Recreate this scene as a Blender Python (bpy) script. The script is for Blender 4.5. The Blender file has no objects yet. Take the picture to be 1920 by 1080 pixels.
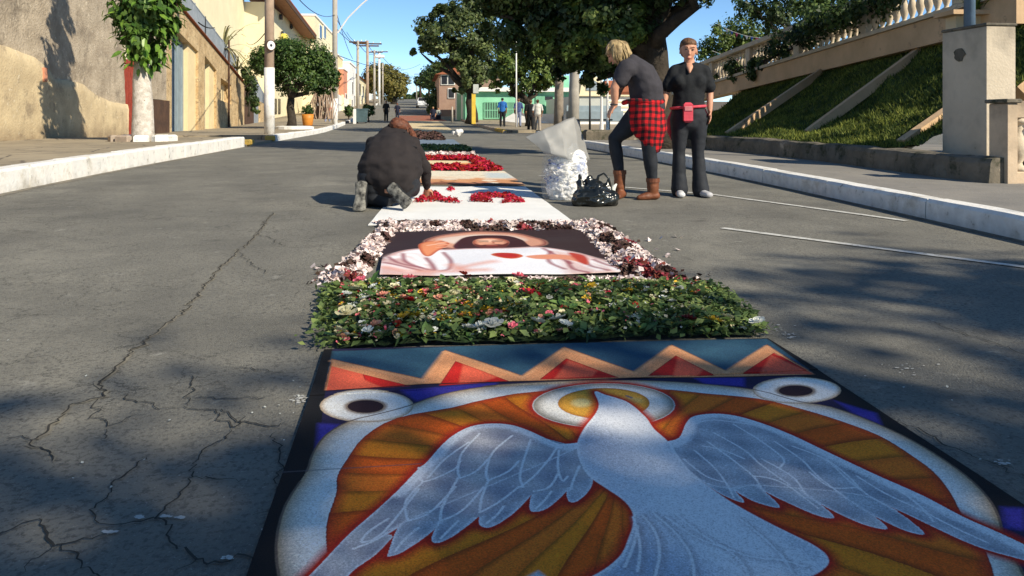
import bpy, math, random
import numpy as np
from mathutils import Vector, Matrix, noise
random.seed(7); RNG = np.random.RandomState(11)
R = math.radians; PI = math.pi
scene = bpy.context.scene
C = scene.collection

# ---------------------------------------------------------------- camera
F = 1450.0; HY = 225.0; YAW = R(7.27); HE = 0.97
SA, CA = math.sin(YAW), math.cos(YAW)
cam_d = bpy.data.cameras.new('camera'); cam = bpy.data.objects.new('camera', cam_d); C.objects.link(cam)
cam.location = (0, 0, HE); cam.rotation_euler = (R(90), 0, -YAW)
cam_d.sensor_width = 36; cam_d.lens = 36 * F / 1920
cam_d.shift_y = -(540 - HY) / 1920.0
cam_d.clip_start = 0.05; cam_d.clip_end = 3000
scene.camera = cam
# ---------------------------------------------------------------- sky, sun, exposure
SUN_EL = R(34); SUN_DIR = Vector((0.68, -0.733, 0)).normalized()
world = bpy.data.worlds.new('World'); scene.world = world; world.use_nodes = True
wn = world.node_tree.nodes; wl = world.node_tree.links
bg = wn['Background']
sky = wn.new('ShaderNodeTexSky'); sky.sky_type = 'NISHITA'; sky.sun_disc = False
sky.sun_elevation = SUN_EL; sky.sun_rotation = math.atan2(SUN_DIR.x, SUN_DIR.y)
sky.altitude = 900; sky.air_density = .62; sky.dust_density = 0.0; sky.ozone_density = 2.4
hs_ = wn.new('ShaderNodeHueSaturation'); hs_.inputs['Saturation'].default_value = 1.08; hs_.inputs['Hue'].default_value = .493; wl.new(sky.outputs[0], hs_.inputs['Color']); wl.new(hs_.outputs[0], bg.inputs[0]); bg.inputs[1].default_value = 0.125
sun_d = bpy.data.lights.new('sun', 'SUN'); sun = bpy.data.objects.new('sun', sun_d); C.objects.link(sun)
sun_d.energy = 4.6; sun_d.angle = R(0.6); sun_d.color = (1.0, 0.90, 0.72)
sv = Vector((SUN_DIR.x * math.cos(SUN_EL), SUN_DIR.y * math.cos(SUN_EL), math.sin(SUN_EL)))
sun.rotation_euler = sv.to_track_quat('Z', 'Y').to_euler(); sun.location = (20, -20, 30)
scene.view_settings.view_transform = 'Standard'; scene.view_settings.look = 'None'
scene.view_settings.gamma = 1; scene.view_settings.exposure = 0.55

# ---------------------------------------------------------------- the lie of the street
PROF = [(-60, -1.25), (10, .207), (20, .26), (38, .33), (48, .50), (63, .86), (80, 1.5), (200, 6.3), (215, 6.6), (260, 5.2), (700, 4)]
PX_, PZ_ = zip(*PROF)
def zg(y):
    return sum(np.interp(y + d, PX_, PZ_) for d in (-3, -1.5, 0, 1.5, 3)) / 5.0
def cx(y):                                   # the street drifts left up the far hill
    return -max(0.0, y - 40) * .017
def P(px, py, D):
    u = (px - 960) / F
    return Vector((D * (SA + u * CA), D * (CA - u * SA), HE - (py - HY) / F * D))
def DX(px, X):
    return X / (SA + (px - 960) / F * CA)
def PX(px, py, X): return P(px, py, DX(px, X))
def G(px, py, h=0.0):
    D = .8
    while D < 300:
        p = P(px, py, D)
        if p.z <= zg(p.y) + h: break
        D += .02 if D < 20 else .1
    return Vector((p.x, p.y, zg(p.y) + h))
def DG(px, py, h=0.0):
    p = G(px, py, h); return p.x * SA + p.y * CA

# ---------------------------------------------------------------- mesh helpers
class MB:
    def __init__(s): s.v = []; s.f = []
    def add(s, vs, fs):
        n = len(s.v); s.v += [tuple(v) for v in vs]; s.f += [tuple(i + n for i in f) for f in fs]; return s
    def box(s, c, size, rz=0.0, bev=0.0):
        hx, hy, hz = size[0] / 2, size[1] / 2, size[2] / 2
        co, si = math.cos(rz), math.sin(rz)
        if bev <= 0:
            L = [(-hx, -hy, -hz), (hx, -hy, -hz), (hx, hy, -hz), (-hx, hy, -hz), (-hx, -hy, hz), (hx, -hy, hz), (hx, hy, hz), (-hx, hy, hz)]
            fs = [(0, 3, 2, 1), (4, 5, 6, 7), (0, 1, 5, 4), (1, 2, 6, 5), (2, 3, 7, 6), (3, 0, 4, 7)]
        else:
            b = bev; L = []
            for z, i in ((-hz, b), (-hz + b, 0), (hz - b, 0), (hz, b)):
                L += [(-hx + i, -hy + i, z), (hx - i, -hy + i, z), (hx - i, hy - i, z), (-hx + i, hy - i, z)]
            fs = [(0, 3, 2, 1), (12, 13, 14, 15)]
            for k in range(3):
                for j in range(4):
                    a = k * 4 + j; b2 = k * 4 + (j + 1) % 4
                    fs.append((a, b2, b2 + 4, a + 4))
        return s.add([(c[0] + x * co - y * si, c[1] + x * si + y * co, c[2] + z) for x, y, z in L], fs)
    def prism(s, poly, off):                 # polygon of 3-D points pushed by a vector
        n = len(poly); off = Vector(off); a = [Vector(p) for p in poly]
        vs = a + [p + off for p in a]
        fs = [tuple(range(n)), tuple(range(2 * n - 1, n - 1, -1))]
        fs += [(i, i + n, (i + 1) % n + n, (i + 1) % n) for i in range(n)]
        return s.add(vs, fs)
    def tube(s, pts, rad, n=8, cap=True):
        pts = [Vector(p) for p in pts]; base = len(s.v); vs = []; fs = []
        if not hasattr(rad, '__len__'): rad = [rad] * len(pts)
        up = None
        for i, p in enumerate(pts):
            t = (pts[min(i + 1, len(pts) - 1)] - pts[max(i - 1, 0)]).normalized()
            if up is None: up = t.orthogonal().normalized()
            up = (up - t * up.dot(t)); up = up.normalized() if up.length > 1e-5 else t.orthogonal().normalized()
            w = t.cross(up)
            for k in range(n):
                a = 2 * PI * k / n
                vs.append(p + (up * math.cos(a) + w * math.sin(a)) * rad[i])
        for i in range(len(pts) - 1):
            for k in range(n):
                a = i * n + k; b = i * n + (k + 1) % n
                fs.append((a, b, b + n, a + n))
        if cap:
            fs.append(tuple(range(n - 1, -1, -1))); m = (len(pts) - 1) * n; fs.append(tuple(range(m, m + n)))
        return s.add(vs, fs)
    def lathe(s, c, prof, n=12, cap=True):
        vs = []; fs = []
        for r, z in prof:
            for k in range(n):
                a = 2 * PI * k / n; vs.append((c[0] + r * math.cos(a), c[1] + r * math.sin(a), c[2] + z))
        for i in range(len(prof) - 1):
            for k in range(n):
                a = i * n + k; b = i * n + (k + 1) % n; fs.append((a, b, b + n, a + n))
        if cap:
            fs.append(tuple(range(n - 1, -1, -1))); m = (len(prof) - 1) * n; fs.append(tuple(range(m, m + n)))
        return s.add(vs, fs)
    def grid(s, fn, nu, nv):
        vs = [fn(i / nu, j / nv) for j in range(nv + 1) for i in range(nu + 1)]
        fs = [(j * (nu + 1) + i, j * (nu + 1) + i + 1, (j + 1) * (nu + 1) + i + 1, (j + 1) * (nu + 1) + i) for j in range(nv) for i in range(nu)]
        return s.add(vs, fs)
    def build(s, name, mat, parent=None, smooth=False, kind=None):
        me = bpy.data.meshes.new(name); me.from_pydata(s.v, [], s.f); me.update()
        return link(name, me, mat, parent, smooth, kind)
def link(name, me, mat, parent=None, smooth=False, kind=None):
    if mat is not None: me.materials.append(mat)
    if smooth: me.polygons.foreach_set('use_smooth', [True] * len(me.polygons))
    o = bpy.data.objects.new(name, me); C.objects.link(o)
    if parent is not None: par(o, parent)
    if kind: o['kind'] = kind
    return o
def chain_mat(o):
    m = o.matrix_basis.copy()
    while o.parent is not None:
        m = o.parent.matrix_basis @ o.matrix_parent_inverse @ m if False else (chain_mat(o.parent) @ o.matrix_parent_inverse @ o.matrix_basis)
        return m
    return m
def par(o, parent):
    o.parent = parent; o.matrix_parent_inverse = chain_mat(parent).inverted()
def tag(o, label=None, cat=None, group=None, kind=None):
    if label: o['label'] = label
    if cat: o['category'] = cat
    if group: o['group'] = group
    if kind: o['kind'] = kind
    return o
def thing(name, label, cat, loc, group=None):
    o = bpy.data.objects.new(name, None); C.objects.link(o); o.location = loc; o.empty_display_size = .2
    return tag(o, label, cat, group)
def inst(src, name, M, parent):              # copy sharing the mesh, placed with a matrix
    o = src.copy(); C.objects.link(o); o.name = name; o.parent = None; o.matrix_basis = M
    if parent is not None: par(o, parent)
    return o
def np_mesh(name, V, Fq, mat, parent=None, kind=None, smooth=False):
    V = np.asarray(V, dtype=np.float32); Fq = np.asarray(Fq, dtype=np.int32)
    k = Fq.shape[1]; me = bpy.data.meshes.new(name)
    me.vertices.add(len(V)); me.vertices.foreach_set('co', V.ravel())
    me.loops.add(Fq.size); me.loops.foreach_set('vertex_index', Fq.ravel())
    me.polygons.add(len(Fq)); me.polygons.foreach_set('loop_start', np.arange(0, Fq.size, k, dtype=np.int32))
    me.update(calc_edges=True); me.validate()
    return link(name, me, mat, parent, smooth, kind)
def frame(loc, xdir, up=(0, 0, 1), s=1.0):
    x = Vector(xdir).normalized(); z = Vector(up); y = z.cross(x).normalized(); z = x.cross(y)
    M = Matrix(((x.x, y.x, z.x, loc[0]), (x.y, y.y, z.y, loc[1]), (x.z, y.z, z.z, loc[2]), (0, 0, 0, 1)))
    return M @ Matrix.Diagonal((s, s, s, 1))

# ---------------------------------------------------------------- materials
def mat(name, c1, c2=None, scale=6.0, rough=.8, bump=0.0, bscale=None, detail=6.0, spots=None, island=0.0, trans=0.0, spec=.3, metallic=0.0, randobj=0.0, coat=0.0):
    """noise-mottled surface; spots=(colour, scale, threshold, softness)"""
    m = bpy.data.materials.new(name); m.use_nodes = True; nt = m.node_tree; N = nt.nodes; L = nt.links
    b = N['Principled BSDF']; b.inputs['Roughness'].default_value = rough; b.inputs['Metallic'].default_value = metallic
    b.inputs['Specular IOR Level'].default_value = spec
    if coat: b.inputs['Coat Weight'].default_value = coat
    tc = N.new('ShaderNodeTexCoord'); co = tc.outputs['Object']
    c2 = c2 or tuple(x * .72 for x in c1)
    nz = N.new('ShaderNodeTexNoise'); nz.inputs['Scale'].default_value = scale; nz.inputs['Detail'].default_value = detail; nz.inputs['Roughness'].default_value = .62
    L.new(co, nz.inputs['Vector'])
    rp = N.new('ShaderNodeMapRange'); rp.inputs[1].default_value = .34; rp.inputs[2].default_value = .66; L.new(nz.outputs['Fac'], rp.inputs[0])
    mx = N.new('ShaderNodeMix'); mx.data_type = 'RGBA'; mx.inputs['A'].default_value = (*c2, 1); mx.inputs['B'].default_value = (*c1, 1)
    L.new(rp.outputs[0], mx.inputs['Factor']); out = mx.outputs['Result']
    if spots:
        for sp in (spots if isinstance(spots, list) else [spots]):
            n2 = N.new('ShaderNodeTexNoise'); n2.inputs['Scale'].default_value = sp[1]; n2.inputs['Detail'].default_value = 8; n2.inputs['Roughness'].default_value = .7; L.new(co, n2.inputs['Vector'])
            r2 = N.new('ShaderNodeMapRange'); r2.inputs[1].default_value = sp[2]; r2.inputs[2].default_value = sp[2] + sp[3]; L.new(n2.outputs['Fac'], r2.inputs[0])
            m2 = N.new('ShaderNodeMix'); m2.data_type = 'RGBA'; L.new(r2.outputs[0], m2.inputs['Factor']); L.new(out, m2.inputs['A']); m2.inputs['B'].default_value = (*sp[0], 1); out = m2.outputs['Result']
    if island or randobj:
        if island: g = N.new('ShaderNodeNewGeometry'); rnd = g.outputs['Random Per Island']; amt = island
        else: g = N.new('ShaderNodeObjectInfo'); rnd = g.outputs['Random']; amt = randobj
        hs = N.new('ShaderNodeHueSaturation'); r3 = N.new('ShaderNodeMapRange'); r3.inputs[3].default_value = 1 - amt; r3.inputs[4].default_value = 1 + amt
        L.new(rnd, r3.inputs[0]); L.new(r3.outputs[0], hs.inputs['Value'])
        r4 = N.new('ShaderNodeMapRange'); r4.inputs[3].default_value = .5 + .04 * min(1, amt * 1.5); r4.inputs[4].default_value = .5 - .03 * min(1, amt * 1.5); L.new(rnd, r4.inputs[0]); L.new(r4.outputs[0], hs.inputs['Hue'])
        L.new(out, hs.inputs['Color']); out = hs.outputs['Color']
    L.new(out, b.inputs['Base Color'])
    if bump:
        n3 = N.new('ShaderNodeTexNoise'); n3.inputs['Scale'].default_value = bscale or scale * 4; n3.inputs['Detail'].default_value = 6; L.new(co, n3.inputs['Vector'])
        bp = N.new('ShaderNodeBump'); bp.inputs['Strength'].default_value = 1.0; bp.inputs['Distance'].default_value = bump; L.new(n3.outputs['Fac'], bp.inputs['Height']); L.new(bp.outputs[0], b.inputs['Normal'])
    if trans:
        tr = N.new('ShaderNodeBsdfTranslucent'); L.new(out, tr.inputs['Color']); ms = N.new('ShaderNodeMixShader'); ms.inputs[0].default_value = trans
        L.new(b.outputs[0], ms.inputs[1]); L.new(tr.outputs[0], ms.inputs[2]); L.new(ms.outputs[0], N['Material Output'].inputs[0])
    return m
def dirt(m, col, zfrom, zto, amt=.8, nscale=3.0, axis='z'):
    """weathering that creeps in from an edge, broken up by noise"""
    nt = m.node_tree; N = nt.nodes; L = nt.links; b = N['Principled BSDF']; lk = b.inputs['Base Color'].links[0]; src = lk.from_socket
    tc = N.new('ShaderNodeTexCoord'); sp = N.new('ShaderNodeSeparateXYZ'); L.new(tc.outputs['Object'], sp.inputs[0])
    r = N.new('ShaderNodeMapRange'); r.inputs[1].default_value = zfrom; r.inputs[2].default_value = zto; L.new(sp.outputs[axis.upper()], r.inputs[0])
    n = N.new('ShaderNodeTexNoise'); n.inputs['Scale'].default_value = nscale; n.inputs['Detail'].default_value = 8; L.new(tc.outputs['Object'], n.inputs['Vector'])
    a = N.new('ShaderNodeMath'); a.operation = 'MULTIPLY_ADD'; L.new(n.outputs['Fac'], a.inputs[0]); a.inputs[1].default_value = 1.6; a.inputs[2].default_value = -.8
    s = N.new('ShaderNodeMath'); s.operation = 'ADD'; s.use_clamp = True; L.new(a.outputs[0], s.inputs[0]); L.new(r.outputs[0], s.inputs[1])
    k = N.new('ShaderNodeMath'); k.operation = 'MULTIPLY'; k.inputs[1].default_value = amt; L.new(s.outputs[0], k.inputs[0])
    mx = N.new('ShaderNodeMix'); mx.data_type = 'RGBA'; L.new(k.outputs[0], mx.inputs['Factor']); L.new(src, mx.inputs['A']); mx.inputs['B'].default_value = (*col, 1)
    L.new(mx.outputs['Result'], b.inputs['Base Color']); return m
def add_cracks(m, scale, width, col, mask_scale, mask_lo, warp=.25, x_lo=None, x_hi=None):
    nt = m.node_tree; N = nt.nodes; L = nt.links; b = N['Principled BSDF']; src = b.inputs['Base Color'].links[0].from_socket
    tc = N.new('ShaderNodeTexCoord'); nz = N.new('ShaderNodeTexNoise'); nz.inputs['Scale'].default_value = 3.5; nz.inputs['Detail'].default_value = 8; nz.inputs['Roughness'].default_value = .65; L.new(tc.outputs['Object'], nz.inputs['Vector'])
    vm = N.new('ShaderNodeVectorMath'); vm.operation = 'MULTIPLY_ADD'; L.new(nz.outputs['Color'], vm.inputs[0]); vm.inputs[1].default_value = (warp,) * 3; L.new(tc.outputs['Object'], vm.inputs[2])
    vo = N.new('ShaderNodeTexVoronoi'); vo.feature = 'DISTANCE_TO_EDGE'; vo.inputs['Scale'].default_value = scale; L.new(vm.outputs[0], vo.inputs['Vector'])
    r = N.new('ShaderNodeMapRange'); r.inputs[1].default_value = width * .3; r.inputs[2].default_value = width; r.inputs[3].default_value = 1; r.inputs[4].default_value = 0; L.new(vo.outputs['Distance'], r.inputs[0])
    mk = N.new('ShaderNodeTexNoise'); mk.inputs['Scale'].default_value = mask_scale; mk.inputs['Detail'].default_value = 4; L.new(tc.outputs['Object'], mk.inputs['Vector'])
    r2 = N.new('ShaderNodeMapRange'); r2.inputs[1].default_value = mask_lo; r2.inputs[2].default_value = mask_lo + .08; L.new(mk.outputs['Fac'], r2.inputs[0])
    k = N.new('ShaderNodeMath'); k.operation = 'MULTIPLY'; L.new(r.outputs[0], k.inputs[0]); L.new(r2.outputs[0], k.inputs[1]); last = k.outputs[0]
    if x_lo is not None:
        sp = N.new('ShaderNodeSeparateXYZ'); L.new(tc.outputs['Object'], sp.inputs[0])
        r3 = N.new('ShaderNodeMapRange'); r3.inputs[1].default_value = x_lo; r3.inputs[2].default_value = x_hi; L.new(sp.outputs['X'], r3.inputs[0])
        k2 = N.new('ShaderNodeMath'); k2.operation = 'MULTIPLY'; L.new(last, k2.inputs[0]); L.new(r3.outputs[0], k2.inputs[1]); last = k2.outputs[0]
    mx = N.new('ShaderNodeMix'); mx.data_type = 'RGBA'; L.new(last, mx.inputs['Factor']); L.new(src, mx.inputs['A']); mx.inputs['B'].default_value = (*col, 1)
    L.new(mx.outputs['Result'], b.inputs['Base Color']); return m

M = {}
M['asphalt'] = mat('asphalt', (.225, .214, .180), (.140, .135, .117), 1.3, .88, .006, 150, spots=[((.11, .105, .092), 60, .50, .10), ((.34, .32, .28), 110, .61, .05), ((.28, .265, .22), .7, .55, .22), ((.34, .33, .29), 5, .62, .14), ((.085, .08, .07), 2.3, .60, .14)])
add_cracks(M['asphalt'], 3.2, .009, (.06, .058, .05), .9, .46, .35, .2, -.6)
add_cracks(M['asphalt'], 1.1, .004, (.07, .07, .06), .5, .50, .5)
M['ground'] = mat('ground', (.16, .13, .09), None, .3, .95)
M['pave_l'] = mat('pavement_tan', (.36, .30, .21), (.25, .21, .15), 1.2, .9, .006, 30, spots=[((.17, .145, .11), 2.2, .56, .15)])
add_cracks(M['pave_l'], .8, .02, (.12, .10, .08), .6, .35, .2)
M['pave_r'] = mat('pavement_grey', (.27, .25, .22), (.19, .18, .165), 1.5, .9, .005, 40, spots=[((.12, .115, .10), 3, .58, .12)])
M['kerb'] = mat('white_kerb_paint', (.82, .79, .74), (.70, .70, .68), 3, .7, .006, 25, spots=[((.40, .38, .34), 9, .60, .06), ((.55, .52, .46), 1.5, .56, .1)])
M['kerb_y'] = mat('yellow_kerb_paint', (.62, .40, .06), (.40, .28, .09), 5, .8, .006, 25)
M['kerb_p'] = mat('bare_kerb_stone', (.42, .33, .26), (.30, .25, .2), 5, .85, .006, 25)
M['line'] = mat('worn_white_road_paint', (.62, .62, .58), (.42, .41, .38), 14, .8, .001, 90, spots=[((.18, .17, .15), 24, .56, .06)])
M['crack'] = mat('crack', (.028, .027, .024), (.05, .047, .04), 20, 1)
M['crackdust'] = mat('crack_dust', (.24, .22, .17), (.17, .155, .13), 20, 1)
# ================================================================ SETTING
def sheet(name, x0, x1, y0, y1, h, m, kind='structure', thick=0.0, step=.5, jag=0.0, follow=True, parent=None):
    b = MB(); n = max(1, int((y1 - y0) / step)); vs = []; fs = []
    for i in range(n + 1):
        y = y0 + (y1 - y0) * i / n; c = cx(y) if follow else 0
        a = x0(y) if callable(x0) else x0; e = x1(y) if callable(x1) else x1
        j1 = jag * noise.noise((y * 3, 1, 0)); j2 = jag * noise.noise((y * 3, 7, 0))
        vs += [(a + c + j1, y, zg(y) + h), (e + c + j2, y, zg(y) + h)]
    fs = [(2 * i, 2 * i + 1, 2 * i + 3, 2 * i + 2) for i in range(n)]
    if thick:
        k = len(vs); vs += [(v[0], v[1], v[2] - thick) for v in vs]
        fs += [(2 * i, 2 * i + 2, 2 * i + 2 + k, 2 * i + k) for i in range(n)]
        fs += [(2 * i + 1, 2 * i + 1 + k, 2 * i + 3 + k, 2 * i + 3) for i in range(n)]
        fs += [(0, k, k + 1, 1), (2 * n, 2 * n + 1, 2 * n + 1 + k, 2 * n + k)]
    b.add(vs, fs); return b.build(name, m, parent, kind=kind)
KL, KR = -4.39, 4.33
b = MB(); ys = list(range(-60, 240, 4)) + [260, 400, 700]
vs = []; fs = []
for y in ys: vs += [(-500, y, zg(y) - .35), (500, y, zg(y) - .35)]
b.add(vs, [(2 * i, 2 * i + 1, 2 * i + 3, 2 * i + 2) for i in range(len(ys) - 1)]); b.build('ground', M['ground'], kind='structure')
road = sheet('road', KL - .1, KR + .1, -12, 235, 0, M['asphalt'])
sheet('side_street', KR + .1, 40, 20.5, 37.5, -.002, M['asphalt'], follow=False)
sheet('pavement_left', -12, KL - .2, -6, 21.0, .26, M['pave_l'], thick=.4)
sheet('driveway', -12, KL - .0, 21.0, 25.6, .06, M['pave_l'], thick=.4)
sheet('pavement_far_left', -12, KL - .2, 25.6, 54, .20, M['pave_l'], thick=.4)
sheet('pavement_hill_left', -13, KL - .2, 54, 230, .14, M['pave_l'], thick=.5)
sheet('pavement_right', KR + .22, 12, -6, 20.5, .165, M['pave_r'], thick=.4)
sheet('pavement_far_right', KR + .22, 30, 37.5, 230, .14, M['pave_l'], thick=.5)
# kerb stones
def kerb(name, xin, w, y0, y1, h, m, L=1.0, rnd=.02, over=None, follow=True):
    root = sheet(name, min(xin, xin + w) + .02, max(xin, xin + w) - .02, y0, y1, h - .05, M['kerb_p'], thick=.3, follow=follow)
    y = y0; k = 0
    while y < y1 - .05:
        l = min(L * random.uniform(.9, 1.1), y1 - y); ym = y + l / 2
        mm = m if over is None else over(ym, m)
        bb = MB(); dz = random.uniform(-rnd, rnd); dx = random.uniform(-rnd, rnd) * .7
        n = 6
        c = cx(ym) if follow else 0
        x0, x1 = sorted((xin, xin + w)); x0 += c + dx; x1 += c + dx; e = .006
        prof = [(x0, -.28), (x0, h - .03), (x0 + .025, h), (x1 - .025, h), (x1, h - .03), (x1, -.28)]
        vs = []; fs = []
        for i in range(n + 1):
            yy = y + e + (l - 2 * e) * i / n
            for (px, pz) in prof:
                q = noise.noise((px * 3, yy * 4, pz * 5)) * .012
                vs.append((px + q, yy, zg(yy) + pz + dz + q * .6))
        k6 = len(prof)
        for i in range(n):
            for j in range(k6 - 1): fs.append((i * k6 + j, i * k6 + j + 1, (i + 1) * k6 + j + 1, (i + 1) * k6 + j))
        fs.append(tuple(range(k6))[::-1]); fs.append(tuple(range(n * k6, n * k6 + k6)))
        bb.add(vs, fs); bb.build('kerb_stone', mm, root)
        y += l
    return root
dirt(M['kerb'], (.22, .2, .17), .30, .03, .55, 9)
kerb('kerb_left', KL, -.24, 1.0, 21.0, .27, M['kerb'], 1.0, .012)
kerb('kerb_far_left', KL, -.24, 25.6, 54, .21, M['kerb'], 1.2, .01, over=lambda y, m: m)
kerb('kerb_hill_left', KL, -.24, 58, 205, .20, M['kerb'], 4.0, .005)
kerb('kerb_right', KR, .22, 1.0, 20.3, .175, M['kerb'], 1.6, .004)
kerb('kerb_far_right', KR, .22, 37.5, 66, .15, M['kerb_p'], 1.2, .01, over=lambda y, m: M['kerb_y'] if y < 41 else m)
for i, (x, y, z, lb) in enumerate([(KL - .1, 21.5, .12, 'yellow painted kerb block nearest the viewer at the driveway mouth'), (KL - .2, 22.4, .1, 'middle yellow kerb block across the driveway mouth'), (KL - .1, 25.2, .14, 'yellow kerb block at the foot of the near utility pole')]):
    tag(MB().box((x, y, zg(y) + z - .02), (.3, .5, .16), .1 * i, .03).build('kerb_block', M['kerb_y']), lb, 'kerb block')
# gutter dust beside the kerbs
M['dust'] = mat('gutter_dust', (.24, .21, .16), (.15, .14, .12), 8, 1, .004, 60, spots=[((.12, .115, .1), 12, .5, .1)])
sheet('gutter_left', lambda y: KL, lambda y: KL + .09 + .10 * (noise.noise((y * 1.1, 0, 0)) + .4) * (1 if noise.noise((y * 5, 3, 0)) > -.3 else .4), 1, 21, .004, M['dust'], step=.08)
sheet('gutter_right', lambda y: KR - .05 - .05 * (noise.noise((y * 1.7, 5, 0)) + .4), lambda y: KR, 1, 20, .004, M['dust'], step=.1)
# painted parking lines
def ribbon(name, pts, w, m, h=.006, kind='structure', parent=None, jag=0.0, step=.1):
    b = MB(); P2 = []
    for a, c in zip(pts[:-1], pts[1:]):
        a = Vector(a); c = Vector(c); n = max(1, int((c - a).length / step))
        for i in range(n): P2.append(a.lerp(c, i / n))
    P2.append(Vector(pts[-1])); vs = []
    for i, p in enumerate(P2):
        t = (P2[min(i + 1, len(P2) - 1)] - P2[max(0, i - 1)]).normalized(); nrm = Vector((-t.y, t.x, 0))
        j = jag * (noise.noise_vector((p.x * 12, p.y * 12, 0)) + .6 * noise.noise_vector((p.x * 37, p.y * 37, 4))); ww = w * (1 + (.9 * noise.noise((p.x * 9, p.y * 9, 3)) if jag else .12 * noise.noise((p.x * 9, p.y * 9, 3))))
        if jag: ww *= min(1, .25 + min(i, len(P2) - 1 - i) / 5)
        for sgn in (-1, 1):
            q = p + Vector((j.x, j.y, 0)) + nrm * ww / 2 * sgn; vs.append((q.x, q.y, zg(q.y) + h))
    b.add(vs, [(2 * i, 2 * i + 1, 2 * i + 3, 2 * i + 2) for i in range(len(P2) - 1)])
    return b.build(name, m, parent, kind=kind)
ribbon('parking_line', [G(1354, 429), G(1925, 503), G(2300, 552)], .07, M['line'])
ribbon('parking_line', [G(1170, 352), G(1340, 366), G(1700, 415)], .07, M['line'])
ribbon('parking_line', [G(1010, 331), G(1100, 322)], .05, M['line'])
# traced cracks
def zc(l, ox=0, oy=380, s=1.5435): return [G(ox + x / s, oy + y / s) for x, y in l]
CR = [[(790, 30), (740, 95), (690, 145), (645, 180), (600, 235), (560, 280), (545, 310), (500, 335), (440, 385), (400, 420), (345, 470), (310, 520), (270, 570), (210, 590), (180, 630), (120, 670), (100, 690), (130, 760)],
      [(355, 555), (390, 580), (450, 590), (520, 600), (620, 605), (690, 640), (800, 655), (835, 640)], [(310, 660), (320, 700)],
      [(665, 660), (640, 700), (590, 745), (570, 790), (568, 820), (520, 860), (480, 900), (475, 930), (500, 975), (530, 1010), (540, 1050), (700, 1045), (760, 1060)],
      [(475, 930), (400, 935), (330, 945), (280, 930), (265, 905), (330, 850), (400, 780), (420, 740)], [(330, 950), (220, 990), (170, 1000), (150, 950), (100, 940), (0, 965), (-80, 975)],
      [(200, 1000), (210, 1045), (270, 1080), (300, 1150)], [(540, 1050), (500, 1085)], [(800, 670), (800, 750), (812, 800), (790, 850), (780, 900), (740, 915)],
      [(530, 600), (550, 540), (560, 500)], [(540, 570), (650, 570), (800, 570)], [(610, 605), (640, 640), (700, 650), (705, 620)], [(270, 570), (262, 630), (330, 650), (420, 620)], [(0, 690), (60, 682), (105, 690)],
      [(820, 130), (780, 100), (740, 95)], [(690, 145), (740, 190), (770, 210)], [(560, 800), (640, 800), (700, 815)], [(60, 1075), (90, 1040), (160, 1000)], [(840, 500), (770, 500), (720, 480), (640, 480)]]
for i, l in enumerate(CR):
    g = zc(l)
    if i == 0: ribbon('crack_dust', g, .016, M['crackdust'], .003, parent=road, jag=.045, step=.02)
    ribbon('crack', g, .0065 if i == 0 else .0045, M['crack'], .005, parent=road, jag=.035, step=.012)
for l in ([(1730, 600), (1800, 625), (1925, 668)], [(1390, 600), (1440, 612)], [(1560, 760), (1700, 800), (1920, 905)]):
    ribbon('crack', [G(x, y) for x, y in l], .005, M['crack'], .005, parent=road, jag=.035, step=.015)

# ================================================================ RIGHT SIDE
M['stain_wall'] = dirt(mat('stained_cream_plaster', (.62, .53, .41), (.53, .45, .34), 2.5, .85, .006, 30, spots=[((.20, .17, .14), 5, .66, .05)]), (.07, .06, .05), 1.75, 2.6, .75, 5)
M['beam'] = mat('peach_concrete', (.66, .45, .27), (.50, .34, .20), 1.6, .85, .008, 14, spots=[((.15, .11, .08), 2.6, .60, .1)])
M['cream_conc'] = mat('cream_concrete', (.62, .52, .38), (.48, .40, .30), 3, .85, .006, 30, spots=[((.12, .1, .08), 7, .64, .08)])
M['old_conc'] = mat('old_concrete', (.20, .17, .13), (.10, .09, .07), 3, .95, .02, 12, spots=[((.04, .045, .025), 4, .52, .12), ((.40, .33, .25), 3, .64, .06)])
M['grass'] = mat('embankment_grass', (.075, .10, .022), (.025, .04, .009), 3.5, .95, .03, 25, spots=((.17, .15, .05), 2.2, .58, .12))  # yellowish spots paint dapples of sun into the grass colour
M['blade'] = mat('grass_blade', (.20, .235, .045), (.06, .09, .018), 1.6, .8, island=.6, trans=.3)
M['soil'] = mat('soil', (.07, .045, .03), None, 5, 1, .01)
# low retaining wall
RW = [G(1925, 352, .165), G(1860, 345, .165), G(1760, 333, .165), G(1560, 305, .165), G(1430, 290, .165), G(1320, 280, .165), Vector((5.5, 16.5, zg(16.5) + .165))]
RWX = [(p.y, p.x) for p in RW][::-1]; RWX.sort()
def rwx(y): return float(np.interp(y, [a for a, _ in RWX], [c for _, c in RWX]))
b = MB()
ytop = 17.6
def rw_h(y): return .27
n = 60; y0 = 7.3
prof = [(-.02, -.3), (0, .0), (.015, .2), (.04, .245), (.10, .265), (.28, .26), (.30, -.3)]
vs = []
for i in range(n + 1):
    y = y0 + (ytop - y0) * i / n
    for a, h in prof:
        q = noise.noise((y * 2.3, h * 6, a * 5)) * .03 + noise.noise((y * 9, h * 12, a * 5)) * .012
        vs.append((rwx(y) + a + q, y, zg(y) + .165 + h + (q * .7 if h > 0 else 0)))
k = len(prof)
fs = [(i * k + j, i * k + j + 1, (i + 1) * k + j + 1, (i + 1) * k + j) for i in range(n) for j in range(k - 1)] + [tuple(range(k))[::-1], tuple(range(n * k, n * k + k))]
b.add(vs, fs); tag(b.build('retaining_wall', M['old_conc'], smooth=False), 'low mossy concrete wall holding back the grass embankment', 'retaining wall')
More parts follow.
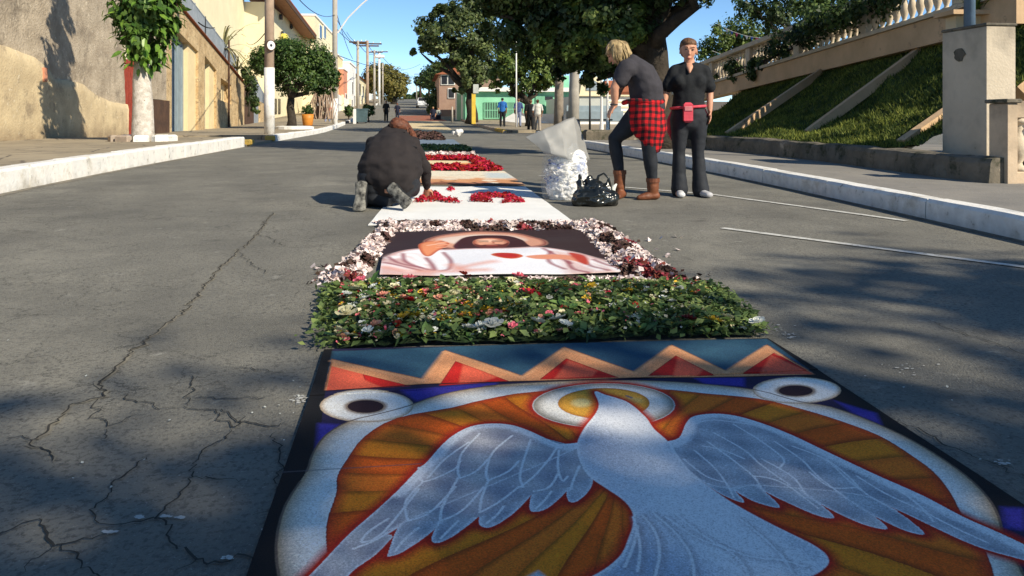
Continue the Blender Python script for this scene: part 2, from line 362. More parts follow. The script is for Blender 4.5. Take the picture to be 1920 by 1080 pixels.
# ramp beam + balustrade
RA = P(1290, 193, DX(1290, 9.2)); RB = PX(1765, 78, 8.9); rdir = (RB - RA)
RBX = RA + rdir * 1.10
def rp(t, h=0.0): return RA + rdir * t + Vector((0, 0, h))
nrm = Vector((-rdir.y, rdir.x, 0)).normalized()
if nrm.x < 0: nrm = -nrm
root = thing('ramp_balustrade', 'long weathered balustrade on a peach concrete ramp beam climbing right above the grass bank', 'balustrade', RA)
def beamh(t): return .40 + .06 * t
b = MB().prism([rp(-.3), rp(1.13), rp(1.13, .46), rp(-.3, .38)], nrm * .35); b.build('beam', M['beam'], root)
b = MB().prism([rp(-.3, .385) - nrm * .06, rp(1.13, .465) - nrm * .06, rp(1.13, .54) - nrm * .06, rp(-.3, .455) - nrm * .06], nrm * .5); b.build('base_rail', M['cream_conc'], root)
b = MB().prism([rp(-.3, 1.06) - nrm * .04, rp(1.13, 1.18) - nrm * .04, rp(1.13, 1.30) - nrm * .04, rp(-.3, 1.17) - nrm * .04], nrm * .42); b.build('handrail', M['cream_conc'], root)
BAL = [(.035, 0), (.075, .0), (.075, .05), (.04, .07), (.035, .1), (.06, .17), (.078, .25), (.07, .32), (.042, .42), (.03, .47), (.045, .5), (.03, .53), (.06, .56), (.075, .57), (.075, .62)]
bsrc = MB().lathe((0, 0, 0), BAL, 10).build('baluster', M['cream_conc'], None, smooth=True)
Lr = rdir.length; nb = int(1.4 * Lr / .235); first = True
for i in range(nb):
    t = -.28 + 1.4 * i / nb
    p = rp(t, .455 + .08 * t) + nrm * .16
    if i % 12 == 0:
        MB().box((p.x, p.y, p.z + .31), (.28, .28, .66), math.atan2(rdir.y, rdir.x), .02).build('pier', M['cream_conc'], root); continue
    Mx = Matrix.Translation(p)
    if first: bsrc.matrix_basis = Mx; par(bsrc, root); first = False
    else: inst(bsrc, 'baluster', Mx, root)
# grass bank
def bank_top(y):
    t = (y - RA.y) / rdir.y; return rp(t, 0)
def bank(u, v):
    y = 9.3 + (21 - 9.3) * v
    yb = min(y, 17.5); xa = rwx(yb) + .27 + max(0, y - 17.5) * .35; za = zg(y) + .165 + .24
    tp = bank_top(y + 0) ; xt = tp.x + .2; zt = max(tp.z + .03, za + .15)
    w = (u * .25 + .75 * u ** 2.0)
    n = .12 * noise.noise((u * 5, y * 1.0, 0)) + .06 * noise.noise((u * 14, y * 4, 2)); n *= min(1, u * 8) * min(1, (1 - u) * 8)
    return (xa + (xt - xa) * u, y, za + (zt - za) * w + n)
b = MB().grid(bank, 40, 90); bo = b.build('grass_bank', M['grass'], smooth=True, kind='structure')
def blades(name, fn, n, hmin, hmax, m, w=.012, parent=None, lean=.5):
    V = np.zeros((n, 3, 3)); uu = RNG.rand(n, 2)
    for i in range(n):
        p = np.array(fn(uu[i, 0], uu[i, 1])); a = RNG.rand() * 2 * PI; h = hmin + (hmax - hmin) * RNG.rand()
        d = np.array((math.cos(a), math.sin(a), 0)) * w; e = np.array((RNG.randn() * lean * h, RNG.randn() * lean * h, h))
        V[i, 0] = p - d; V[i, 1] = p + d; V[i, 2] = p + e
    return np_mesh(name, V.reshape(-1, 3), np.arange(3 * n).reshape(-1, 3), m, parent, kind='stuff')
g = blades('grass', bank, 42000, .03, .085, M['blade']); tag(g, 'short uneven grass growing over the shaded embankment', 'grass')
# concrete ribs on the bank
def rib(a, c, w, label):
    a = Vector(a); c = Vector(c); d = (c - a).normalized(); s = d.cross(Vector((0, 0, 1))).normalized() * w; up = s.cross(d).normalized()
    if up.z < 0: up = -up
    b = MB().prism([a - s - up * .12, a + s - up * .12, a + s + up * .05, a - s + up * .05], c - a)
    tag(b.build('concrete_rib', M['beam']), label, 'concrete rib', 'concrete ribs running up the grass bank')
def bankpt(px, py):          # where the view ray meets the bank
    for D in np.arange(6, 26, .04):
        p = P(px, py, D)
        if p.y < 9.3 or p.y > 21: continue
        yb = min(p.y, 17.5); xa = rwx(yb) + .27 + max(0, p.y - 17.5) * .35; tp = bank_top(p.y)
        u = (p.x - xa) / (tp.x + .2 - xa)
        if 0 <= u <= 1:
            q = bank(u, (p.y - 9.3) / 11.7)
            if p.z <= q[2]: return Vector(q)
        if u > 1: return Vector((tp.x, tp.y, tp.z))
    return p
rib(bankpt(1512, 250), bankpt(1728, 92), .05, 'sunlit bright concrete rib running from the middle of the bank up to the ramp')
rib(bankpt(1362, 252), bankpt(1555, 130), .03, 'thin shaded concrete rib on the left end of the grass bank')
rib(bankpt(1690, 270), bankpt(1790, 200), .06, 'short concrete rib on the bank beside the tall pillar')
# tall pillar
def quadbox(name, x0, x1, y0, y1, z0, z1, m, parent=None, bev=.02):
    return MB().box(((x0 + x1) / 2, (y0 + y1) / 2, (z0 + z1) / 2), (abs(x1 - x0), abs(y1 - y0), abs(z1 - z0)), 0, bev).build(name, m, parent)
pc = P(1850, 287, 9.3); PXc, PYc = pc.x, pc.y
ptop = P(1853, 44, 9.3).z
pil = thing('pillar', 'tall square cream plaster pillar with peeling stains at the end of the bank', 'pillar', (PXc, PYc, pc.z))
yfar = 0
for yy in np.arange(PYc, PYc + 3, .01):
    u = math.tan(math.atan2(PXc, yy) - YAW)
    if 960 + F * u <= 1768: yfar = yy; break
quadbox('shaft', PXc, PXc + .38, PYc, yfar, pc.z - .15, ptop - .03, M['stain_wall'], pil, .008)
quadbox('cap', PXc - .012, PXc + .395, PYc - .012, yfar + .012, ptop - .028, ptop + .01, M['old_conc'], pil, .01)
# a chipped patch showing grey render
b = MB(); c = PX(1798, 103, PXc - .004); pts = []
for k in range(12):
    a = 2 * PI * k / 12; rr = .062 + .06 * noise.noise((math.cos(a) * 2.4, math.sin(a) * 2.4, 4)); pts.append(c + Vector((0, math.cos(a) * rr * 1.5, math.sin(a) * rr * 1.2)))
b.prism(pts, (-.008, 0, 0)).build('bare_render_patch', M['old_conc'], pil)
# wall below the pillar
b = MB()
b.prism([Vector((rwx(8.6) + .1, 7.75, .2)), Vector((PXc + 1.6, 7.75, .2)), Vector((PXc + 1.6, 7.75, pc.z - .02)), Vector((rwx(8.6) + .1, 7.75, pc.z - .06))], (0, 1.75, 0))
tag(b.build('plinth_wall', M['old_conc']), 'dark stained plinth under the tall cream pillar', 'plinth')
# front balustrade at the right edge
M['peach_post'] = dirt(mat('peach_post_paint', (.60, .46, .32), (.48, .37, .26), 4, .85, .004, 30, spots=((.2, .17, .13), 9, .66, .05)), (.06, .05, .04), .9, 1.25, .6, 6)
fx = 6.07; fy = 7.25; fz = zg(fy) + .165; ft = P(1890, 185, 7.9).z
fb = thing('stair_balustrade', 'peach balustrade with square post and vase balusters at the right edge', 'balustrade', (fx, fy, fz))
quadbox('post', fx, fx + .11, fy, fy + .26, fz - .1, ft - .045, M['peach_post'], fb, .01)
quadbox('post_cap', fx - .03, fx + .14, fy - .03, fy + .29, ft - .043, ft, M['old_conc'], fb, .01)
quadbox('top_rail', fx + .113, fx + 2.2, fy + .02, fy + .22, ft - .20, ft - .02, M['peach_post'], fb, .01)
quadbox('bottom_rail', fx + .113, fx + 2.2, fy + .02, fy + .22, fz - .1, fz + .12, M['peach_post'], fb, .01)
hgt = ft - .20 - fz - .12
for i in range(8):
    Mx = Matrix.Translation((fx + .21 + i * .23, fy + .12, fz + .12)) @ Matrix.Diagonal((1.25, 1.25, hgt / .62, 1)); inst(bsrc, 'baluster', Mx, fb)
# wall with planting behind the pillar, terrace grass and stair
M['bright_cream'] = mat('bright_cream_plaster', (.74, .62, .42), (.62, .52, .36), 2, .85, .006, 20)  # one even cream, lighter than the other cream concrete
tw = thing('terrace_wall', 'cream terrace wall with a coping and plants along its top, behind the pillar', 'wall', (8.6, 11.2, .5))
a = PX(1795, 47, 8.9); tz = a.z
b = MB(); b.prism([P(1793, 120, 12.2), P(2300, 120, 12.2), P(2300, 26, 12.2), P(1793, 24, 12.2)], (0.04, .3, 0)).build('wall', M['bright_cream'], tw)
b = MB(); q0 = P(1788, 26, 12.0); q1 = P(2300, 28, 12.0); b.prism([q0, q1, q1 + Vector((0, 0, .07)), q0 + Vector((0, 0, .07))], (.06, .55, 0)).build('coping', M['beam'], tw)
sl = MB(); sl.prism([P(1890, 200, 11.8), P(2400, 230, 11.8), P(2400, 48, 12.1), P(1890, 48, 12.1)], (0, .1, 0)).build('terrace_lawn', M['grass'], kind='structure')
st = MB(); st.prism([P(1905, 120, 11.2), P(1960, 175, 11.2), P(1960, 215, 11.2), P(1905, 160, 11.2)], (.05, .4, 0))
tag(st.build('stair_flank', M['beam']), 'slanting peach stair flank seen between the pillar and the right edge', 'stair')
M['bluepole'] = mat('blue_grey_paint', (.13, .2, .29), (.09, .14, .2), 5, .5)
q = P(1818, 60, 10.8)
bp = MB().lathe((q.x, q.y, q.z - .8), [(.075, 0), (.07, 2.5), (.065, 6)], 12)
tag(bp.build('steel_post', M['bluepole'], smooth=True), 'blue grey steel post rising behind the cream pillar', 'post')
# brick-like garden kerb + planter block left of bank
# ================================================================ LEFT SIDE
M['rough'] = mat('rough_grey_plaster', (.46, .385, .29), (.30, .245, .18), 2.2, .95, .030, 16, spots=[((.20, .165, .125), 1.3, .53, .16), ((.60, .52, .40), 7, .58, .08), ((.14, .11, .08), 14, .64, .04)])
M['cream_low'] = dirt(mat('cream_plaster_low', (.62, .50, .31), (.47, .37, .23), 2.2, .9, .018, 18, spots=[((.33, .26, .17), 2.0, .54, .12), ((.72, .62, .44), 5, .60, .06), ((.22, .17, .11), 12, .66, .04)]), (.22, .16, .10), .95, .42, .8, 2.5)
M['red_wood'] = mat('red_painted_boards', (.36, .06, .035), (.22, .035, .02), 8, .7, .004, 30)
M['stone'] = mat('ochre_stone_cladding', (.62, .47, .27), (.42, .29, .15), 2.4, .9, .03, 9, spots=[((.25, .17, .1), 5, .58, .1), ((.7, .58, .38), 4, .62, .08)])
add_cracks(M['stone'], 3.2, .03, (.22, .16, .10), .1, .0, .3)
M['gate'] = mat('blue_grey_gate', (.27, .33, .36), (.20, .25, .28), 2, .5)
M['cream'] = mat('cream_paint', (.74, .61, .36), (.66, .53, .31), 1.2, .85, .006, 20)
M['cream2'] = mat('pale_cream_paint', (.76, .68, .46), (.68, .60, .40), .8, .85, .006, 20)
M['brown'] = mat('dark_brown_wall', (.10, .055, .035), (.06, .035, .025), 3, .9, .01, 14)
M['tile'] = mat('red_roof_tile', (.36, .12, .06), (.24, .085, .045), 4, .85, .02, 25)
M['eave'] = mat('brown_timber_eave', (.30, .13, .06), (.20, .085, .04), 3, .7, .01, 12)
M['rail'] = mat('grey_railing_paint', (.30, .33, .36), (.22, .25, .28), 3, .55)
M['white'] = mat('white_paint', (.80, .78, .74), (.70, .68, .64), 3, .8, .004, 25)
M['pole'] = mat('brown_concrete_pole', (.40, .29, .21), (.30, .22, .16), 3, .85, .006, 30)
M['greyp'] = mat('grey_concrete_pole', (.42, .38, .32), (.33, .30, .26), 3, .85, .006, 30)
M['dark'] = mat('dark_window', (.03, .03, .035), (.015, .015, .02), 2, .25, spec=.6)
M['salmon'] = mat('salmon_paint', (.62, .28, .17), (.50, .22, .14), 1, .85, .006, 20)
M['mint'] = mat('mint_green_paint', (.28, .62, .42), (.22, .52, .35), .8, .8, .004, 20)
M['mintd'] = mat('mint_boards', (.24, .45, .33), (.16, .33, .24), 1.5, .8, .004, 20)
M['wire'] = mat('black_cable', (.02, .02, .02), None, 5, .6)
M['iron'] = mat('dark_iron', (.05, .05, .05), None, 8, .5)

# rough plaster wall
XW = -9.0
def WY(px, X=XW): return PX(px, 225, X).y
pw = thing('plaster_wall', 'tall rough grey plaster wall with a cream lower band beside the left pavement', 'wall', (XW, 20, zg(20)))
ye = WY(234)
b = MB()
def wf(u, v):
    y = 9 + (ye - 9) * u; z = -.1 + (4.45 + .0 * y) * v
    return (XW - .0 + .035 * noise.noise((y * .8, z * .8, 0)) + .012 * noise.noise((y * 4, z * 4, 0)), y, z + .3)
b.grid(wf, 110, 40); b.build('render_coat', M['rough'], pw, smooth=True)
quadbox('core', XW - .3, XW - .06, 9, ye, -.2, 4.6, M['rough'], pw, 0)
# lower band whose top edge sweeps down to the far end
LT = [(WY(-260), 3.2), (WY(0), PX(0, 86, XW).z), (WY(60), PX(60, 108, XW).z), (WY(85), PX(85, 130, XW).z), (WY(97), PX(97, 150, XW).z), (WY(125), PX(125, 152, XW).z), (WY(150), PX(150, 158, XW).z), (WY(175), PX(175, 178, XW).z), (WY(205), PX(205, 192, XW).z), (WY(232), PX(232, 196, XW).z)]
la, lb = zip(*LT)
b = MB(); n = 120; vs = []
for i in range(n + 1):
    y = 9 + (ye + .02 - 9) * i / n; zt = float(np.interp(y, la, lb)) + .03 * noise.noise((y * 3, 0, 0)); z0 = .2
    for j in range(9):
        z = z0 + (zt - z0) * j / 8; vs.append((XW + .11 + .03 * noise.noise((y * .9, z * .9, 5)) + .01 * noise.noise((y * 5, z * 5, 5)) - (.03 if j == 8 else 0), y, z))
    vs.append((XW - .01, y, zt + .03))
k = 10; b.add(vs, [(i * k + j, (i + 1) * k + j, (i + 1) * k + j + 1, i * k + j + 1) for i in range(n) for j in range(k - 1)] + [tuple(range(n * k, n * k + k))])
b.build('cream_band', M['cream_low'], pw, smooth=True)
ts = MB().box((0, 0, 0), (.36, .24, .05), 0, .02).build('coping_tile', M['tile'], None)
first = True
for i in range(60):
    y = ye - .1 - i * .25
    if y < 9: break
    Mx = Matrix.Translation((XW - .12, y, 4.66 + .01 * (i % 2))) @ Matrix.Rotation(-.25, 4, 'Y')
    if first: ts.matrix_basis = Mx; par(ts, pw); first = False
    else: inst(ts, 'coping_tile', Mx, pw)
b = MB(); q = PX(84, 140, XW + .12); b.box((q.x, q.y, q.z), (.06, .16, .34), 0, .01)
tag(b.build('meter_cover', M['salmon']), 'small red brick coloured meter cover set in the rough plaster wall', 'meter cover')
# red gate
def wallquad(name, px0, px1, zt, zb, X, m, parent, th=.15, X2=None):
    y0 = WY(px0, X); X2 = X if X2 is None else X2; y1 = WY(px1, X2)
    return MB().prism([(X, y0, zb), (X2, y1, zb), (X2, y1, zt if not isinstance(zt, tuple) else zt[1]), (X, y0, zt if not isinstance(zt, tuple) else zt[0])], (-th, 0, 0)).build(name, m, parent)
rg = thing('red_gate', 'narrow red boarded gate at the end of the rough plaster wall', 'gate', (XW, WY(240), .5))
for i in range(6):
    y0 = ye + .04 + i * (WY(256) - ye) / 6; y1 = ye + .02 + (i + 1) * (WY(256) - ye) / 6
    MB().box((XW - .1, (y0 + y1) / 2, 1.55), (.05, y1 - y0 - .015, 2.35), 0, .006).build('board', M['red_wood'], rg)
quadbox('lintel', XW - .16, XW - .02, ye, WY(256), 2.75, 2.9, M['red_wood'], rg, .01)
gw = thing('gate_pier_wall', 'short brown and tan wall behind the leafy white trunked tree', 'wall', (XW, WY(275), .5))
wallquad('upper_wall', 256, 312, 3.9, 1.7, XW, M['rough'], gw, .3)
wallquad('lower_wall', 256, 318, 1.68, .2, XW + .03, M['brown'], gw, .35)

# stone clad wall with two gates
sw = thing('stone_wall', 'ochre stone clad garden wall with tiled coping and two recessed gates', 'wall', (XW, WY(360), .5))
XF = -9.9
def SX(y):   # wall line, drifting away from the street
    return -9.0 - max(0, y - 27) * .045
def SY(px):
    y = 27.0
    for _ in range(12): y = WY(px, SX(y))
    return y
def sz_top(px): return PX(px, 22 + (px - 345) * 1.19, SX(SY(px))).z
segs = [(312, 322), (372, 384), (406, 414), (434, 458)]
def swq(name, p0, p1, z0a, z0b, z1a, z1b, m, off=0.0, th=.4):
    y0, y1 = SY(p0), SY(p1)
    return MB().prism([(SX(y0) + off, y0, z0a), (SX(y1) + off, y1, z0b), (SX(y1) + off, y1, z1b), (SX(y0) + off, y0, z1a)], (-th, 0, 0)).build(name, m, sw)
def ZT(px, py): return PX(px, py, SX(SY(px))).z
for a, c in segs: swq('stone_pier', a, c, .2, .2, sz_top(a) - .06, sz_top(c) - .06, M['stone'])
swq('stone_lintel', 322, 372, ZT(322, 46), ZT(372, 97), sz_top(322) - .062, sz_top(372) - .062, M['stone'])
swq('stone_lintel', 384, 406, ZT(384, 104), ZT(406, 132), sz_top(384) - .062, sz_top(406) - .062, M['stone'])
swq('stone_panel', 414, 434, .2, .2, ZT(414, 188), ZT(434, 196), M['stone'])
swq('stone_panel', 414, 434, ZT(414, 146), ZT(434, 160), sz_top(414) - .062, sz_top(434) - .062, M['stone'])
swq('niche_back', 414, 434, ZT(414, 200), ZT(434, 200), ZT(414, 130), ZT(434, 150), M['cream'], -.36, .05)
swq('gate_panel', 322, 358, .3, .3, ZT(322, 44), ZT(358, 84), M['gate'], -.30, .05)
for i in range(5):
    p = 326 + i * 7; y = SY(p); quadbox('gate_rib', SX(y) - .30, SX(y) - .27, y - .03, y + .03, .35, ZT(p, 50 + (p - 322) * 1.1), M['gate'], sw, .005)
swq('gate_panel', 384, 397, .3, .3, ZT(384, 104), ZT(397, 121), M['gate'], -.30, .05)
for a, c, t0, t1 in ((358, 372, 80, 97), (397, 406, 120, 132)): swq('cream_reveal', a, c, .25, .25, ZT(a, t0), ZT(c, t1), M['cream'], -.12, .2)
ct = MB().box((0, 0, 0), (.6, .26, .06), 0, .02).build('coping_tile', M['tile'], None); first = True
y0, y1 = SY(300), SY(458); nn = int((y1 - y0) / .27)
for i in range(nn):
    y = y0 + (y1 - y0) * (i + .5) / nn
    # pixel of this y
    u = math.tan(math.atan2(SX(y), y) - YAW); px = 960 + F * u
    Mx = Matrix.Translation((SX(y) - .18, y, sz_top(px) + .0)) @ Matrix.Rotation(math.atan2(sz_top(456) - sz_top(345), SY(456) - SY(345)), 4, 'X')
    if first: ct.matrix_basis = Mx; par(ct, sw); first = False
    else: inst(ct, 'coping_tile', Mx, sw)
# railing on top
def railing(name, label, p0, p1, fz0, hz, pitch=.13):
    y0, y1 = SY(p0), SY(p1)
    r = thing(name, label, 'railing', (SX(y0) - .2, y0, fz0(p0)))
    n = int((y1 - y0) / pitch); bars = MB(); Z = []
    for i in range(n + 1):
        y = y0 + (y1 - y0) * i / n; u = math.tan(math.atan2(SX(y), y) - YAW); px = 960 + F * u
        Z.append((SX(y) - .2, y, fz0(px), hz(px)))
        bars.box((SX(y) - .2, y, fz0(px) + hz(px) / 2), (.03, .045, hz(px)))
    bars.build('bars', M['rail'], r, kind='stuff')
    for o in (0.05, .97):
        MB().tube([(x, y, z + h * o) for x, y, z, h in Z[::8] + [Z[-1]]], .035, 4).build('rail', M['rail'], r)
    for k in range(0, len(Z), 16):
        x, y, z, h = Z[k]; quadbox('post', x - .04, x + .04, y - .04, y + .04, z, z + h * 1.04, M['iron'] if k == 32 else M['rail'], r, 0)
    return r
railing('wall_railing', 'grey vertical bar railing standing on the stone wall coping', 352, 449, lambda p: sz_top(p) + .03, lambda p: max(.3, (ZT(p, 22 + (p - 345) * 1.19) * -1 + ZT(p, 8 + (p - 373) * 1.33)) - .0))
# dark creeper covered stretch and fence after it
cw = thing('creeper_wall', 'wall stretch coloured dark for shade, grown over with creeper beyond the stone wall', 'wall', (SX(SY(465)), SY(465), .3))
def cwq(name, p0, p1, b0, b1, t0, t1, m, off=0.0, th=.3, parent=None):
    y0, y1 = SY(p0), SY(p1)
    return MB().prism([(SX(y0) + off, y0, b0), (SX(y1) + off, y1, b1), (SX(y1) + off, y1, t1), (SX(y0) + off, y0, t0)], (-th, 0, 0)).build(name, m, parent or cw)
cwq('wall', 458, 476, .1, .1, ZT(458, 150), ZT(476, 160), M['brown'])  # dark brown puts the shadow behind the creeper into the wall colour
cwq('metal_panel', 476, 500, .1, .1, ZT(476, 140), ZT(500, 186), M['rail'], .02, .06)
cwq('stone_base', 484, 502, .1, .1, ZT(484, 190), ZT(502, 200), M['stone'], .12, .1)
pp = MB(); y = SY(427); pp.tube([(SX(y) + .06, y, .3), (SX(y) + .06, y, ZT(427, 75))], .05, 8); tag(pp.build('drain_pipe', M['brown']), 'thin brown drain pipe running up the ochre stone wall', 'pipe')

# big cream house
XH = -11.5
def HYY(px, X=XH): return PX(px, 225, X).y
ch = thing('cream_house', 'large cream two storey house with broad brown timber eave', 'house', (XH, 45, .5))
y0, y1 = WY(335, -13.0), HYY(592)
yq = HYY(500)
MB().box((XH - 6, (yq + y1) / 2, 5.0), (12, y1 - yq, 10.6)).build('wall', M['cream2'], ch)
MB().box((-13.2 - 5, (y0 + yq) / 2, 6.5), (10, yq - y0 - .01, 14)).build('gable_wall', M['cream2'], ch)
# eave: sloping soffit running along the front
e0 = PX(498, -14, XH + .05); e1 = PX(574, 78, XH + .05); o0 = PX(523, -14, XH + 1.3); o1 = PX(592, 74, XH + 1.3)
MB().prism([e0, e1, o1, o0], (0, 0, .14)).build('soffit', M['eave'], ch)
MB().prism([o0, o1, o1 + Vector((0, 0, .34)), o0 + Vector((0, 0, .34))], (.08, 0, 0)).build('fascia', M['brown'], ch)
MB().prism([o0 + Vector((.1, 0, .34)), o1 + Vector((.1, 0, .34)), o1 + Vector((-5, 0, 2.2)), o0 + Vector((-5, 0, 2.2))], (0, 0, .12)).build('roof', M['tile'], ch)
for px, py in ((525, 32), (528, 64), (545, 50)):
    q = PX(px, py, XH + .06); lp = MB().box((q.x + .1, q.y, q.z), (.2, .5, .5), 0, .05).build('wall_lamp', M['dark'], ch)
q = PX(527, 70, XH + .1); tag(MB().box((q.x + .3, q.y, q.z), (.5, .9, .6), 0, .1).build('awning_box', mat('yellow_paint', (.7, .6, .12), None, 3, .6)), 'small yellow awning box on the cream house front', 'awning')
# porch openings at ground
for px in (478, 517, 524):
    q = PX(px, 205, XH + .03); quadbox('window', XH, XH + .05, q.y - .5, q.y + .5, q.z - .4, q.z + .9, M['dark'], ch, 0)
for px in (573, 583):
    q = PX(px, 185, XH + .03); quadbox('pilaster', XH, XH + .3, q.y - .35, q.y + .35, 0, 3.6, M['white'], ch, 0)
# row of houses further on
def house(name, label, p0, p1, pyt, X, m, depth=10, roof=None, wins=(), base=0.0, group=None, rh=1.2):
    y0, y1 = HYY(p0, X), HYY(p1, X); q = PX((p0), pyt, X); zt = q.z
    h = thing(name, label, 'house', (X, y0, zg(y0)), group)
    MB().box((X - depth / 2, (y0 + y1) / 2, (zt - 1) / 2), (depth, y1 - y0 - .02, zt + 1)).build('wall', m, h)
    if roof: MB().prism([(X + .35, y0 - .3, zt), (X - depth - .35, y0 - .3, zt), (X - depth / 2, y0 - .3, zt + rh)], (0, y1 - y0 + .3, 0)).build('roof', roof, h)
    else: MB().box((X - depth / 2, (y0 + y1) / 2, zt + .12), (depth + .2, y1 - y0 + .1, .22)).build('parapet', M['white'], h)
    for px, py, w, hh in wins:
        q = PX(px, py, X); f = quadbox('window', X + .01, X + .08, q.y - w / 2, q.y + w / 2, q.z - hh / 2, q.z + hh / 2, M['white'], h, 0)
        quadbox('pane', X + .05, X + .10, q.y - w / 2 + .1, q.y + w / 2 - .1, q.z - hh / 2 + .1, q.z + hh / 2 - .1, M['dark'], f, 0)
    return h
house('row_house', 'tall cream house with flat rounded top just past the brown eave', 590, 624, 30, -10.3, M['cream2'], wins=[(600, 60, 2.2, 1.6), (608, 60, 2.0, 1.6), (616, 130, 2, 1.8)])
house('row_house', 'cream house with low dark openings beside the second utility pole', 625, 643, 98, -9.2, M['cream'], wins=[(632, 150, 2, 1.6), (638, 160, 2, 1.6)])
house('row_house', 'salmon pink house front in the left row', 644, 655, 130, -8.6, M['salmon'], wins=[(648, 190, 2, 2)])
house('row_house', 'narrow white house with small dark windows in the left row', 655.5, 667, 118, -8.3, M['white'], wins=[(660, 165, 1.6, 1.8), (664, 190, 1.6, 1.8), (659, 197, 1.5, 1.6)])
house('row_house', 'pale house under a red tiled roof farther up the left row', 667.5, 690, 140, -8.4, M['cream2'], roof=M['tile'], wins=[(674, 168, 3, 2), (680, 172, 3, 2), (678, 190, 3, 2)], rh=2.4)
house('row_house', 'farthest small cream house on the left of the hill road', 690.5, 706, 168, -9.5, M['white'], wins=[(697, 185, 4, 2)], roof=M['tile'], rh=1.5)
# white boundary wall behind the second kerb
bw = thing('white_wall', 'low white and cream garden wall behind the man in red', 'wall', (-8, 50, .5))
ya, yb = PX(600, 225, -8.4).y, PX(655, 225, -8.0).y
MB().prism([(-8.4, ya, .2), (-8.0, yb, .2), (-8.0, yb, PX(655, 188, -8.0).z), (-8.4, ya, PX(600, 158, -8.4).z)], (-.2, 0, 0)).build('panel', M['white'], bw)
for t in (.0, .33, .66, .98):
    y = ya + (yb - ya) * t; x = -8.4 + .4 * t; zt = PX(600, 158, -8.4).z * (1 - t) + PX(655, 188, -8).z * t
    quadbox('pier', x, x + .25, y, y + .5, .2, zt + .15, M['cream2'], bw, .02)

# utility poles
def pole(label, px, pyb, D, ztop, r0, r1, m, base_white=None, arms=(), group='utility poles along the left kerb', name='utility_pole'):
    q = P(px, pyb, D); z0 = zg(q.y) + .1
    r = thing(name, label, 'utility pole' if name == 'utility_pole' else 'pole', (q.x, q.y, z0), group)
    MB().lathe((q.x, q.y, z0), [(r0, 0), (r1, ztop - z0)], 12).build('shaft', m, r, smooth=True)
    if base_white:
        zt = P(px, base_white, D).z
        MB().lathe((q.x, q.y, z0), [(r0 + .012, 0), (r0 + .01, zt - z0)], 16, ).build('painted_base', M['kerb'], r, smooth=True)
    for (z, L, ang) in arms:
        a = MB().box((q.x, q.y, z), (L, .12, .14), ang, .01).build('crossarm', M['brown'], r)
        ins = MB()
        for s in (-.45, -.2, .2, .45):
            x = q.x + s * L * math.cos(ang); y = q.y + s * L * math.sin(ang)
            ins = MB().lathe((x, y, z + .07), [(.02, 0), (.05, .03), (.03, .08), (.045, .1), (.02, .16)], 8).build('insulator', M['white'], a)
    return r, q
DA = 26.5
pa, qa = pole('thick concrete pole with white painted foot and a round sign near the left kerb', 505, 240, DA, 9.5, .165, .15, M['pole'], base_white=127)
c = P(508, 85, DA - .22); sd3 = (Vector((CA, -SA, 0)) * .80 - Vector((SA, CA, 0)) * .6).normalized()
sg = MB().tube([c - sd3 * .03, c], .19, 20).build('sign_disc', M['brown'], pa)
MB().tube([c + sd3 * .002, c + sd3 * .012], .155, 20).build('sign_face', M['white'], sg); MB().tube([c + sd3 * .014, c + sd3 * .018], .05, 12).build('sign_mark', M['dark'], sg)
DB = 48
pb, qb = pole('tall grey pole with white painted foot and a street lamp arm leaning right', 628, 230, DB, 11.5, .17, .15, M['greyp'], base_white=185)
MB().tube([P(633, 62, DB), P(652, 34, DB), P(678, 8, DB), P(700, -10, DB)], .05, 6).build('lamp_arm', M['white'], pb)
MB().box(P(704, -13, DB), (1.0, .3, .18), 0, .05).build('lamp_head', M['white'], pb)
pole('thin pole with a short wooden crossarm left of the doubled crossarm pole', 671, 225, 72, P(671, 76, 72).z, .17, .12, M['greyp'], arms=[(P(671, 79, 72).z, 1.6, 0), ])
pole('pole with the widest crossarm against the sky above the left row', 689, 210, 82, P(689, 76, 82).z, .17, .13, M['pole'], arms=[(P(689, 82, 82).z, 3.0, 0), (P(689, 86, 82).z, 2.4, 0)])
pole('pole with a thin crossarm just before the bright street lamp', 702, 205, 105, P(702, 94, 105).z, .18, .13, M['greyp'], arms=[(P(702, 98, 105).z, 2.2, 0)])
pl, ql = pole('pale pole carrying the glinting street lamp on the left of the hill', 711, 200, 118, P(711, 97, 118).z, .2, .15, M['white'], arms=[(P(711, 97, 118).z, 2.6, 0)])
MB().box(P(711, 106, 117.8), (1.6, .4, .5), 0, .12).build('lamp_head', M['white'], pl)
pole('slender pole in front of the olive green tree', 717.5, 196, 130, P(717, 118, 130).z, .16, .12, M['greyp'])
pole('dark distant pole with crossarm standing against the sky on the crest', 788, 190, 165, P(788, 136, 165).z, .26, .2, M['brown'], arms=[(P(788, 139, 165).z, 2.6, 0)])
pole('short faint distant pole left of the crest pole', 781, 190, 175, P(781, 158, 175).z, .14, .12, M['greyp'])
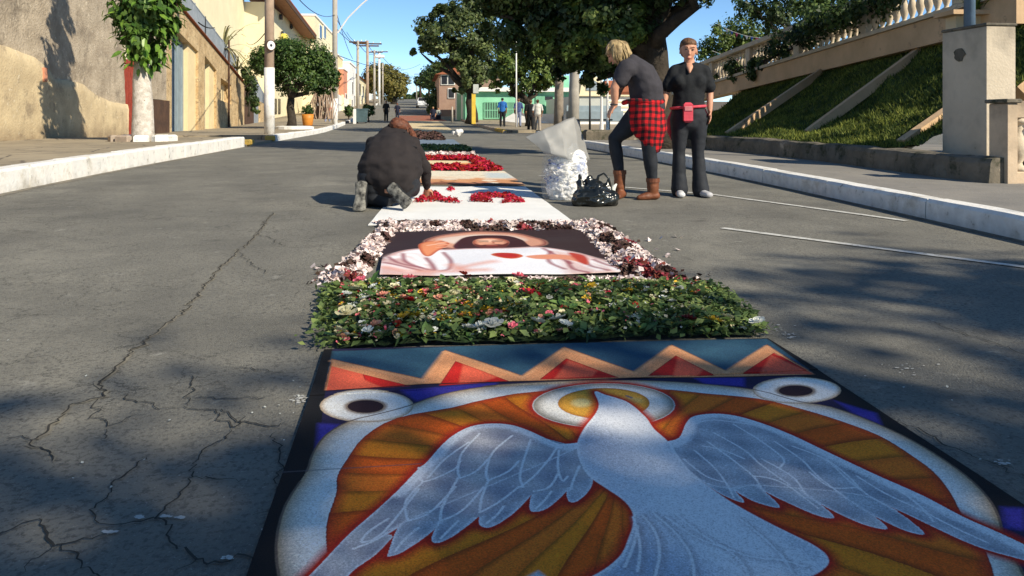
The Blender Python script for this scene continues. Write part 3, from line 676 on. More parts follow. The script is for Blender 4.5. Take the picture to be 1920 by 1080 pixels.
# cables
def cable(a, c, sag, r=.018, seg=14):
    a = Vector(a); c = Vector(c)
    return [a.lerp(c, i / seg) - Vector((0, 0, 4 * sag * (i / seg) * (1 - i / seg))) for i in range(seg + 1)], r
def cables(label, L):
    r = thing('power_cables', label, 'cable', L[0][0])
    for a, c, s, rad in L:
        p, _ = cable(a, c, s); MB().tube(p, rad, 4, False).build('cable', M['wire'], r)
cables('dark power cables sagging from the near pole to the far crossarms', [
    (P(545, -20, 34), P(628, 28, DB), .5, .02), (P(628, 28, DB), P(671, 82, 72), .5, .022), (P(628, 50, DB), P(689, 82, 82), .6, .022),
    (P(630, 20, DB), P(661, 110, 72), .3, .022),
    (P(671, 80, 72), P(702, 100, 105), .5, .03), (P(689, 82, 82), P(711, 99, 118), .5, .03)])
cables('thin faint cables crossing the sky over the far street', [
    (P(634, 104, 60), P(788, 120, 160), 1.2, .03), (P(711, 100, 118), P(788, 141, 165), 1.5, .035), (P(711, 130, 118), P(850, 142, 150), 1.0, .035), (P(650, 60, 70), P(671, 80, 72), .2, .02)])
cables('service cable from the near pole to the cream house', [(P(500, 58, DA), PX(462, 80, -12.9), .3, .018), (P(372, 42, 34), P(402, 52, 36), .1, .03)])

# trash bin, planter
M['binm'] = mat('teal_grey_plastic', (.09, .14, .155), (.06, .10, .11), 3, .45)
q = G(678, 224.5, .0); q = P(678, 225, 56); q.z = zg(q.y) + .02
bn = thing('wheeled_bin', 'dark teal wheeled rubbish bin at the road edge', 'bin', q)
b = MB(); z = q.z
b.add([(q.x - .36, q.y - .36, z + .1), (q.x + .36, q.y - .36, z + .1), (q.x + .36, q.y + .36, z + .1), (q.x - .36, q.y + .36, z + .1), (q.x - .45, q.y - .45, z + .95), (q.x + .45, q.y - .45, z + .95), (q.x + .45, q.y + .45, z + .95), (q.x - .45, q.y + .45, z + .95)], [(0, 3, 2, 1), (4, 5, 6, 7), (0, 1, 5, 4), (1, 2, 6, 5), (2, 3, 7, 6), (3, 0, 4, 7)])
b.build('tub', M['binm'], bn); MB().box((q.x, q.y, z + 1.0), (.98, .98, .1), 0, .03).build('lid', M['binm'], bn)
for s in (-1, 1): MB().tube([(q.x + s * .3 - .04, q.y, z + .1), (q.x + s * .3 + .04, q.y, z + .1)], .1, 12).build('wheel', M['dark'], bn)
wp = P(665, 224, 55.5); wp.z = zg(wp.y); tag(MB().box((wp.x, wp.y, wp.z + .5), (.2, .2, 1.1), 0, .02).build('white_post', M['white']), 'short white post beside the teal bin', 'post')
M['orange'] = mat('orange_pot_glaze', (.60, .24, .035), (.48, .18, .03), 3, .5)
q = P(577, 224, 43); q.z = zg(q.y) + .2
pt = thing('orange_planter', 'bright orange round planter with a clipped shrub on the left pavement', 'planter', q)
MB().lathe(q, [(.22, 0), (.27, .08), (.31, .38), (.33, .66), (.29, .66), (.27, .58)], 16).build('pot', M['orange'], pt, smooth=True)
SHRUBS = [(q + Vector((0, 0, .86)), pt)]
# ================================================================ RIGHT BACKGROUND
GX0, GX1 = P(868, 225, 64).x, P(1092, 225, 60).x
gy = 62.5
gh = thing('green_house', 'long low mint green house with barred windows behind the far pavement', 'house', (GX0, gy, zg(gy)))
zr = P(960, 170, 63).z; zl = zg(gy) - .3
quadbox('wall', GX0, GX1, gy, gy + 12, zl, zr, M['mint'], gh, 0)
quadbox('upper_wall', P(1005, 225, 66).x, GX1, gy + 1.5, gy + 12, zr, P(1040, 142, 65).z, M['mint'], gh, 0)
quadbox('eave_band', GX0 - .2, GX1 + .1, gy - .5, gy + .02, zr - .1, zr + .25, M['white'], gh, .02)
for p0, p1, t, bt in ((905, 936, 192, 222), (944, 966, 192, 218), (1002, 1018, 180, 222), (1008, 1036, 180, 190)):
    x0, x1 = P(p0, 225, 64).x, P(p1, 225, 64).x; z1, z0 = P(p0, t, 64).z, P(p0, bt, 64).z
    f = quadbox('window', x0, x1, gy - .03, gy + .02, z0, z1, M['mintd'], gh, 0)
    pn = quadbox('pane', x0 + .08, x1 - .08, gy - .035, gy - .03, z0 + .08, z1 - .08, M['dark'], f, 0)
    if p1 - p0 > 15 and bt > 200:
        bb = MB(); n = 10
        for i in range(n + 1): bb.box((x0 + (x1 - x0) * i / n, gy - .09, (z0 + z1) / 2), (.05, .03, z1 - z0))
        for zz in (z0, (z0 + z1) / 2, z1): bb.box(((x0 + x1) / 2, gy - .09, zz), (x1 - x0, .035, .05))
        bb.build('window_bars', M['mint'], gh, kind='stuff')
# low white garden wall in front of the green house
lw = thing('low_white_wall', 'low white sloping wall in front of the green house', 'wall', P(1000, 225, 56))
x0, x1 = P(935, 225, 57).x, P(1075, 225, 52).x
MB().prism([(x0, 55.5, .3), (x1, 51, .3), (x1, 51, P(1075, 215, 52).z), (x0 + 1, 55.5, P(960, 212, 57).z), (x0, 55.5, P(930, 226, 57).z)], (0, .2, 0)).build('wall', M['white'], lw)
# green slatted gate leaning along the street side
gg = thing('slatted_green_gate', 'tall gate of leaning mint green boards left of the yellow pole', 'gate', P(870, 228, 60))
for i in range(12):
    t = i / 11; px = 855 + 30 * t; D = 66 - 5 * t; q = P(px, 225, D); zb = zg(q.y); zt = P(px, 168 + 14 * (1 - t) * (i % 3) / 2, D).z
    MB().prism([(q.x, q.y, zb), (q.x + .16, q.y - .38, zb), (q.x + .16, q.y - .38, zt - .1 * (i % 2)), (q.x, q.y, zt)], (-.05, -.02, 0)).build('board', M['mintd'] if i % 4 else M['white'], gg)
# salmon building up the hill, on the right
sh = thing('salmon_house', 'salmon and cream two storey house behind the dark bushy tree', 'house', P(835, 225, 78))
x0, x1 = P(822, 225, 78).x, P(860, 225, 78).x
M['salmon2'] = mat('faded_salmon_paint', (.36, .24, .18), (.27, .17, .13), 1, .85, .006, 20)
quadbox('wall', x0, x1 + 4, 76, 90, .5, P(840, 140, 76).z, M['salmon2'], sh, 0)
MB().prism([(x0 - .4, 75.6, P(840, 140, 76).z), (x1 + 4.4, 75.6, P(840, 140, 76).z), ((x0 + x1) / 2 + 2, 75.6, P(840, 118, 76).z)], (0, 14, 0)).build('roof', M['tile'], sh)
for px, py in ((833, 150), (846, 150), (846, 175)):
    q = P(px, py, 76); f = quadbox('window', q.x - .35, q.x + .35, 75.9, 76.0, q.z - .5, q.z + .5, M['white'], sh, 0); quadbox('pane', q.x - .27, q.x + .27, 75.86, 75.9, q.z - .42, q.z + .42, M['dark'], f, 0)
# cream building with arched window, right
wh = thing('arched_house', 'cream white house with arched gable window behind the lamp posts', 'house', P(1120, 225, 52))
x0, x1 = P(1088, 225, 50).x, P(1262, 225, 50).x; wy = 50.0
quadbox('wall', x0, x1, wy, wy + 12, .2, P(1120, 178, 50).z, M['white'], wh, 0)
b = MB(); n = 12; pl2 = [(P(1098, 225, 49).x, wy - .15, P(1110, 178, 50).z)]
cxm = P(1120, 225, 49.5).x; rr = (P(1142, 225, 49.5).x - P(1098, 225, 49.5).x) / 2; zb = P(1110, 160, 50).z
for i in range(n + 1):
    a = PI - PI * i / n; pl2.append((cxm + rr * math.cos(a), wy - .15, zb + rr * .9 * math.sin(a)))
pl2.append((cxm + rr, wy - .15, P(1110, 178, 50).z)); b.prism(pl2, (0, .8, 0)).build('arched_gable', M['cream2'], wh)
b = MB(); pl2 = [(cxm - rr * .55, wy - .2, zb - .3)] + [(cxm + rr * .55 * math.cos(PI - PI * i / n), wy - .2, zb + rr * .5 * math.sin(PI * i / n)) for i in range(n + 1)] + [(cxm + rr * .55, wy - .2, zb - .3)]
b.prism(pl2, (0, .04, 0)).build('arched_window', M['gate'], wh)
for py in (178, 190, 200, 209):
    z = P(1120, py, 50).z; quadbox('cornice' if py == 178 else 'cladding_band', x0 - .05, x1, wy - (.22 if py == 178 else .05), wy, z - .05, z + .05, M['cream2'], wh, 0)
quadbox('roof', x0 + 2, x1, wy + 1, wy + 11, P(1120, 178, 50).z, P(1120, 150, 52).z, M['tile'], wh, .3)
M['cladd'] = mat('pale_grey_cladding', (.48, .50, .46), (.40, .42, .39), 2, .8)
quadbox('shutter', P(1092, 225, 50).x, P(1150, 225, 50).x, wy - .06, wy - .02, P(1100, 208, 50).z, P(1100, 181, 50).z, M['cladd'], wh, 0)
# garden island: lawn, kerb, bench, lamp posts, slab wall
lawn = sheet('garden_lawn', 5.6, 16, 23.5, 34, .12, M['grass'], follow=False)
lawn['kind'] = 'structure'
def lawnf(u, v): y = 23.5 + 10.5 * v; return (5.6 + 8 * u, y, zg(y) + .12)
tag(blades('lawn_grass', lawnf, 9000, .04, .09, M['blade'], .02), 'short lawn grass on the garden corner', 'grass')
kerb('kerb_garden', 5.4, .2, 21.4, 34, .16, M['kerb'], 1.2, .008, follow=False)
b = MB(); q = P(1135, 250, 21.5); b.box((q.x + .6, q.y, q.z - .15), (2.4, .5, .5), 0, .06)
tag(b.build('garden_wall', M['old_conc']), 'low brown weathered slab wall at the garden corner', 'low wall')
q = P(1112, 214, 33); gz = zg(q.y) + .12
bench = thing('bench', 'dark flat bench on the garden lawn beside the lamp posts', 'bench', (q.x, q.y, gz))
MB().box((q.x, q.y, gz + .55), (1.6, .45, .07), 0, .02).build('seat', M['iron'], bench)
for s in (-.65, .65): MB().box((q.x + s, q.y, gz + .26), (.1, .35, .52), 0, .02).build('leg', M['iron'], bench)
bt = thing('blue_grey_bench', 'pale blue grey concrete garden seat behind the dark bench', 'bench', P(1115, 228, 36))
q = P(1115, 228, 36); MB().box((q.x, q.y, q.z + .25), (2.6, .5, .5), 0, .03).build('seat', M['gate'], bt); MB().box((q.x, q.y + .2, q.z + .6), (2.6, .12, .3), 0, .03).build('backrest', M['gate'], bt)
def lamp(label, px, D, pyt, n=2):
    q = P(px, 225, D); g = zg(q.y) + .12; zt = P(px, pyt, D).z
    r = thing('lamp_post', label, 'lamp post', (q.x, q.y, g), 'lamp posts in the garden')
    MB().tube([(q.x, q.y, g), (q.x, q.y, zt)], [.05, .035], 8).build('shaft', M['white'], r)
    MB().lathe((q.x, q.y, g), [(.16, 0), (.16, .1), (.07, .2), (.06, .5)], 10).build('foot', M['white'], r)
    for s in ((-.16, .16) if n == 2 else (0,)):
        MB().tube([(q.x, q.y, zt - .15), (q.x + s, q.y, zt - .08)], .02, 6).build('bracket', M['white'], r)
        MB().lathe((q.x + s, q.y, zt - .1), [(.02, 0), (.09, .05), (.12, .13), (.09, .21), (.02, .25)], 10).build('globe', M['white'], r, smooth=True)
lamp('pale lamp post with twin globes just left of the bending woman', 1128, 24, 112)
lamp('thinner lamp post with twin globes behind the first one', 1139, 30, 122)
def mast(label, px, pyb, pyt, D, r, m, cat='mast', name='mast'):
    q = P(px, pyb, D); z0 = zg(q.y)
    return tag(MB().lathe((q.x, q.y, z0), [(r, 0), (r * .7, P(px, pyt, D).z - z0)], 8).build(name, m, smooth=True), label, cat)
mast('slim pale mast rising in front of the middle tree', 968, 190, 55, 44, .05, M['white'])
mast('dark thin post on the lawn left of the lamp posts', 1106, 232, 160, 32, .05, M['iron'], 'post', 'post')
mast('thin whitish mast between the two tall bare trunks', 1069, 225, 130, 40, .05, M['white'])
# yellow sign pole
q = P(888, 234, 52); z0 = zg(q.y) + .1
yp = thing('yellow_pole', 'yellow post with a small white box sign before the green house', 'sign post', (q.x, q.y, z0))
M['yel'] = mat('yellow_post_paint', (.72, .50, .06), (.6, .40, .05), 3, .6)
MB().box((q.x, q.y, (z0 + P(888, 175, 52).z) / 2), (.26, .26, P(888, 175, 52).z - z0), 0, .02).build('post', M['yel'], yp)
MB().box((P(892, 167, 52).x, q.y - .1, P(892, 167, 52).z), (.36, .2, .62), 0, .03).build('sign_box', M['cladd'], yp)
mast('thin grey street pole before the salmon house', 848, 230, 200, 60, .08, M['greyp'], 'post', 'post')
# far hedge line & hill beyond crest
M['farhill'] = mat('far_wooded_hill', (.035, .06, .045), (.02, .035, .03), .05, 1)
b = MB()
def hill(u, v):
    x = -60 + 160 * u; y = 260 + 60 * v; h = 8.2 + 1.9 * noise.noise((x * .05, 3, 0)) + .8 * noise.noise((x * .3, v, 0)) + 3.5 * max(0, u - .38)
    return (x, y, (4 if v == 0 else h + 1.5 * v))
b.grid(hill, 120, 4); b.build('far_hill', M['farhill'], kind='structure')
# far car
M['carp'] = mat('white_car_paint', (.66, .68, .70), None, 3, .3, coat=.6)
def car(label, px, D, m, rz=0.0):
    q = P(px, 225, D); z = zg(q.y); r = thing('parked_car', label, 'car', (q.x, q.y, z))
    c, s = math.cos(rz), math.sin(rz)
    def T(x, y, h): return (q.x + x * c - y * s, q.y + x * s + y * c, z + h)
    L = [(-2.0, .35), (-2.0, .75), (-1.85, .9), (-1.0, .98), (-.45, 1.42), (1.1, 1.45), (1.75, 1.0), (2.0, .9), (2.0, .35)]
    vs = []; fs = []
    for i, (y, h) in enumerate(L):
        w = .84 if h < 1.0 else .68
        vs += [T(-w, y, h), T(w, y, h)]
    n = len(L); fs = [(2 * i, 2 * i + 1, 2 * i + 3, 2 * i + 2) for i in range(n - 1)] + [tuple(2 * i for i in range(n))[::-1], tuple(2 * i + 1 for i in range(n)), (0, 2 * n - 2, 2 * n - 1, 1)]
    MB().add(vs, fs).build('body', m, r)
    MB().add([T(-.7, -.99, 1.0), T(.7, -.99, 1.0), T(.62, -.5, 1.38), T(-.62, -.5, 1.38)], [(0, 1, 2, 3)]).add([T(-.7, -1.0, 1.01), T(.7, -1.0, 1.01), T(.62, -.51, 1.39), T(-.62, -.51, 1.39)], [(0, 1, 2, 3)]).build('windscreen', M['dark'], r)
    for a in (-.78, .78):
        for y in (-1.3, 1.3):
            MB().tube([T(a - .1, y, .32), T(a + .1, y, .32)], .32, 14).build('wheel', M['dark'], r)
        MB().box(T(a * .75, -2.02, .68), (.28, .06, .14), rz, .02).build('headlight', M['white'], r)
car('small white car facing the camera high on the far hill road', 793, 108, M['carp'], .06)
q = P(758, 205, 98)

# ================================================================ TREES
def leafmat(n, c1, c2, isl=.4, tr=.3): return mat(n, c1, c2, 1.1, .55, island=isl, trans=tr, spec=.4)
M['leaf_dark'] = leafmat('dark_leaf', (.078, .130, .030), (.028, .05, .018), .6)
M['leaf_bush'] = leafmat('clipped_leaf', (.075, .135, .024), (.035, .075, .018), .5)
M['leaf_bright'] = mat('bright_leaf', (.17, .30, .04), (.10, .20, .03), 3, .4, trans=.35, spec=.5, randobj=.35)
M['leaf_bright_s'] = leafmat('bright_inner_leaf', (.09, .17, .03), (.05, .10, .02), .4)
M['leaf_olive'] = leafmat('olive_leaf', (.125, .165, .05), (.06, .085, .028), .5)
M['leaf_gold'] = leafmat('golden_olive_leaf', (.24, .21, .05), (.13, .12, .03), .35)
M['leaf_yel'] = leafmat('yellow_green_leaf', (.17, .24, .045), (.08, .12, .03), .5)  # yellow green, also used for sunlit patches painted into the street tree
M['bark'] = mat('dark_bark', (.06, .048, .036), (.03, .024, .018), 6, .95, .03, 18)
M['bark_l'] = mat('pale_bark', (.34, .28, .22), (.22, .18, .14), 5, .9, .01, 25)
M['lime'] = mat('limewashed_bark', (.62, .58, .53), (.38, .34, .29), 9, .9, .012, 35, spots=[((.25, .20, .16), 14, .58, .08)])
def leaves(name, blobs, n, size, m, parent, clump=None, cs=.35, surf=.55, aspect=.55, seed=0, droop=0.0):
    rs = np.random.RandomState(100 + seed); B = [(np.array(c), np.array(r if hasattr(r, '__len__') else (r, r, r))) for c, r in blobs]
    wts = np.array([np.prod(r) ** (2 / 3) for _, r in B]); wts /= wts.sum()
    K = clump or max(12, n // 60); cc = np.zeros((K, 3)); cr = np.zeros((K, 1)); idx = rs.choice(len(B), K, p=wts); cout = np.zeros((K, 3))
    d = rs.randn(K, 3); d /= np.linalg.norm(d, axis=1)[:, None]; rad = surf + (1 - surf) * rs.rand(K, 1) ** .6; 
    for i in range(K): cc[i] = B[idx[i]][0] + d[i] * rad[i] * B[idx[i]][1]; cr[i] = B[idx[i]][1].mean() * cs * (.6 + .8 * rs.rand()); cout[i] = d[i]
    ci = rs.randint(0, K, n); g = rs.randn(n, 3); gl = np.linalg.norm(g, axis=1)[:, None]; g = g / gl * (rs.rand(n, 1) ** .45)
    pos = cc[ci] + g * cr[ci]
    nrm = g + cout[ci] * .8 + rs.randn(n, 3) * .6 + np.array((0, 0, .5)); nrm /= np.linalg.norm(nrm, axis=1)[:, None]
    t = rs.randn(n, 3) + np.array((0, 0, -droop)); t -= (t * nrm).sum(1)[:, None] * nrm; t /= np.linalg.norm(t, axis=1)[:, None]
    bt = np.cross(nrm, t); s = size * (.6 + .8 * rs.rand(n, 1))
    V = np.stack([pos - t * s * .5, pos + bt * s * aspect * .5 + nrm * s * .06, pos + t * s * .5, pos - bt * s * aspect * .5 + nrm * s * .06], 1)
    return np_mesh(name, V.reshape(-1, 3), np.arange(4 * n).reshape(-1, 4), m, parent, kind='stuff')
def limbs(name, base, top_pts, r0, m, parent, wob=.15, seed=0, split=None):
    rn = random.Random(seed); b = MB(); base = Vector(base)
    for p, r1 in top_pts:
        p = Vector(p); pts = []; rr = []
        for i in range(7):
            t = i / 6; q = base.lerp(p, t) + Vector((rn.uniform(-wob, wob), rn.uniform(-wob, wob), 0)) * math.sin(PI * t)
            q.z += .0; pts.append(q); rr.append(r0 * (1 - t) + r1 * t)
        b.tube(pts, rr, 7)
    return b.build(name, m, parent, smooth=True)
def tree(name, label, base, blobs, n, size, lm, tr, bm, crotch=None, cat='tree', group=None, seed=0, trunk=None, **kw):
    base = Vector(base); r = thing(name, label, cat, base, group)
    cen = sum((Vector(c) for c, _ in blobs), Vector()) / len(blobs)
    cro = Vector(crotch) if crotch is not None else base.lerp(cen, .5)
    tp = trunk or [base - Vector((0, 0, .1)), base.lerp(cro, .3) + Vector((tr * .2, 0, 0)), base.lerp(cro, .7) - Vector((tr * .2, 0, 0)), cro]
    k = len(tp); MB().tube(tp, [tr * 1.25 if i == 0 else tr * (1 - .25 * i / (k - 1)) for i in range(k)], 12).build('trunk', bm, r, smooth=True)
    limbs('branches', cro, [(Vector(c) + Vector((0, 0, 0)), tr * .12) for c, _ in blobs], tr * .6, bm, r, wob=.3, seed=seed)
    leaves('crown', blobs, n, size, lm, r, seed=seed, **kw)
    return r
def Bl(px, py, D, rx, ry=None, rd=None):    # a blob given where it shows in the picture and how far it is; radii in pixels there
    s = D / F; ry = ry or rx; return (tuple(P(px, py, D)), (rx * s, (rd or rx) * s, ry * s))
# near left tree: limewashed trunk and a column of big leaves
Dl = 17.0; q = P(268, 263, Dl); q.z = zg(q.y) + .26
lt = thing('leafy_street_tree', 'street tree with limewashed pale trunk and shaggy column of big bright leaves', 'tree', q)
tz = P(268, 118, Dl).z
w = Dl / F
MB().tube([q - Vector((0, 0, .1)), q + Vector((0, 0, .15)), q + Vector((.0, 0, .8)), P(266, 150, Dl), P(266, 110, Dl)], [22 * w, 20 * w, 18 * w, 16 * w, 13 * w], 20).build('trunk', M['lime'], lt, smooth=True)
limbs('branches', P(266, 112, Dl), [(P(250, 20, Dl), .03), (P(290, 10, Dl), .03), (P(275, -60, Dl), .03), (P(240, 60, Dl - .3), .02)], .11, M['bark'], lt, .1, 3)
blb = [Bl(272, 80, Dl, 50, 42), Bl(272, 20, Dl, 62, 45), Bl(275, -40, Dl, 68, 50), Bl(270, 112, Dl, 32, 20), Bl(262, -110, Dl, 48, 60), Bl(295, -20, Dl, 45), Bl(265, -190, Dl, 42, 60), Bl(268, -270, Dl, 40, 60)]
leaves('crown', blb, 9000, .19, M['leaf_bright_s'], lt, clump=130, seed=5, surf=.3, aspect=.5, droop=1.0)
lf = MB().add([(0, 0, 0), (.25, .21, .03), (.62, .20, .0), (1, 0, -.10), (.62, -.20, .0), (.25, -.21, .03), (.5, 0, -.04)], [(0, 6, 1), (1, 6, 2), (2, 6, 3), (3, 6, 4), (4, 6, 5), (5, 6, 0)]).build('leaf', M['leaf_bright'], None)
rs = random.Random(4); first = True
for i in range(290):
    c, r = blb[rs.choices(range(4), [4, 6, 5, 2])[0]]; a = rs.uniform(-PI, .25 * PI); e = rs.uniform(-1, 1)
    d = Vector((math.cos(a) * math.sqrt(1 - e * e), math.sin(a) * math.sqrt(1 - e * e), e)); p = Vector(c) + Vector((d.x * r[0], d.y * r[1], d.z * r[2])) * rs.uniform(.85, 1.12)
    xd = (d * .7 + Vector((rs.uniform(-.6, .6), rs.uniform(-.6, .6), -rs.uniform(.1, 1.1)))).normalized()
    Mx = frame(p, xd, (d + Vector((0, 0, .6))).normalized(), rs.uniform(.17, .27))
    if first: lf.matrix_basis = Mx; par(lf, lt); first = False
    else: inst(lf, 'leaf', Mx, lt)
# whitewashed ring stones
ring = thing('tree_ring', 'ring of whitewashed blocks around the limewashed street tree', 'kerb ring', q)
for k in range(9):
    a = -2.6 + k * .62; rr = .62
    c = (q.x + rr * math.cos(a), q.y + rr * math.sin(a) * .8, q.z + .05)
    MB().box(c, (.30, .15, .17), a + PI / 2, .03).build('kerb_block', M['kerb'] if k > 1 else M['kerb_p'], ring)
# clipped round tree
Dq = 37.0; q = P(546, 232, Dq); q.z = zg(q.y) + .2
tree('clipped_tree', 'round clipped dense green tree on several dark stems behind the near pole', q,
     [Bl(522, 112, Dq, 48, 32), Bl(565, 108, Dq, 52, 34), Bl(600, 130, Dq, 36, 34), Bl(500, 118, Dq, 32, 30), Bl(560, 145, Dq, 55, 30), Bl(610, 152, Dq, 24, 24), Bl(540, 92, Dq, 34, 16)], 26000, .13, M['leaf_bush'], .22, M['bark'],
     crotch=P(546, 185, Dq), seed=1, clump=500, cs=.28, surf=.7)
ring2 = tag(MB().lathe(q + Vector((.2, -.3, -.05)), [(.9, 0), (.9, .16), (.7, .2), (.65, 0)], 16).build('tree_ring', M['kerb']), 'white round tree ring at the foot of the clipped tree', 'kerb ring')
# big dark street tree, right of centre
Db = 15.6; q = P(1240, 280, Db); q.z = zg(q.y) + .165
big = [Bl(940, 30, 17, 60, 40), Bl(1000, 60, 16.5, 70, 40), Bl(1080, 40, 16, 90, 60), Bl(1080, 95, 16, 60, 30), Bl(1150, 30, 15.5, 80, 70), Bl(1185, 100, 16.5, 30, 45), Bl(1120, 110, 16.3, 45, 30), Bl(1270, -40, 15, 90, 50), Bl(1000, -60, 16, 120, 70), Bl(1150, -90, 15, 130, 70), Bl(930, -20, 17, 60, 40), Bl(1230, -10, 15.6, 60, 35), Bl(1350, -70, 14, 80, 55), Bl(1100, -190, 16, 170, 90), Bl(1280, -200, 15, 150, 90), Bl(960, -150, 17.5, 120, 80), Bl(1120, 150, 16.8, 34, 28), Bl(1050, 120, 17, 40, 26)]
bt_ = tree('street_tree', 'large dark street tree with thick forked trunk behind the two standing women', q, big, 78000, .13, M['leaf_dark'], .28, M['bark'],
     crotch=P(1228, 90, Db), trunk=[q - Vector((0, 0, .1)), P(1240, 240, Db), P(1234, 170, Db), P(1230, 100, Db), P(1222, 40, Db), P(1215, -30, Db)], seed=2, clump=900, cs=.30, surf=.45)
MB().tube([P(1240, 60, Db), P(1262, 30, Db), P(1285, 5, Db), P(1310, -40, Db)], [.17, .14, .12, .08], 10).build('forked_limb', M['bark'], bt_, smooth=True)
leaves('upper_crown', [Bl(1180, -360, 15.5, 200, 130), Bl(980, -300, 17, 130, 110), Bl(1380, -280, 14.5, 150, 110), Bl(1150, -520, 15.5, 170, 100)], 16000, .24, M['leaf_dark'], bt_, seed=22, clump=300, cs=.35, surf=.2)
leaves('painted_sunlit_leaves', [Bl(1170, 75, 15.4, 40, 50), Bl(1185, 40, 15.2, 35, 40), Bl(1120, 20, 15.2, 60, 35), Bl(1060, 70, 15.3, 50, 40), Bl(1140, 70, 15.2, 40, 40)], 6500, .14, M['leaf_yel'], bt_, seed=21, clump=60, cs=.4)  # lighter leaf colour paints sunlit patches into the dark crown
# middle trees beyond the side street
D1 = 55.0; q = P(884, 232, D1); q.z = zg(q.y) + .1
tree('broad_tree', 'dark spreading tree left of the yellow pole against the blue sky', q,
     [Bl(830, 60, D1, 50, 45), Bl(800, 85, D1, 34, 26), Bl(880, 60, D1, 50, 60), Bl(850, 110, D1, 45, 30), Bl(895, 140, D1, 40, 30), Bl(880, 10, D1, 50, 30), Bl(925, 100, D1, 45, 45), Bl(790, 100, D1, 24, 10), Bl(835, 25, D1, 30, 22), Bl(870, 160, D1, 26, 18)], 24000, .26, M['leaf_olive'], .42, M['bark'],
     crotch=P(884, 175, D1), seed=3, clump=210, cs=.27, surf=.4)
D2 = 46.0; q = P(992, 234, D2); q.z = zg(q.y)
tree('loose_tree', 'smaller yellowish green tree forking low before the green house', q,
     [Bl(960, 120, D2, 40, 30), Bl(1000, 100, D2, 45, 35), Bl(985, 150, D2, 35, 24), Bl(1020, 140, D2, 28, 30), Bl(940, 145, D2, 25, 18), Bl(1040, 100, D2, 30, 40), Bl(950, 170, D2, 22, 8)], 13000, .22, M['leaf_yel'], .26, M['bark'],
     crotch=P(990, 195, D2), seed=4, clump=260, cs=.28, surf=.5)
D3 = 84.0; q = P(818, 228, D3)
tree('round_bush', 'dense dark rounded bush at the foot of the hill road on the right', (q.x, q.y, zg(q.y)), [Bl(822, 190, D3, 22, 26), Bl(832, 205, D3, 18, 20), Bl(812, 202, D3, 11, 16)], 9000, .26, M['leaf_dark'], .3, M['bark'], seed=6, clump=150)
for i, (px, py, D, r, lb) in enumerate([(738, 155, 135, 30, 'golden olive roadside tree beyond the left row of houses'), (715, 140, 145, 28, 'taller olive tree half hidden behind the far poles')]):
    q = P(px, 200, D); tree('roadside_tree', lb, (q.x, q.y, zg(q.y)), [Bl(px, py, D, r, r * .8), Bl(px + 8, py + 15, D, r * .7, r * .5), Bl(px - 12, py + 8, D, r * .7, r * .9), Bl(px + 12, py - 4, D, r * .5, r * .5)], 8000, .45, M['leaf_gold'], .5, M['bark'], seed=7 + i, clump=200)
for i, (px, py, D, r) in enumerate([(765, 184, 210, 9), (782, 178, 205, 10), (812, 180, 180, 14), (795, 186, 215, 10)]):
    q = P(px, 195, D); tree('crest_tree', ['low tree leftmost on the far crest', 'low tree in the middle of the far crest', 'larger dark tree rightmost on the far crest', 'small tree behind the white car on the crest'][i], (q.x, q.y, zg(q.y) - .5), [Bl(px, py, D, r, r * .7), Bl(px + r * .7, py + 2, D, r * .7, r * .5)], 1600, .6, M['leaf_dark'], .3, M['bark'], seed=30 + i, clump=50)
for i, (x, y) in enumerate([(6.2, 92), (5.2, 108), (6.0, 128), (5.0, 150)]):  # trees added, partly hidden, to throw shadow bands over the hill road
    x += cx(y); z = zg(y); tree('shadow_band_tree', ['added shade tree just behind the salmon house', 'second added shade tree up the hill behind the salmon house', 'third added shade tree up the hill on the right', 'farthest added shade tree up the hill on the right'][i], (x, y, z), [((x, y, z + 4.6), (2.6, 2.4, 1.9)), ((x - 1.6, y, z + 4.2), (1.6, 1.6, 1.2)), ((x + .8, y + .5, z + 5.8), (1.6, 1.6, 1.2))], 3000, .42, M['leaf_dark'], .25, M['bark'], seed=60 + i, clump=120)
# bare trunked tall trees
for i, (px, D, r, lb) in enumerate([(1047, 36, .24, 'tall tree with pale bare trunk before the green house'), (1075, 34, .26, 'tall tree with browner trunk right of the pale trunked one')]):
    q = P(px, 232, D); q.z = zg(q.y)
    t = thing('tall_tree', lb, 'tree', q); top = P(px + 4, -30, D)
    MB().tube([q, q.lerp(top, .3) , q.lerp(top, .6) + Vector((.06, 0, 0)), top], [r, r * .85, r * .8, r * .7], 12).build('trunk', M['bark_l'] if i == 0 else M['greyp'], t, smooth=True)
    fr = MB(); rs = random.Random(i)
    for k in range(16):
        a = 2 * PI * k / 16; L = 2.6; el = rs.uniform(.1, 1.0); pp = []
        for s in range(8):
            u = s / 7; pp.append(top + Vector((math.cos(a) * L * u, math.sin(a) * L * u, L * (el * u - 1.2 * u * u))))
        for s in range(7):
            d = (pp[s + 1] - pp[s]); sd = d.cross(Vector((0, 0, 1))).normalized()
            for sg_ in (-1, 1):
                fr.add([pp[s], pp[s] + sd * sg_ * .55 - Vector((0, 0, .25)), pp[s + 1]], [(0, 1, 2)])
    leaves('crown', [Bl(px + 5, 20, D, 90, 70), Bl(px + (60 if i else -60), -40, D, 90, 80), Bl(px, -110, D, 100, 60), Bl(px + (40 if i else -30), 80, D, 40, 40)], 7000, .26, M['leaf_dark'], t, seed=90 + i, clump=200, cs=.3, surf=.3)
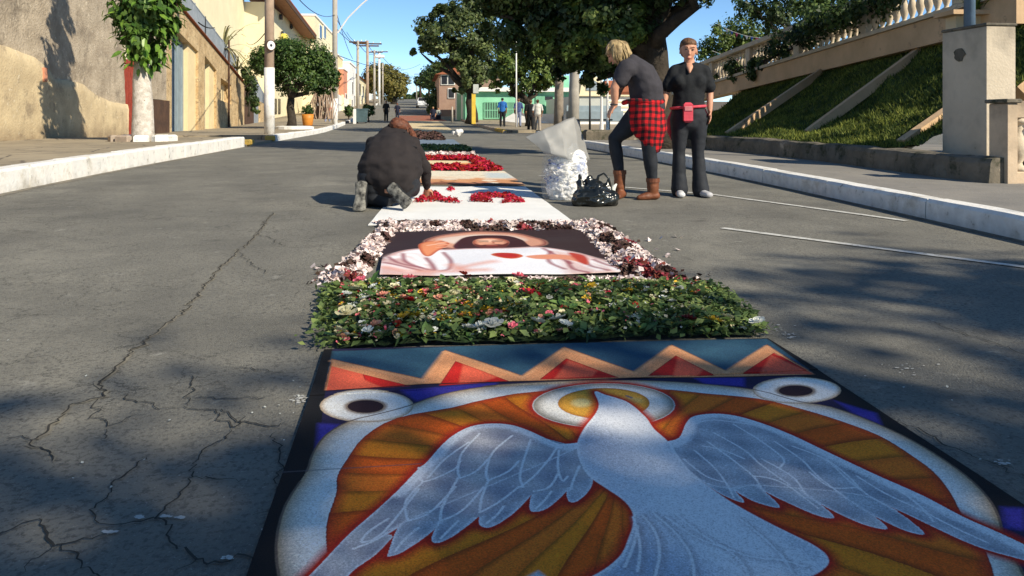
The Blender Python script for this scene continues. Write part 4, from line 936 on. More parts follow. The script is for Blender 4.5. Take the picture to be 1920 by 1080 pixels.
# trees above the ramp, right
def P3(px, py, D): return P(px, py, D)
right_trees = [
    ('feathery green tree behind the standing woman and the ramp', 1378, 30, [Bl(1350, 95, 30, 40, 35), Bl(1395, 70, 30, 50, 40), Bl(1370, 125, 30, 42, 20), Bl(1420, 100, 30, 30, 25), Bl(1340, 60, 30, 22, 22)], M['leaf_yel'], 9000),
    ('tree with hanging leaves over the middle of the ramp balustrade', 1480, 26, [Bl(1455, 30, 26, 42, 28), Bl(1500, 15, 26, 45, 25), Bl(1440, 65, 26, 22, 18), Bl(1515, 60, 26, 18, 16), Bl(1470, -20, 26, 60, 30), Bl(1405, 15, 26, 40, 26)], M['leaf_dark'], 5200),
    ('tree with drooping sprays at the upper ramp under the open sky', 1610, 23, [Bl(1570, 10, 23, 35, 18), Bl(1615, -10, 23, 40, 18), Bl(1540, -5, 23, 30, 20), Bl(1575, 34, 23, 10, 12)], M['leaf_bush'], 2600)]
for i, (lb, px, D, bl, lm, n) in enumerate(right_trees):
    q = P(px, 150, D); tree('garden_tree', lb, (q.x, q.y, q.z - .8), bl, n, .13, lm, .10, M['bark_l'], crotch=P(px, 70, D), seed=40 + i, clump=n // 45, cs=.35, surf=.2, group=None, droop=1.2)
t = tree('ivy', 'dark ivy tumbling over the middle of the ramp balustrade', rp(.45, .5), [(tuple(rp(t_, .75 + h_) + nrm * .05), (r_, r_ * .8, .34)) for t_, h_, r_ in ((.18, -.25, .35), (.3, -.2, .4), (.42, -.2, .45), (.53, .0, .5), (.72, .3, .9), (.80, .3, .8), (.87, .35, .7), (.62, .2, .9))], 9500, .10, M['leaf_dark'], .04, M['bark'], cat='climbing plant', seed=50, surf=.1, droop=1.5, clump=140, cs=.4)
# palm-like plants by the cream house, creeper, terrace plants, shrubs
def spiky(name, label, base, n, L, m, cat='plant', parent=None, w=.05, el=(.2, 1.2)):
    base = Vector(base); t = thing(name, label, cat, base) if parent is None else parent; b = MB(); rs = random.Random(int(abs(base.x) * 100) + n)
    for k in range(n):
        a = rs.uniform(0, 2 * PI); e = rs.uniform(*el); pp = []
        for s in range(6):
            u = s / 5; pp.append(base + Vector((math.cos(a) * L * u * .8, math.sin(a) * L * u * .8, L * (e * u - .75 * u * u))))
        for s in range(5):
            sd = (pp[s + 1] - pp[s]).cross(Vector((0, 0, 1))).normalized() * w * (1 - s / 6)
            b.add([pp[s] - sd, pp[s] + sd, pp[s + 1] + sd * .8, pp[s + 1] - sd * .8], [(0, 1, 2, 3)])
    b.build('fronds', m, t, kind='stuff'); return t
M['palmleaf'] = mat('dry_palm_leaf', (.30, .27, .12), (.18, .17, .08), 3, .7, trans=.2)
spiky('small_palm', 'olive palm fronds rising behind the railing before the cream house', P(418, 95, 41), 46, 2.4, M['palmleaf'], w=.07, el=(.3, 1.4))
spiky('small_palm', 'lower dry palm fronds beside the dark creeper', P(445, 130, 43), 30, 1.6, M['palmleaf'], w=.06)
t = tree('creeper', 'dark creeper hanging over the wall end beyond the railing', P(466, 215, 43), [Bl(462, 140, 43, 10, 18), Bl(470, 170, 43.5, 9, 35), Bl(478, 195, 44, 6, 25)], 3500, .16, M['leaf_dark'], .05, M['bark'], cat='climbing plant', seed=60, surf=.2)
tp = thing('terrace_plants', 'row of yellowish spiky plants along the terrace wall top', 'plants', P(1860, 12, 12.2))
for i in range(9): spiky('', '', P(1826 + i * 16, 24, 12.2), 16, .42, M['leaf_yel'], parent=tp, w=.02, el=(.8, 1.9))
for i, (px, py, D, r, lb) in enumerate([(654, 208, 58, 8, 'small round shrub left of the teal bin'), (691, 207, 60, 10, 'round green shrub behind the teal bin')]):
    q = P(px, 224, D); tree('shrub', lb, (q.x, q.y, zg(q.y)), [Bl(px, py, D, r, r * 1.2)], 1500, .14, M['leaf_bush'], .06, M['bark'], cat='shrub', seed=70 + i, clump=40)
c, pr = SHRUBS[0]; leaves('foliage', [(tuple(c), (.30, .30, .32))], 1200, .10, M['leaf_bush'], pr, seed=77, clump=40); 
# dry brown vine tangle behind planter
dv = thing('dry_vines', 'tangle of dry brown stems hanging to the ground under the clipped tree', 'plant', P(607, 224, 44)); b = MB(); rs = random.Random(9)
for k in range(60):
    px = rs.uniform(590, 625); a = P(px, rs.uniform(160, 175), 44); c = P(px + rs.uniform(-6, 6), 223, 44 + rs.uniform(-.6, .6)); m_ = a.lerp(c, .5) + Vector((rs.uniform(-.3, .3), 0, 0)); b.tube([a, m_, c], rs.uniform(.02, .05), 4, False)
b.build('stems', M['pole'], dv, kind='stuff')
# trees behind the camera whose crowns shade the near street
for i, (x, y, h, r) in enumerate([(2.7, -8.0, 6.5, 2.5), (6.5, -8.2, 6.6, 2.6), (9.8, -7.5, 6.8, 2.6), (12.6, -6.2, 6.6, 2.6), (-.9, -8.3, 6.4, 2.5)]):
    tree('shade_tree', ['dense round street tree behind the viewpoint, nearest the road', 'second dense tree of the row behind the viewpoint', 'third dense tree of the row behind the viewpoint', 'fourth dense tree of the row behind the viewpoint', 'dense tree on the left end of the row behind the viewpoint'][i], (x, y, .1), [((x, y, h), (r, r, r * .95)), ((x - .9, y + .3, h + .6), (r * .7,) * 3), ((x + .9, y - .3, h - .5), (r * .75,) * 3)], (14000, 9500, 4600, 14000, 12000)[i], .24, M['leaf_dark'], .22, M['bark'], seed=80 + i, clump=600, surf=.1, cs=.34, aspect=.8)
# bunting
bt = thing('bunting', 'string of tiny coloured paper flags hung under the trees on the right', 'bunting', P(1330, 90, 18))
cols = [mat('flag_pink', (.65, .08, .2), None, 3, .8), mat('flag_teal', (.05, .4, .4), None, 3, .8), mat('flag_white', (.7, .7, .7), None, 3, .8), mat('flag_blue', (.05, .15, .5), None, 3, .8)]
for (a, c, s) in ((P(1335, 95, 26), P(1540, 105, 24), .3), (P(1345, 45, 26), P(1500, 62, 24), .3)):
    pts, _ = cable(a, c, s, seg=16); MB().tube(pts, .008, 4, False).build('string', M['white'], bt)
    for i in range(1, 16):
        p = pts[i]; d = (pts[i] - pts[i - 1]).normalized() * .06
        MB().prism([p - d, p + d, p - Vector((0, 0, .13))], (0, .006, 0)).build('flag', cols[i % 4], bt)
# ================================================================ CARPETS
def G2(px, py):
    u = (px - 960) / F; D = HE / ((py - HY) / F + .0207 * (CA - u * SA)); return (D * (SA + u * CA), D * (CA - u * SA))
def Z1(l): return [G2(500 + x / 2.454, 640 + y / 2.454) for x, y in l]
def Z2(l): return [G2(1200 + x / 2.454, 640 + y / 2.454) for x, y in l]
def cat_(pts, closed=True, n=6):
    P_ = np.array(pts); N = len(P_); out = []
    rng = range(N) if closed else range(N - 1)
    for i in rng:
        p0, p1, p2, p3 = (P_[(i - 1) % N], P_[i], P_[(i + 1) % N], P_[(i + 2) % N]) if closed else (P_[max(i - 1, 0)], P_[i], P_[i + 1], P_[min(i + 2, N - 1)])
        for k in range(n):
            t = k / n; out.append(.5 * ((2 * p1) + (-p0 + p2) * t + (2 * p0 - 5 * p1 + 4 * p2 - p3) * t * t + (-p0 + 3 * p1 - 3 * p2 + p3) * t ** 3))
    if not closed: out.append(P_[-1])
    return np.array(out)
class Art:
    def __init__(s, x0, x1, y0, y1, res, col):
        s.x0, s.x1, s.y0, s.y1 = x0, x1, y0, y1; s.w = int((x1 - x0) * res); s.h = int((y1 - y0) * res)
        s.X, s.Y = np.meshgrid(x0 + (np.arange(s.w) + .5) / s.w * (x1 - x0), y0 + (np.arange(s.h) + .5) / s.h * (y1 - y0)); s.X = s.X.astype(np.float32); s.Y = s.Y.astype(np.float32)
        s.I = np.ones((s.h, s.w, 3), np.float32) * np.array(col, np.float32); s.res = res
    def bb(s, pts, pad):
        a = np.array(pts); lo = a.min(0) - pad; hi = a.max(0) + pad
        i0 = max(0, int((lo[0] - s.x0) * s.w / (s.x1 - s.x0))); i1 = min(s.w, int((hi[0] - s.x0) * s.w / (s.x1 - s.x0)) + 1)
        j0 = max(0, int((lo[1] - s.y0) * s.h / (s.y1 - s.y0))); j1 = min(s.h, int((hi[1] - s.y0) * s.h / (s.y1 - s.y0)) + 1)
        return slice(j0, max(j0, j1)), slice(i0, max(i0, i1))
    def inside(s, pts, sl):
        X, Y = s.X[sl], s.Y[sl]; ins = np.zeros(X.shape, bool); n = len(pts)
        for i in range(n):
            xa, ya = pts[i]; xb, yb = pts[(i + 1) % n]
            if ya == yb: continue
            c = ((Y < ya) != (Y < yb)) & (X < (xb - xa) * (Y - ya) / (yb - ya) + xa); ins ^= c
        return ins
    def dist(s, pts, sl, closed=True):
        X, Y = s.X[sl], s.Y[sl]; d = np.full(X.shape, 9., np.float32); n = len(pts)
        for i in range(n if closed else n - 1):
            a = np.array(pts[i]); b_ = np.array(pts[(i + 1) % n]); e = b_ - a; L = float(e @ e) + 1e-12
            t = np.clip(((X - a[0]) * e[0] + (Y - a[1]) * e[1]) / L, 0, 1); dx = X - a[0] - t * e[0]; dy = Y - a[1] - t * e[1]
            d = np.minimum(d, dx * dx + dy * dy)
        return np.sqrt(d)
    def mixin(s, sl, a, col):
        a = np.clip(a, 0, 1)[..., None]; c = col if isinstance(col, np.ndarray) and col.ndim == 3 else np.array(col, np.float32)
        s.I[sl] = s.I[sl] * (1 - a) + c * a
    def fill(s, pts, col, soft=.0018, glow=None, edge=None):
        """edge=(colour,width): shade fading in from the outline; glow=(colour,width): halo outside"""
        pad = (glow[1] if glow else 0) + .01; sl = s.bb(pts, pad); ins = s.inside(pts, sl); d = s.dist(pts, sl); sd = np.where(ins, -d, d)
        if glow: s.mixin(sl, np.clip(1.3 - sd / glow[1], 0, 1) * (sd > -soft), glow[0])
        s.mixin(sl, .5 - sd / soft, col)
        for e in (edge if isinstance(edge, list) else [edge] if edge else []): s.mixin(sl, np.clip(1 - d / e[1], 0, 1) ** (e[2] if len(e) > 2 else 1) * ins, e[0])
    def line(s, pts, w, col, a=1.0, soft=.002, clip=None):
        sl = s.bb(pts, w + .01); d = s.dist(pts, sl, False); k = s.inside(clip, sl) if clip is not None else 1; s.mixin(sl, np.clip((w / 2 - d) / soft + .5, 0, 1) * a * k, col)
    def grain(s, amt, seed=0):
        r = np.random.RandomState(seed); g = r.randn(s.h, s.w, 1).astype(np.float32); g2 = r.randn(s.h // 2 + 1, s.w // 2 + 1, 1).repeat(2, 0).repeat(2, 1)[:s.h, :s.w]
        s.I *= np.exp(amt * (g * .7 + g2 * .6)); np.clip(s.I, 0, 1, out=s.I)
    def image(s, name):
        im = bpy.data.images.new(name, s.w, s.h, float_buffer=True, alpha=False); im.colorspace_settings.name = 'Linear Rec.709'
        px = np.ones((s.h, s.w, 4), np.float32); px[..., :3] = s.I; im.pixels.foreach_set(px.ravel()); im.update(); return im
    def material(s, name, rough=.92, bump=.0015, bscale=500):
        m = mat(name, (.5, .5, .5), None, 5, rough, bump, bscale); nt = m.node_tree; N = nt.nodes; L = nt.links
        t = N.new('ShaderNodeTexImage'); t.image = s.image(name + '_colours'); t.extension = 'EXTEND'; uv = N.new('ShaderNodeTexCoord'); L.new(uv.outputs['UV'], t.inputs[0])
        L.new(t.outputs[0], N['Principled BSDF'].inputs['Base Color']); return m
def artsheet(name, art, corners, m, h, parent=None, nx=30, ny=40, wave=.002, thick=.006):
    """corners: 4 world xy points (x0y0, x1y0, x1y1, x0y1)"""
    c = [np.array(p) for p in corners]; vs = []; uv = []
    for j in range(ny + 1):
        for i in range(nx + 1):
            u, v = i / nx, j / ny; p = (c[0] * (1 - u) + c[1] * u) * (1 - v) + (c[3] * (1 - u) + c[2] * u) * v
            vs.append((p[0], p[1], zg(p[1]) + h + wave * noise.noise((p[0] * 3, p[1] * 3, 5)))); uv.append(((p[0] - art.x0) / (art.x1 - art.x0), (p[1] - art.y0) / (art.y1 - art.y0)) if art else (u, v))
    k = nx + 1; fs = [(j * k + i, j * k + i + 1, (j + 1) * k + i + 1, (j + 1) * k + i) for j in range(ny) for i in range(nx)]
    ring_ = [i for i in range(k)] + [j * k + nx for j in range(1, ny + 1)] + [ny * k + i for i in range(nx - 1, -1, -1)] + [j * k for j in range(ny - 1, 0, -1)]
    base = len(vs)
    for r_ in ring_: vs.append((vs[r_][0], vs[r_][1], vs[r_][2] - thick)); uv.append(uv[r_])
    n = len(ring_); fs += [(ring_[i], base + i, base + (i + 1) % n, ring_[(i + 1) % n]) for i in range(n)]
    me = bpy.data.meshes.new(name); me.from_pydata(vs, [], fs); me.update(); ul = me.uv_layers.new(name='UVMap')
    for lp in me.loops: ul.data[lp.index].uv = uv[lp.vertex_index]
    o = link(name, me, m, parent); return o

# ---- the dove carpet (coloured sand picture) in three strips
x0, x1, yb_, yt_ = -.36, 1.46, .45, 3.10
A = Art(x0, x1, yb_, yt_, 560, (.004, .004, .006))
W_ = lambda r: (.74 * r, .76 * r, .80 * r)
# inner field left/right of black border
inner = Z1([(300, 60), (270, 245), (235, 480), (215, 700), (140, 900), (110, 1085)]) 
xl = lambda y: np.interp(y, [p[1] for p in inner[::-1]], [p[0] for p in inner[::-1]])
navy = (.014, .010, .05); blue = (.045, .035, .32)
A.fill([(xl(3.1) , 3.1), (xl(2.6), 2.6), (xl(2), 2), (-.26, 1.0), (-.26, .5), (1.36, .5), (1.36, 2.6), (1.37, 3.1)], navy)
for pl in (Z1([(620, 243), (1060, 208), (1050, 225), (800, 262), (690, 292)]), Z1([(238, 395), (330, 400), (300, 450), (228, 525)]), Z1([(118, 890), (200, 890), (240, 1085), (105, 1085)]), Z2([(240, 180), (480, 183), (480, 222), (300, 210)]), Z2([(900, 290), (1085, 345), (1110, 400), (980, 345)]), Z2([(1665, 785), (1770, 790), (1775, 895), (1680, 880)])):
    A.fill(pl, blue, soft=.02)
A.fill([(-.26, 1.3), (-.05, 1.2), (-.05, .7), (-.26, .6)], blue, .03); A.fill([(1.36, 1.3), (1.1, 1.15), (1.1, .7), (1.36, .6)], blue, .03)
# top band
seam = Z1([(262, 246), (720, 216), (1150, 202)]) + Z2([(0, 186), (480, 178), (810, 168)])
topb = Z1([(300, 60), (900, 35)]) + Z2([(-30, 12), (585, 2)])
A.fill(topb + seam[::-1], (.022, .075, .13), edge=[((.01, .02, .03), .012)])
sl = A.bb(topb + seam, 0); nzx = np.sin(A.X[sl] * 40 + np.sin(A.Y[sl] * 60)) * .5 + .5; ins = A.inside(topb + seam[::-1], sl); A.mixin(sl, nzx * .35 * ins, (.03, .10, .15))
P4 = [(622, 679), (793, 717), (834, 662), (979, 711), (1058, 656), (1189, 703), (1259, 652), (1361, 701), (1438, 652), (1462, 668), (1462, 668)]
up = [G2(*p) for p in P4[:-1]]
lowb = [(622, 693), (770, 731), (823, 731), (854, 684), (955, 722), (1012, 718), (1062, 678), (1160, 715), (1215, 712), (1267, 673), (1340, 710), (1392, 707), (1452, 667), (1470, 680)]
red1, red2, tan1, tan2 = (.58, .015, .010), (.78, .12, .06), (.74, .32, .14), (.6, .24, .11)
redp = [G2(*p) for p in lowb] + seam[::-1]
A.fill(up + seam[::-1], tan1, edge=[((.10, .03, .02), .010)])
A.fill([G2(*p) for p in lowb[:2]] + [G2(*p) for p in [(700, 735), (612, 740)]], red2)
for tri in ([(823, 731), (854, 684), (955, 722)], [(1012, 718), (1062, 678), (1160, 715)], [(1215, 712), (1267, 673), (1340, 710)], [(1392, 707), (1452, 667), (1524, 707)], [(680, 708), (770, 731), (690, 736)]):
    g_ = [G2(*p) for p in tri]; b0 = [G2(tri[0][0], tri[0][1] + 1), G2(tri[2][0], tri[2][1] + 1)]
    A.fill(g_, red1, edge=[((.25, .01, .01), .006)])
for tri in ([(868, 690), (860, 727), (905, 724), (932, 714)], [(1066, 681), (1040, 716), (1110, 713), (1120, 702)], [(1271, 676), (1262, 712), (1310, 710), (1318, 700)], [(1446, 672), (1424, 708), (1520, 706)], [(640, 700), (616, 738), (668, 736), (716, 733)]):
    A.fill([G2(*p) for p in tri], red2, .012)
for a_, c_ in zip(P4[:-2], P4[1:-1]): A.line([G2(a_[0], a_[1] + 4), G2(c_[0], c_[1] + 4)], .022, (.80, .40, .20), .5, .012)
A.line(seam, .008, (.004, .004, .006))
# big ring
rc = np.array((.53, 1.845))
OUT = Z1([(183, 620), (210, 540), (270, 450), (380, 385), (520, 350), (650, 315), (800, 262), (1000, 225), (1250, 205), (1500, 196)]) + Z2([(0, 196), (250, 208), (530, 238), (720, 290), (880, 318), (1050, 378), (1200, 445), (1350, 532), (1500, 640), (1600, 740), (1650, 830), (1680, 940)])
INN = Z1([(320, 720), (325, 640), (370, 560), (450, 455), (600, 370), (850, 322), (1000, 285), (1250, 245)]) + Z2([(40, 235), (300, 255), (550, 280), (750, 330), (930, 385), (1100, 450), (1230, 530), (1350, 620), (1430, 720), (1485, 825)])
def close_ring(pts, c):
    a = np.array(pts); an = np.unwrap(np.arctan2(a[:, 1] - c[1], a[:, 0] - c[0])); rr = np.hypot(a[:, 0] - c[0], a[:, 1] - c[1])
    rm = (rr[0] + rr[-1]) / 2; th = np.linspace(an[-1], an[0] - 2 * PI, 16)[1:-1]
    low = [(c[0] + (rr[-1] * (1 - t) + rr[0] * t) * math.cos(q), c[1] + (rr[-1] * (1 - t) + rr[0] * t) * math.sin(q)) for t, q in zip(np.linspace(0, 1, 16)[1:-1], th)]
    return cat_(list(map(tuple, a)) + low, True, 3)
OUTc, INNc = close_ring(OUT, rc), close_ring(INN, rc)
wht = (.92, .88, .80); tb = (.44, .29, .15)
def loop(c, rx, ry, hr):
    cc = G2(*c); e = [G2(c[0] + rx * math.cos(a), c[1] + ry * math.sin(a)) for a in np.linspace(0, 2 * PI, 28, False)]
    A.fill(e, wht, edge=[(tb, .022, 1.3)]); h_ = [G2(c[0] - 2 + hr[0] * math.cos(a), c[1] + 1 + hr[1] * math.sin(a)) for a in np.linspace(0, 2 * PI, 24, False)]
    A.fill(h_, (.02, .006, .012), glow=((.30, .22, .16), .014))
A.fill(OUTc, wht, edge=[(tb, .075, 1.6)])
loop((687.5, 768), 88, 31, (34, 12)); loop((1494, 738), 83, 25.5, (32, 10))
for c in ((-.08, .98), (1.16, .98)):
    e = [(c[0] + .15 * math.cos(a), c[1] + .13 * math.sin(a)) for a in np.linspace(0, 2 * PI, 28, False)]; A.fill(e, wht, edge=[(tb, .022, 1.3)]); A.fill([(c[0] + .06 * math.cos(a), c[1] + .05 * math.sin(a)) for a in np.linspace(0, 2 * PI, 20, False)], (.02, .006, .012))
sl = A.bb(INNc, .01); ins = A.inside(INNc, sl); d = A.dist(INNc, sl)
ao = G2(1160, 900); ang = np.arctan2(A.Y[sl] - ao[1], A.X[sl] - ao[0]) ; wob = .012 * np.sin(np.hypot(A.X[sl] - ao[0], A.Y[sl] - ao[1]) * 14 + ang * 5)
ph = (ang + wob) * 42 / (2 * PI); fr = ph - np.floor(ph); band = np.floor(ph) % 3
col = np.where(band[..., None] == 0, np.array((.95, .26, .012)), np.where(band[..., None] == 1, np.array((.85, .13, .008)), np.array((.95, .20, .015)))).astype(np.float32)
col = col * (1 - .6 * np.clip(1 - fr * 4, 0, 1))[..., None] * (1 - .25 * np.clip((fr - .7) * 3, 0, 1))[..., None]
mix = np.clip(1 - d / .035, 0, 1)[..., None]; col = col * (1 - mix) + np.array((.55, .045, .010), np.float32) * mix
A.mixin(sl, ins * 1.0, col); A.mixin(sl, np.clip(1 - d / .005, 0, 1) * ins, (.22, .02, .01))
A.line(list(map(tuple, OUTc)), .006, (.16, .11, .08))
# halo
def ell(c, rx, ry, n=32): return [G2(c[0] + rx * math.cos(a), c[1] + ry * math.sin(a)) for a in np.linspace(0, 2 * PI, n, False)]
A.fill(ell((1132, 767), 134, 42), (.84, .80, .72), glow=((.5, .03, .012), .03), edge=[((.20, .16, .10), .045, 1.2), ((.72, .72, .70), .006)])
A.fill(ell((1132, 763), 86, 29), (.78, .38, .045), edge=[((.45, .18, .02), .02)], glow=((.75, .74, .72), .006)); A.fill(ell((1090, 762), 18, 8), (.88, .66, .26), .02); A.fill(ell((1180, 758), 26, 6), (.75, .46, .12), .02)
# dove
TL = [(.56, 1.13), (.62, 1.02)]
body = Z1([(1512, 248), (1532, 300), (1520, 345), (1470, 410), (1438, 470), (1433, 520), (1450, 580), (1490, 640), (1560, 690), (1640, 745), (1685, 800), (1692, 860), (1670, 930), (1640, 1000), (1580, 1060), (1500, 1110), (1400, 1165), (1350, 1230)]) + [G2(1090, 1210)] + Z2([(350, 1300), (560, 1210), (700, 1140), (800, 1095), (850, 1060), (862, 1030), (840, 995), (780, 955), (700, 915), (600, 865), (470, 795), (380, 740), (300, 680), (210, 600), (130, 485), (60, 420), (30, 375), (0, 345), (-30, 318), (-70, 292), (-120, 275), (-165, 262)])
LW = Z1([(1440, 505), (1350, 490), (1280, 462), (1200, 425), (1120, 400), (1030, 394), (940, 407), (860, 447), (800, 500), (740, 570), (690, 615), (600, 710), (500, 805), (380, 912), (240, 1060), (150, 1150), (60, 1260), (200, 1260), (330, 1160), (400, 1080), (500, 1008), (580, 925), (640, 855)])
LWl = Z1([(700, 880), (800, 850), (975, 800), (1100, 740), (1230, 700), (1390, 670), (1470, 640), (1500, 600)])
RWg = Z2([(110, 490), (180, 462), (212, 395), (250, 362), (340, 350), (440, 360), (560, 395), (700, 450), (900, 545), (1100, 640), (1300, 730), (1490, 830), (1650, 902), (1800, 975), (1900, 1040), (1850, 1060), (1767, 1032), (1600, 985), (1480, 938), (1350, 876), (1200, 803), (1050, 738), (960, 720), (870, 708), (780, 700), (700, 695), (600, 688), (510, 685), (430, 700), (300, 675), (180, 580)])
FT_L = [Z1([(640, 830), (560, 995), (575, 1012), (640, 985), (770, 890), (820, 800)]), Z1([(810, 840), (765, 910), (762, 945), (800, 948), (880, 905), (990, 810), (980, 740)]), Z1([(1010, 790), (978, 835), (985, 872), (1040, 875), (1140, 810), (1235, 700), (1200, 660)]), Z1([(1240, 700), (1210, 770), (1222, 805), (1290, 790), (1370, 720), (1395, 680), (1390, 600)]), Z1([(1395, 670), (1380, 720), (1392, 757), (1430, 755), (1480, 710), (1500, 650), (1450, 580)])]
FT_R = [Z2([(1040, 700), (1100, 752), (1230, 835), (1310, 909), (1225, 895), (1110, 842), (980, 770), (860, 690), (920, 640)]), Z2([(860, 680), (960, 745), (1070, 820), (1139, 884), (1050, 872), (930, 822), (800, 750), (690, 670), (760, 630)]), Z2([(690, 665), (770, 725), (850, 785), (894, 834), (820, 825), (710, 778), (590, 720), (500, 660), (590, 620)]), Z2([(510, 660), (575, 712), (644, 783), (590, 780), (500, 748), (420, 690), (450, 630)]), Z2([(410, 670), (440, 712), (480, 763), (430, 752), (350, 712), (280, 650), (340, 610)])]
redg = ((.55, .022, .008), .03)
dv1, dv2 = (.60, .60, .60), (.62, .68, .76)
smL = cat_(LW, True, 4)
allw = [smL] + [cat_(f, True, 4) for f in FT_L] + [cat_(RWg, True, 4)] + [cat_(f, True, 4) for f in FT_R]
polyL = Z1([(640, 850), (800, 850), (985, 830), (1235, 720), (1395, 690), (1500, 640), (1440, 505), (1030, 400), (700, 600)])
bodyc = cat_(body, True, 4)
for w_ in allw + [bodyc]:
    sl = A.bb(w_, .04); ins = A.inside(w_, sl); d = A.dist(w_, sl); A.mixin(sl, np.clip(1.25 - d / .028, 0, 1) * (~ins), redg[0])
# tone of the wings: sandy grey with bluish white
def toned(pts, ca, cb, fn, edge):
    sl = A.bb(pts, .01); ins = A.inside(pts, sl); d = A.dist(pts, sl); t = np.clip(fn(A.X[sl], A.Y[sl]), 0, 1)[..., None]
    c = np.array(ca, np.float32) * (1 - t) + np.array(cb, np.float32) * t; A.mixin(sl, ins * 1., c.astype(np.float32)); A.mixin(sl, np.clip(1 - d / edge[1], 0, 1) ** 1.5 * ins, edge[0])
wv = lambda X, Y: .5 + .5 * np.sin(X * 34 + Y * 25) * np.sin(X * 13 - Y * 31 + 1)
for f in FT_L: toned(cat_(f, True, 4), (.36, .38, .44), (.62, .62, .64), wv, ((.86, .87, .88), .014))
toned(np.array(polyL), (.36, .36, .42), (.60, .57, .57), wv, (dv1, .002))
toned(smL, (.36, .35, .40), (.66, .62, .60), wv, ((.90, .90, .90), .010))
A.line(list(map(tuple, cat_(LW[:12], False, 5))), .060, (.92, .92, .92), .95, .018, smL)
for f in FT_R: toned(cat_(f, True, 4), (.36, .40, .46), (.58, .61, .64), wv, ((.86, .87, .88), .012))
toned(cat_(RWg, True, 4), (.36, .38, .43), (.64, .64, .66), wv, ((.90, .90, .90), .010))
A.line(list(map(tuple, cat_(RWg[:15], False, 5))), .064, (.90, .92, .93), .95, .018, cat_(RWg, True, 4))
feaL = [[(980, 440), (900, 530), (880, 610), (890, 650)], [(1130, 450), (1040, 530), (1010, 620), (1020, 660)], [(1215, 470), (1185, 560), (1165, 640), (1180, 690)], [(1340, 500), (1300, 560), (1230, 640), (1170, 690)], [(1345, 520), (1340, 600), (1360, 660), (1385, 640)], [(700, 600), (720, 665), (860, 610), (890, 570)], [(890, 650), (960, 620), (1020, 560)], [(1020, 660), (1110, 620), (1160, 570)], [(720, 665), (640, 760), (650, 850)], [(880, 650), (810, 780), (800, 850)], [(1020, 660), (990, 740), (980, 810)], [(650, 850), (750, 810), (870, 690)], [(800, 850), (900, 800), (1000, 690)], [(980, 810), (1070, 760), (1160, 690)], [(560, 840), (470, 900), (440, 950), (540, 900), (700, 700)], [(600, 880), (500, 940), (400, 980)], [(1230, 710), (1300, 690), (1345, 620)], [(1440, 590), (1410, 660), (1400, 700)], [(930, 480), (820, 560), (740, 650)], [(590, 990), (640, 930), (700, 880)], [(800, 930), (850, 880), (880, 850)], [(1010, 860), (1060, 820), (1090, 780)], [(1240, 790), (1280, 750), (1310, 710)]]
for f in feaL: A.line(list(map(tuple, cat_(Z1(f), False, 5))), .0065, (.96, .96, .95), .95, .0025)
feaR = [[(200, 560), (300, 640), (390, 670)], [(250, 520), (340, 600), (400, 680), (430, 740)], [(310, 480), (420, 560), (520, 640), (560, 700)], [(340, 440), (480, 520), (560, 590), (690, 680)], [(430, 400), (560, 480), (660, 560), (640, 600)], [(560, 560), (700, 640), (760, 720)], [(620, 480), (740, 560), (820, 640), (950, 740)], [(700, 500), (850, 560), (940, 640), (1010, 700)], [(780, 620), (880, 690), (1000, 690)], [(860, 560), (960, 640), (1040, 720), (1180, 800)], [(1000, 640), (1130, 720), (1300, 800)], [(1010, 600), (1150, 680), (1280, 770), (1350, 850)], [(520, 640), (600, 650), (690, 690), (820, 790)], [(1300, 800), (1450, 880), (1600, 950)], [(480, 560), (380, 520), (290, 500)], [(250, 400), (340, 380), (500, 400)]]
for f in feaR: A.line(list(map(tuple, cat_(Z2(f), False, 5))), .006, (.96, .96, .95), .9, .0025)
toned(bodyc, (.46, .51, .60), (.92, .92, .92), lambda X, Y: .25 + .9 * np.exp(-((X - .63 - (2.35 - Y) * .12) / .11) ** 2) * (Y > 1.0) + .35 * np.sin(X * 11 + Y * 8), ((.86, .87, .88), .018))
tail = [[(-10, 870), (-30, 960), (-70, 1060)], [(10, 820), (70, 900), (90, 1000), (70, 1100)], [(60, 810), (160, 900), (230, 1000), (250, 1100)], [(120, 830), (250, 920), (400, 980), (480, 1060), (500, 1120)], [(180, 830), (330, 940), (500, 1010), (650, 1030), (760, 1060)], [(460, 840), (560, 920), (650, 1010), (700, 1090)], [(-30, 830), (0, 960), (-10, 1080)]]
for f in tail: A.line(list(map(tuple, cat_(Z2([(x_ + 9, y_ + 4) for x_, y_ in f]), False, 5))), .020, (.40, .36, .38), .5, .014)
for f in tail: A.line(list(map(tuple, cat_(Z2(f), False, 5))), .0065, (.96, .96, .95), .9, .0025)
sl = A.bb(Z2([(-280, 860), (800, 1260)]), 0); ins = A.inside(bodyc, sl); A.mixin(sl, ins * np.clip((1.50 - A.Y[sl]) * 2.6, 0, .75) * wv(A.X[sl] * 2.2, A.Y[sl] * .7), (.36, .31, .31))
A.line(Z2([(-60, 268), (-40, 276)]), .012, (.10, .12, .2), .8, .006)
A.line(list(map(tuple, bodyc)), .006, (.94, .95, .95), .85)
A.fill(Z1([(1100, 1160), (1250, 1080), (1300, 1120), (1150, 1230)]), (.6, .6, .62), .01)
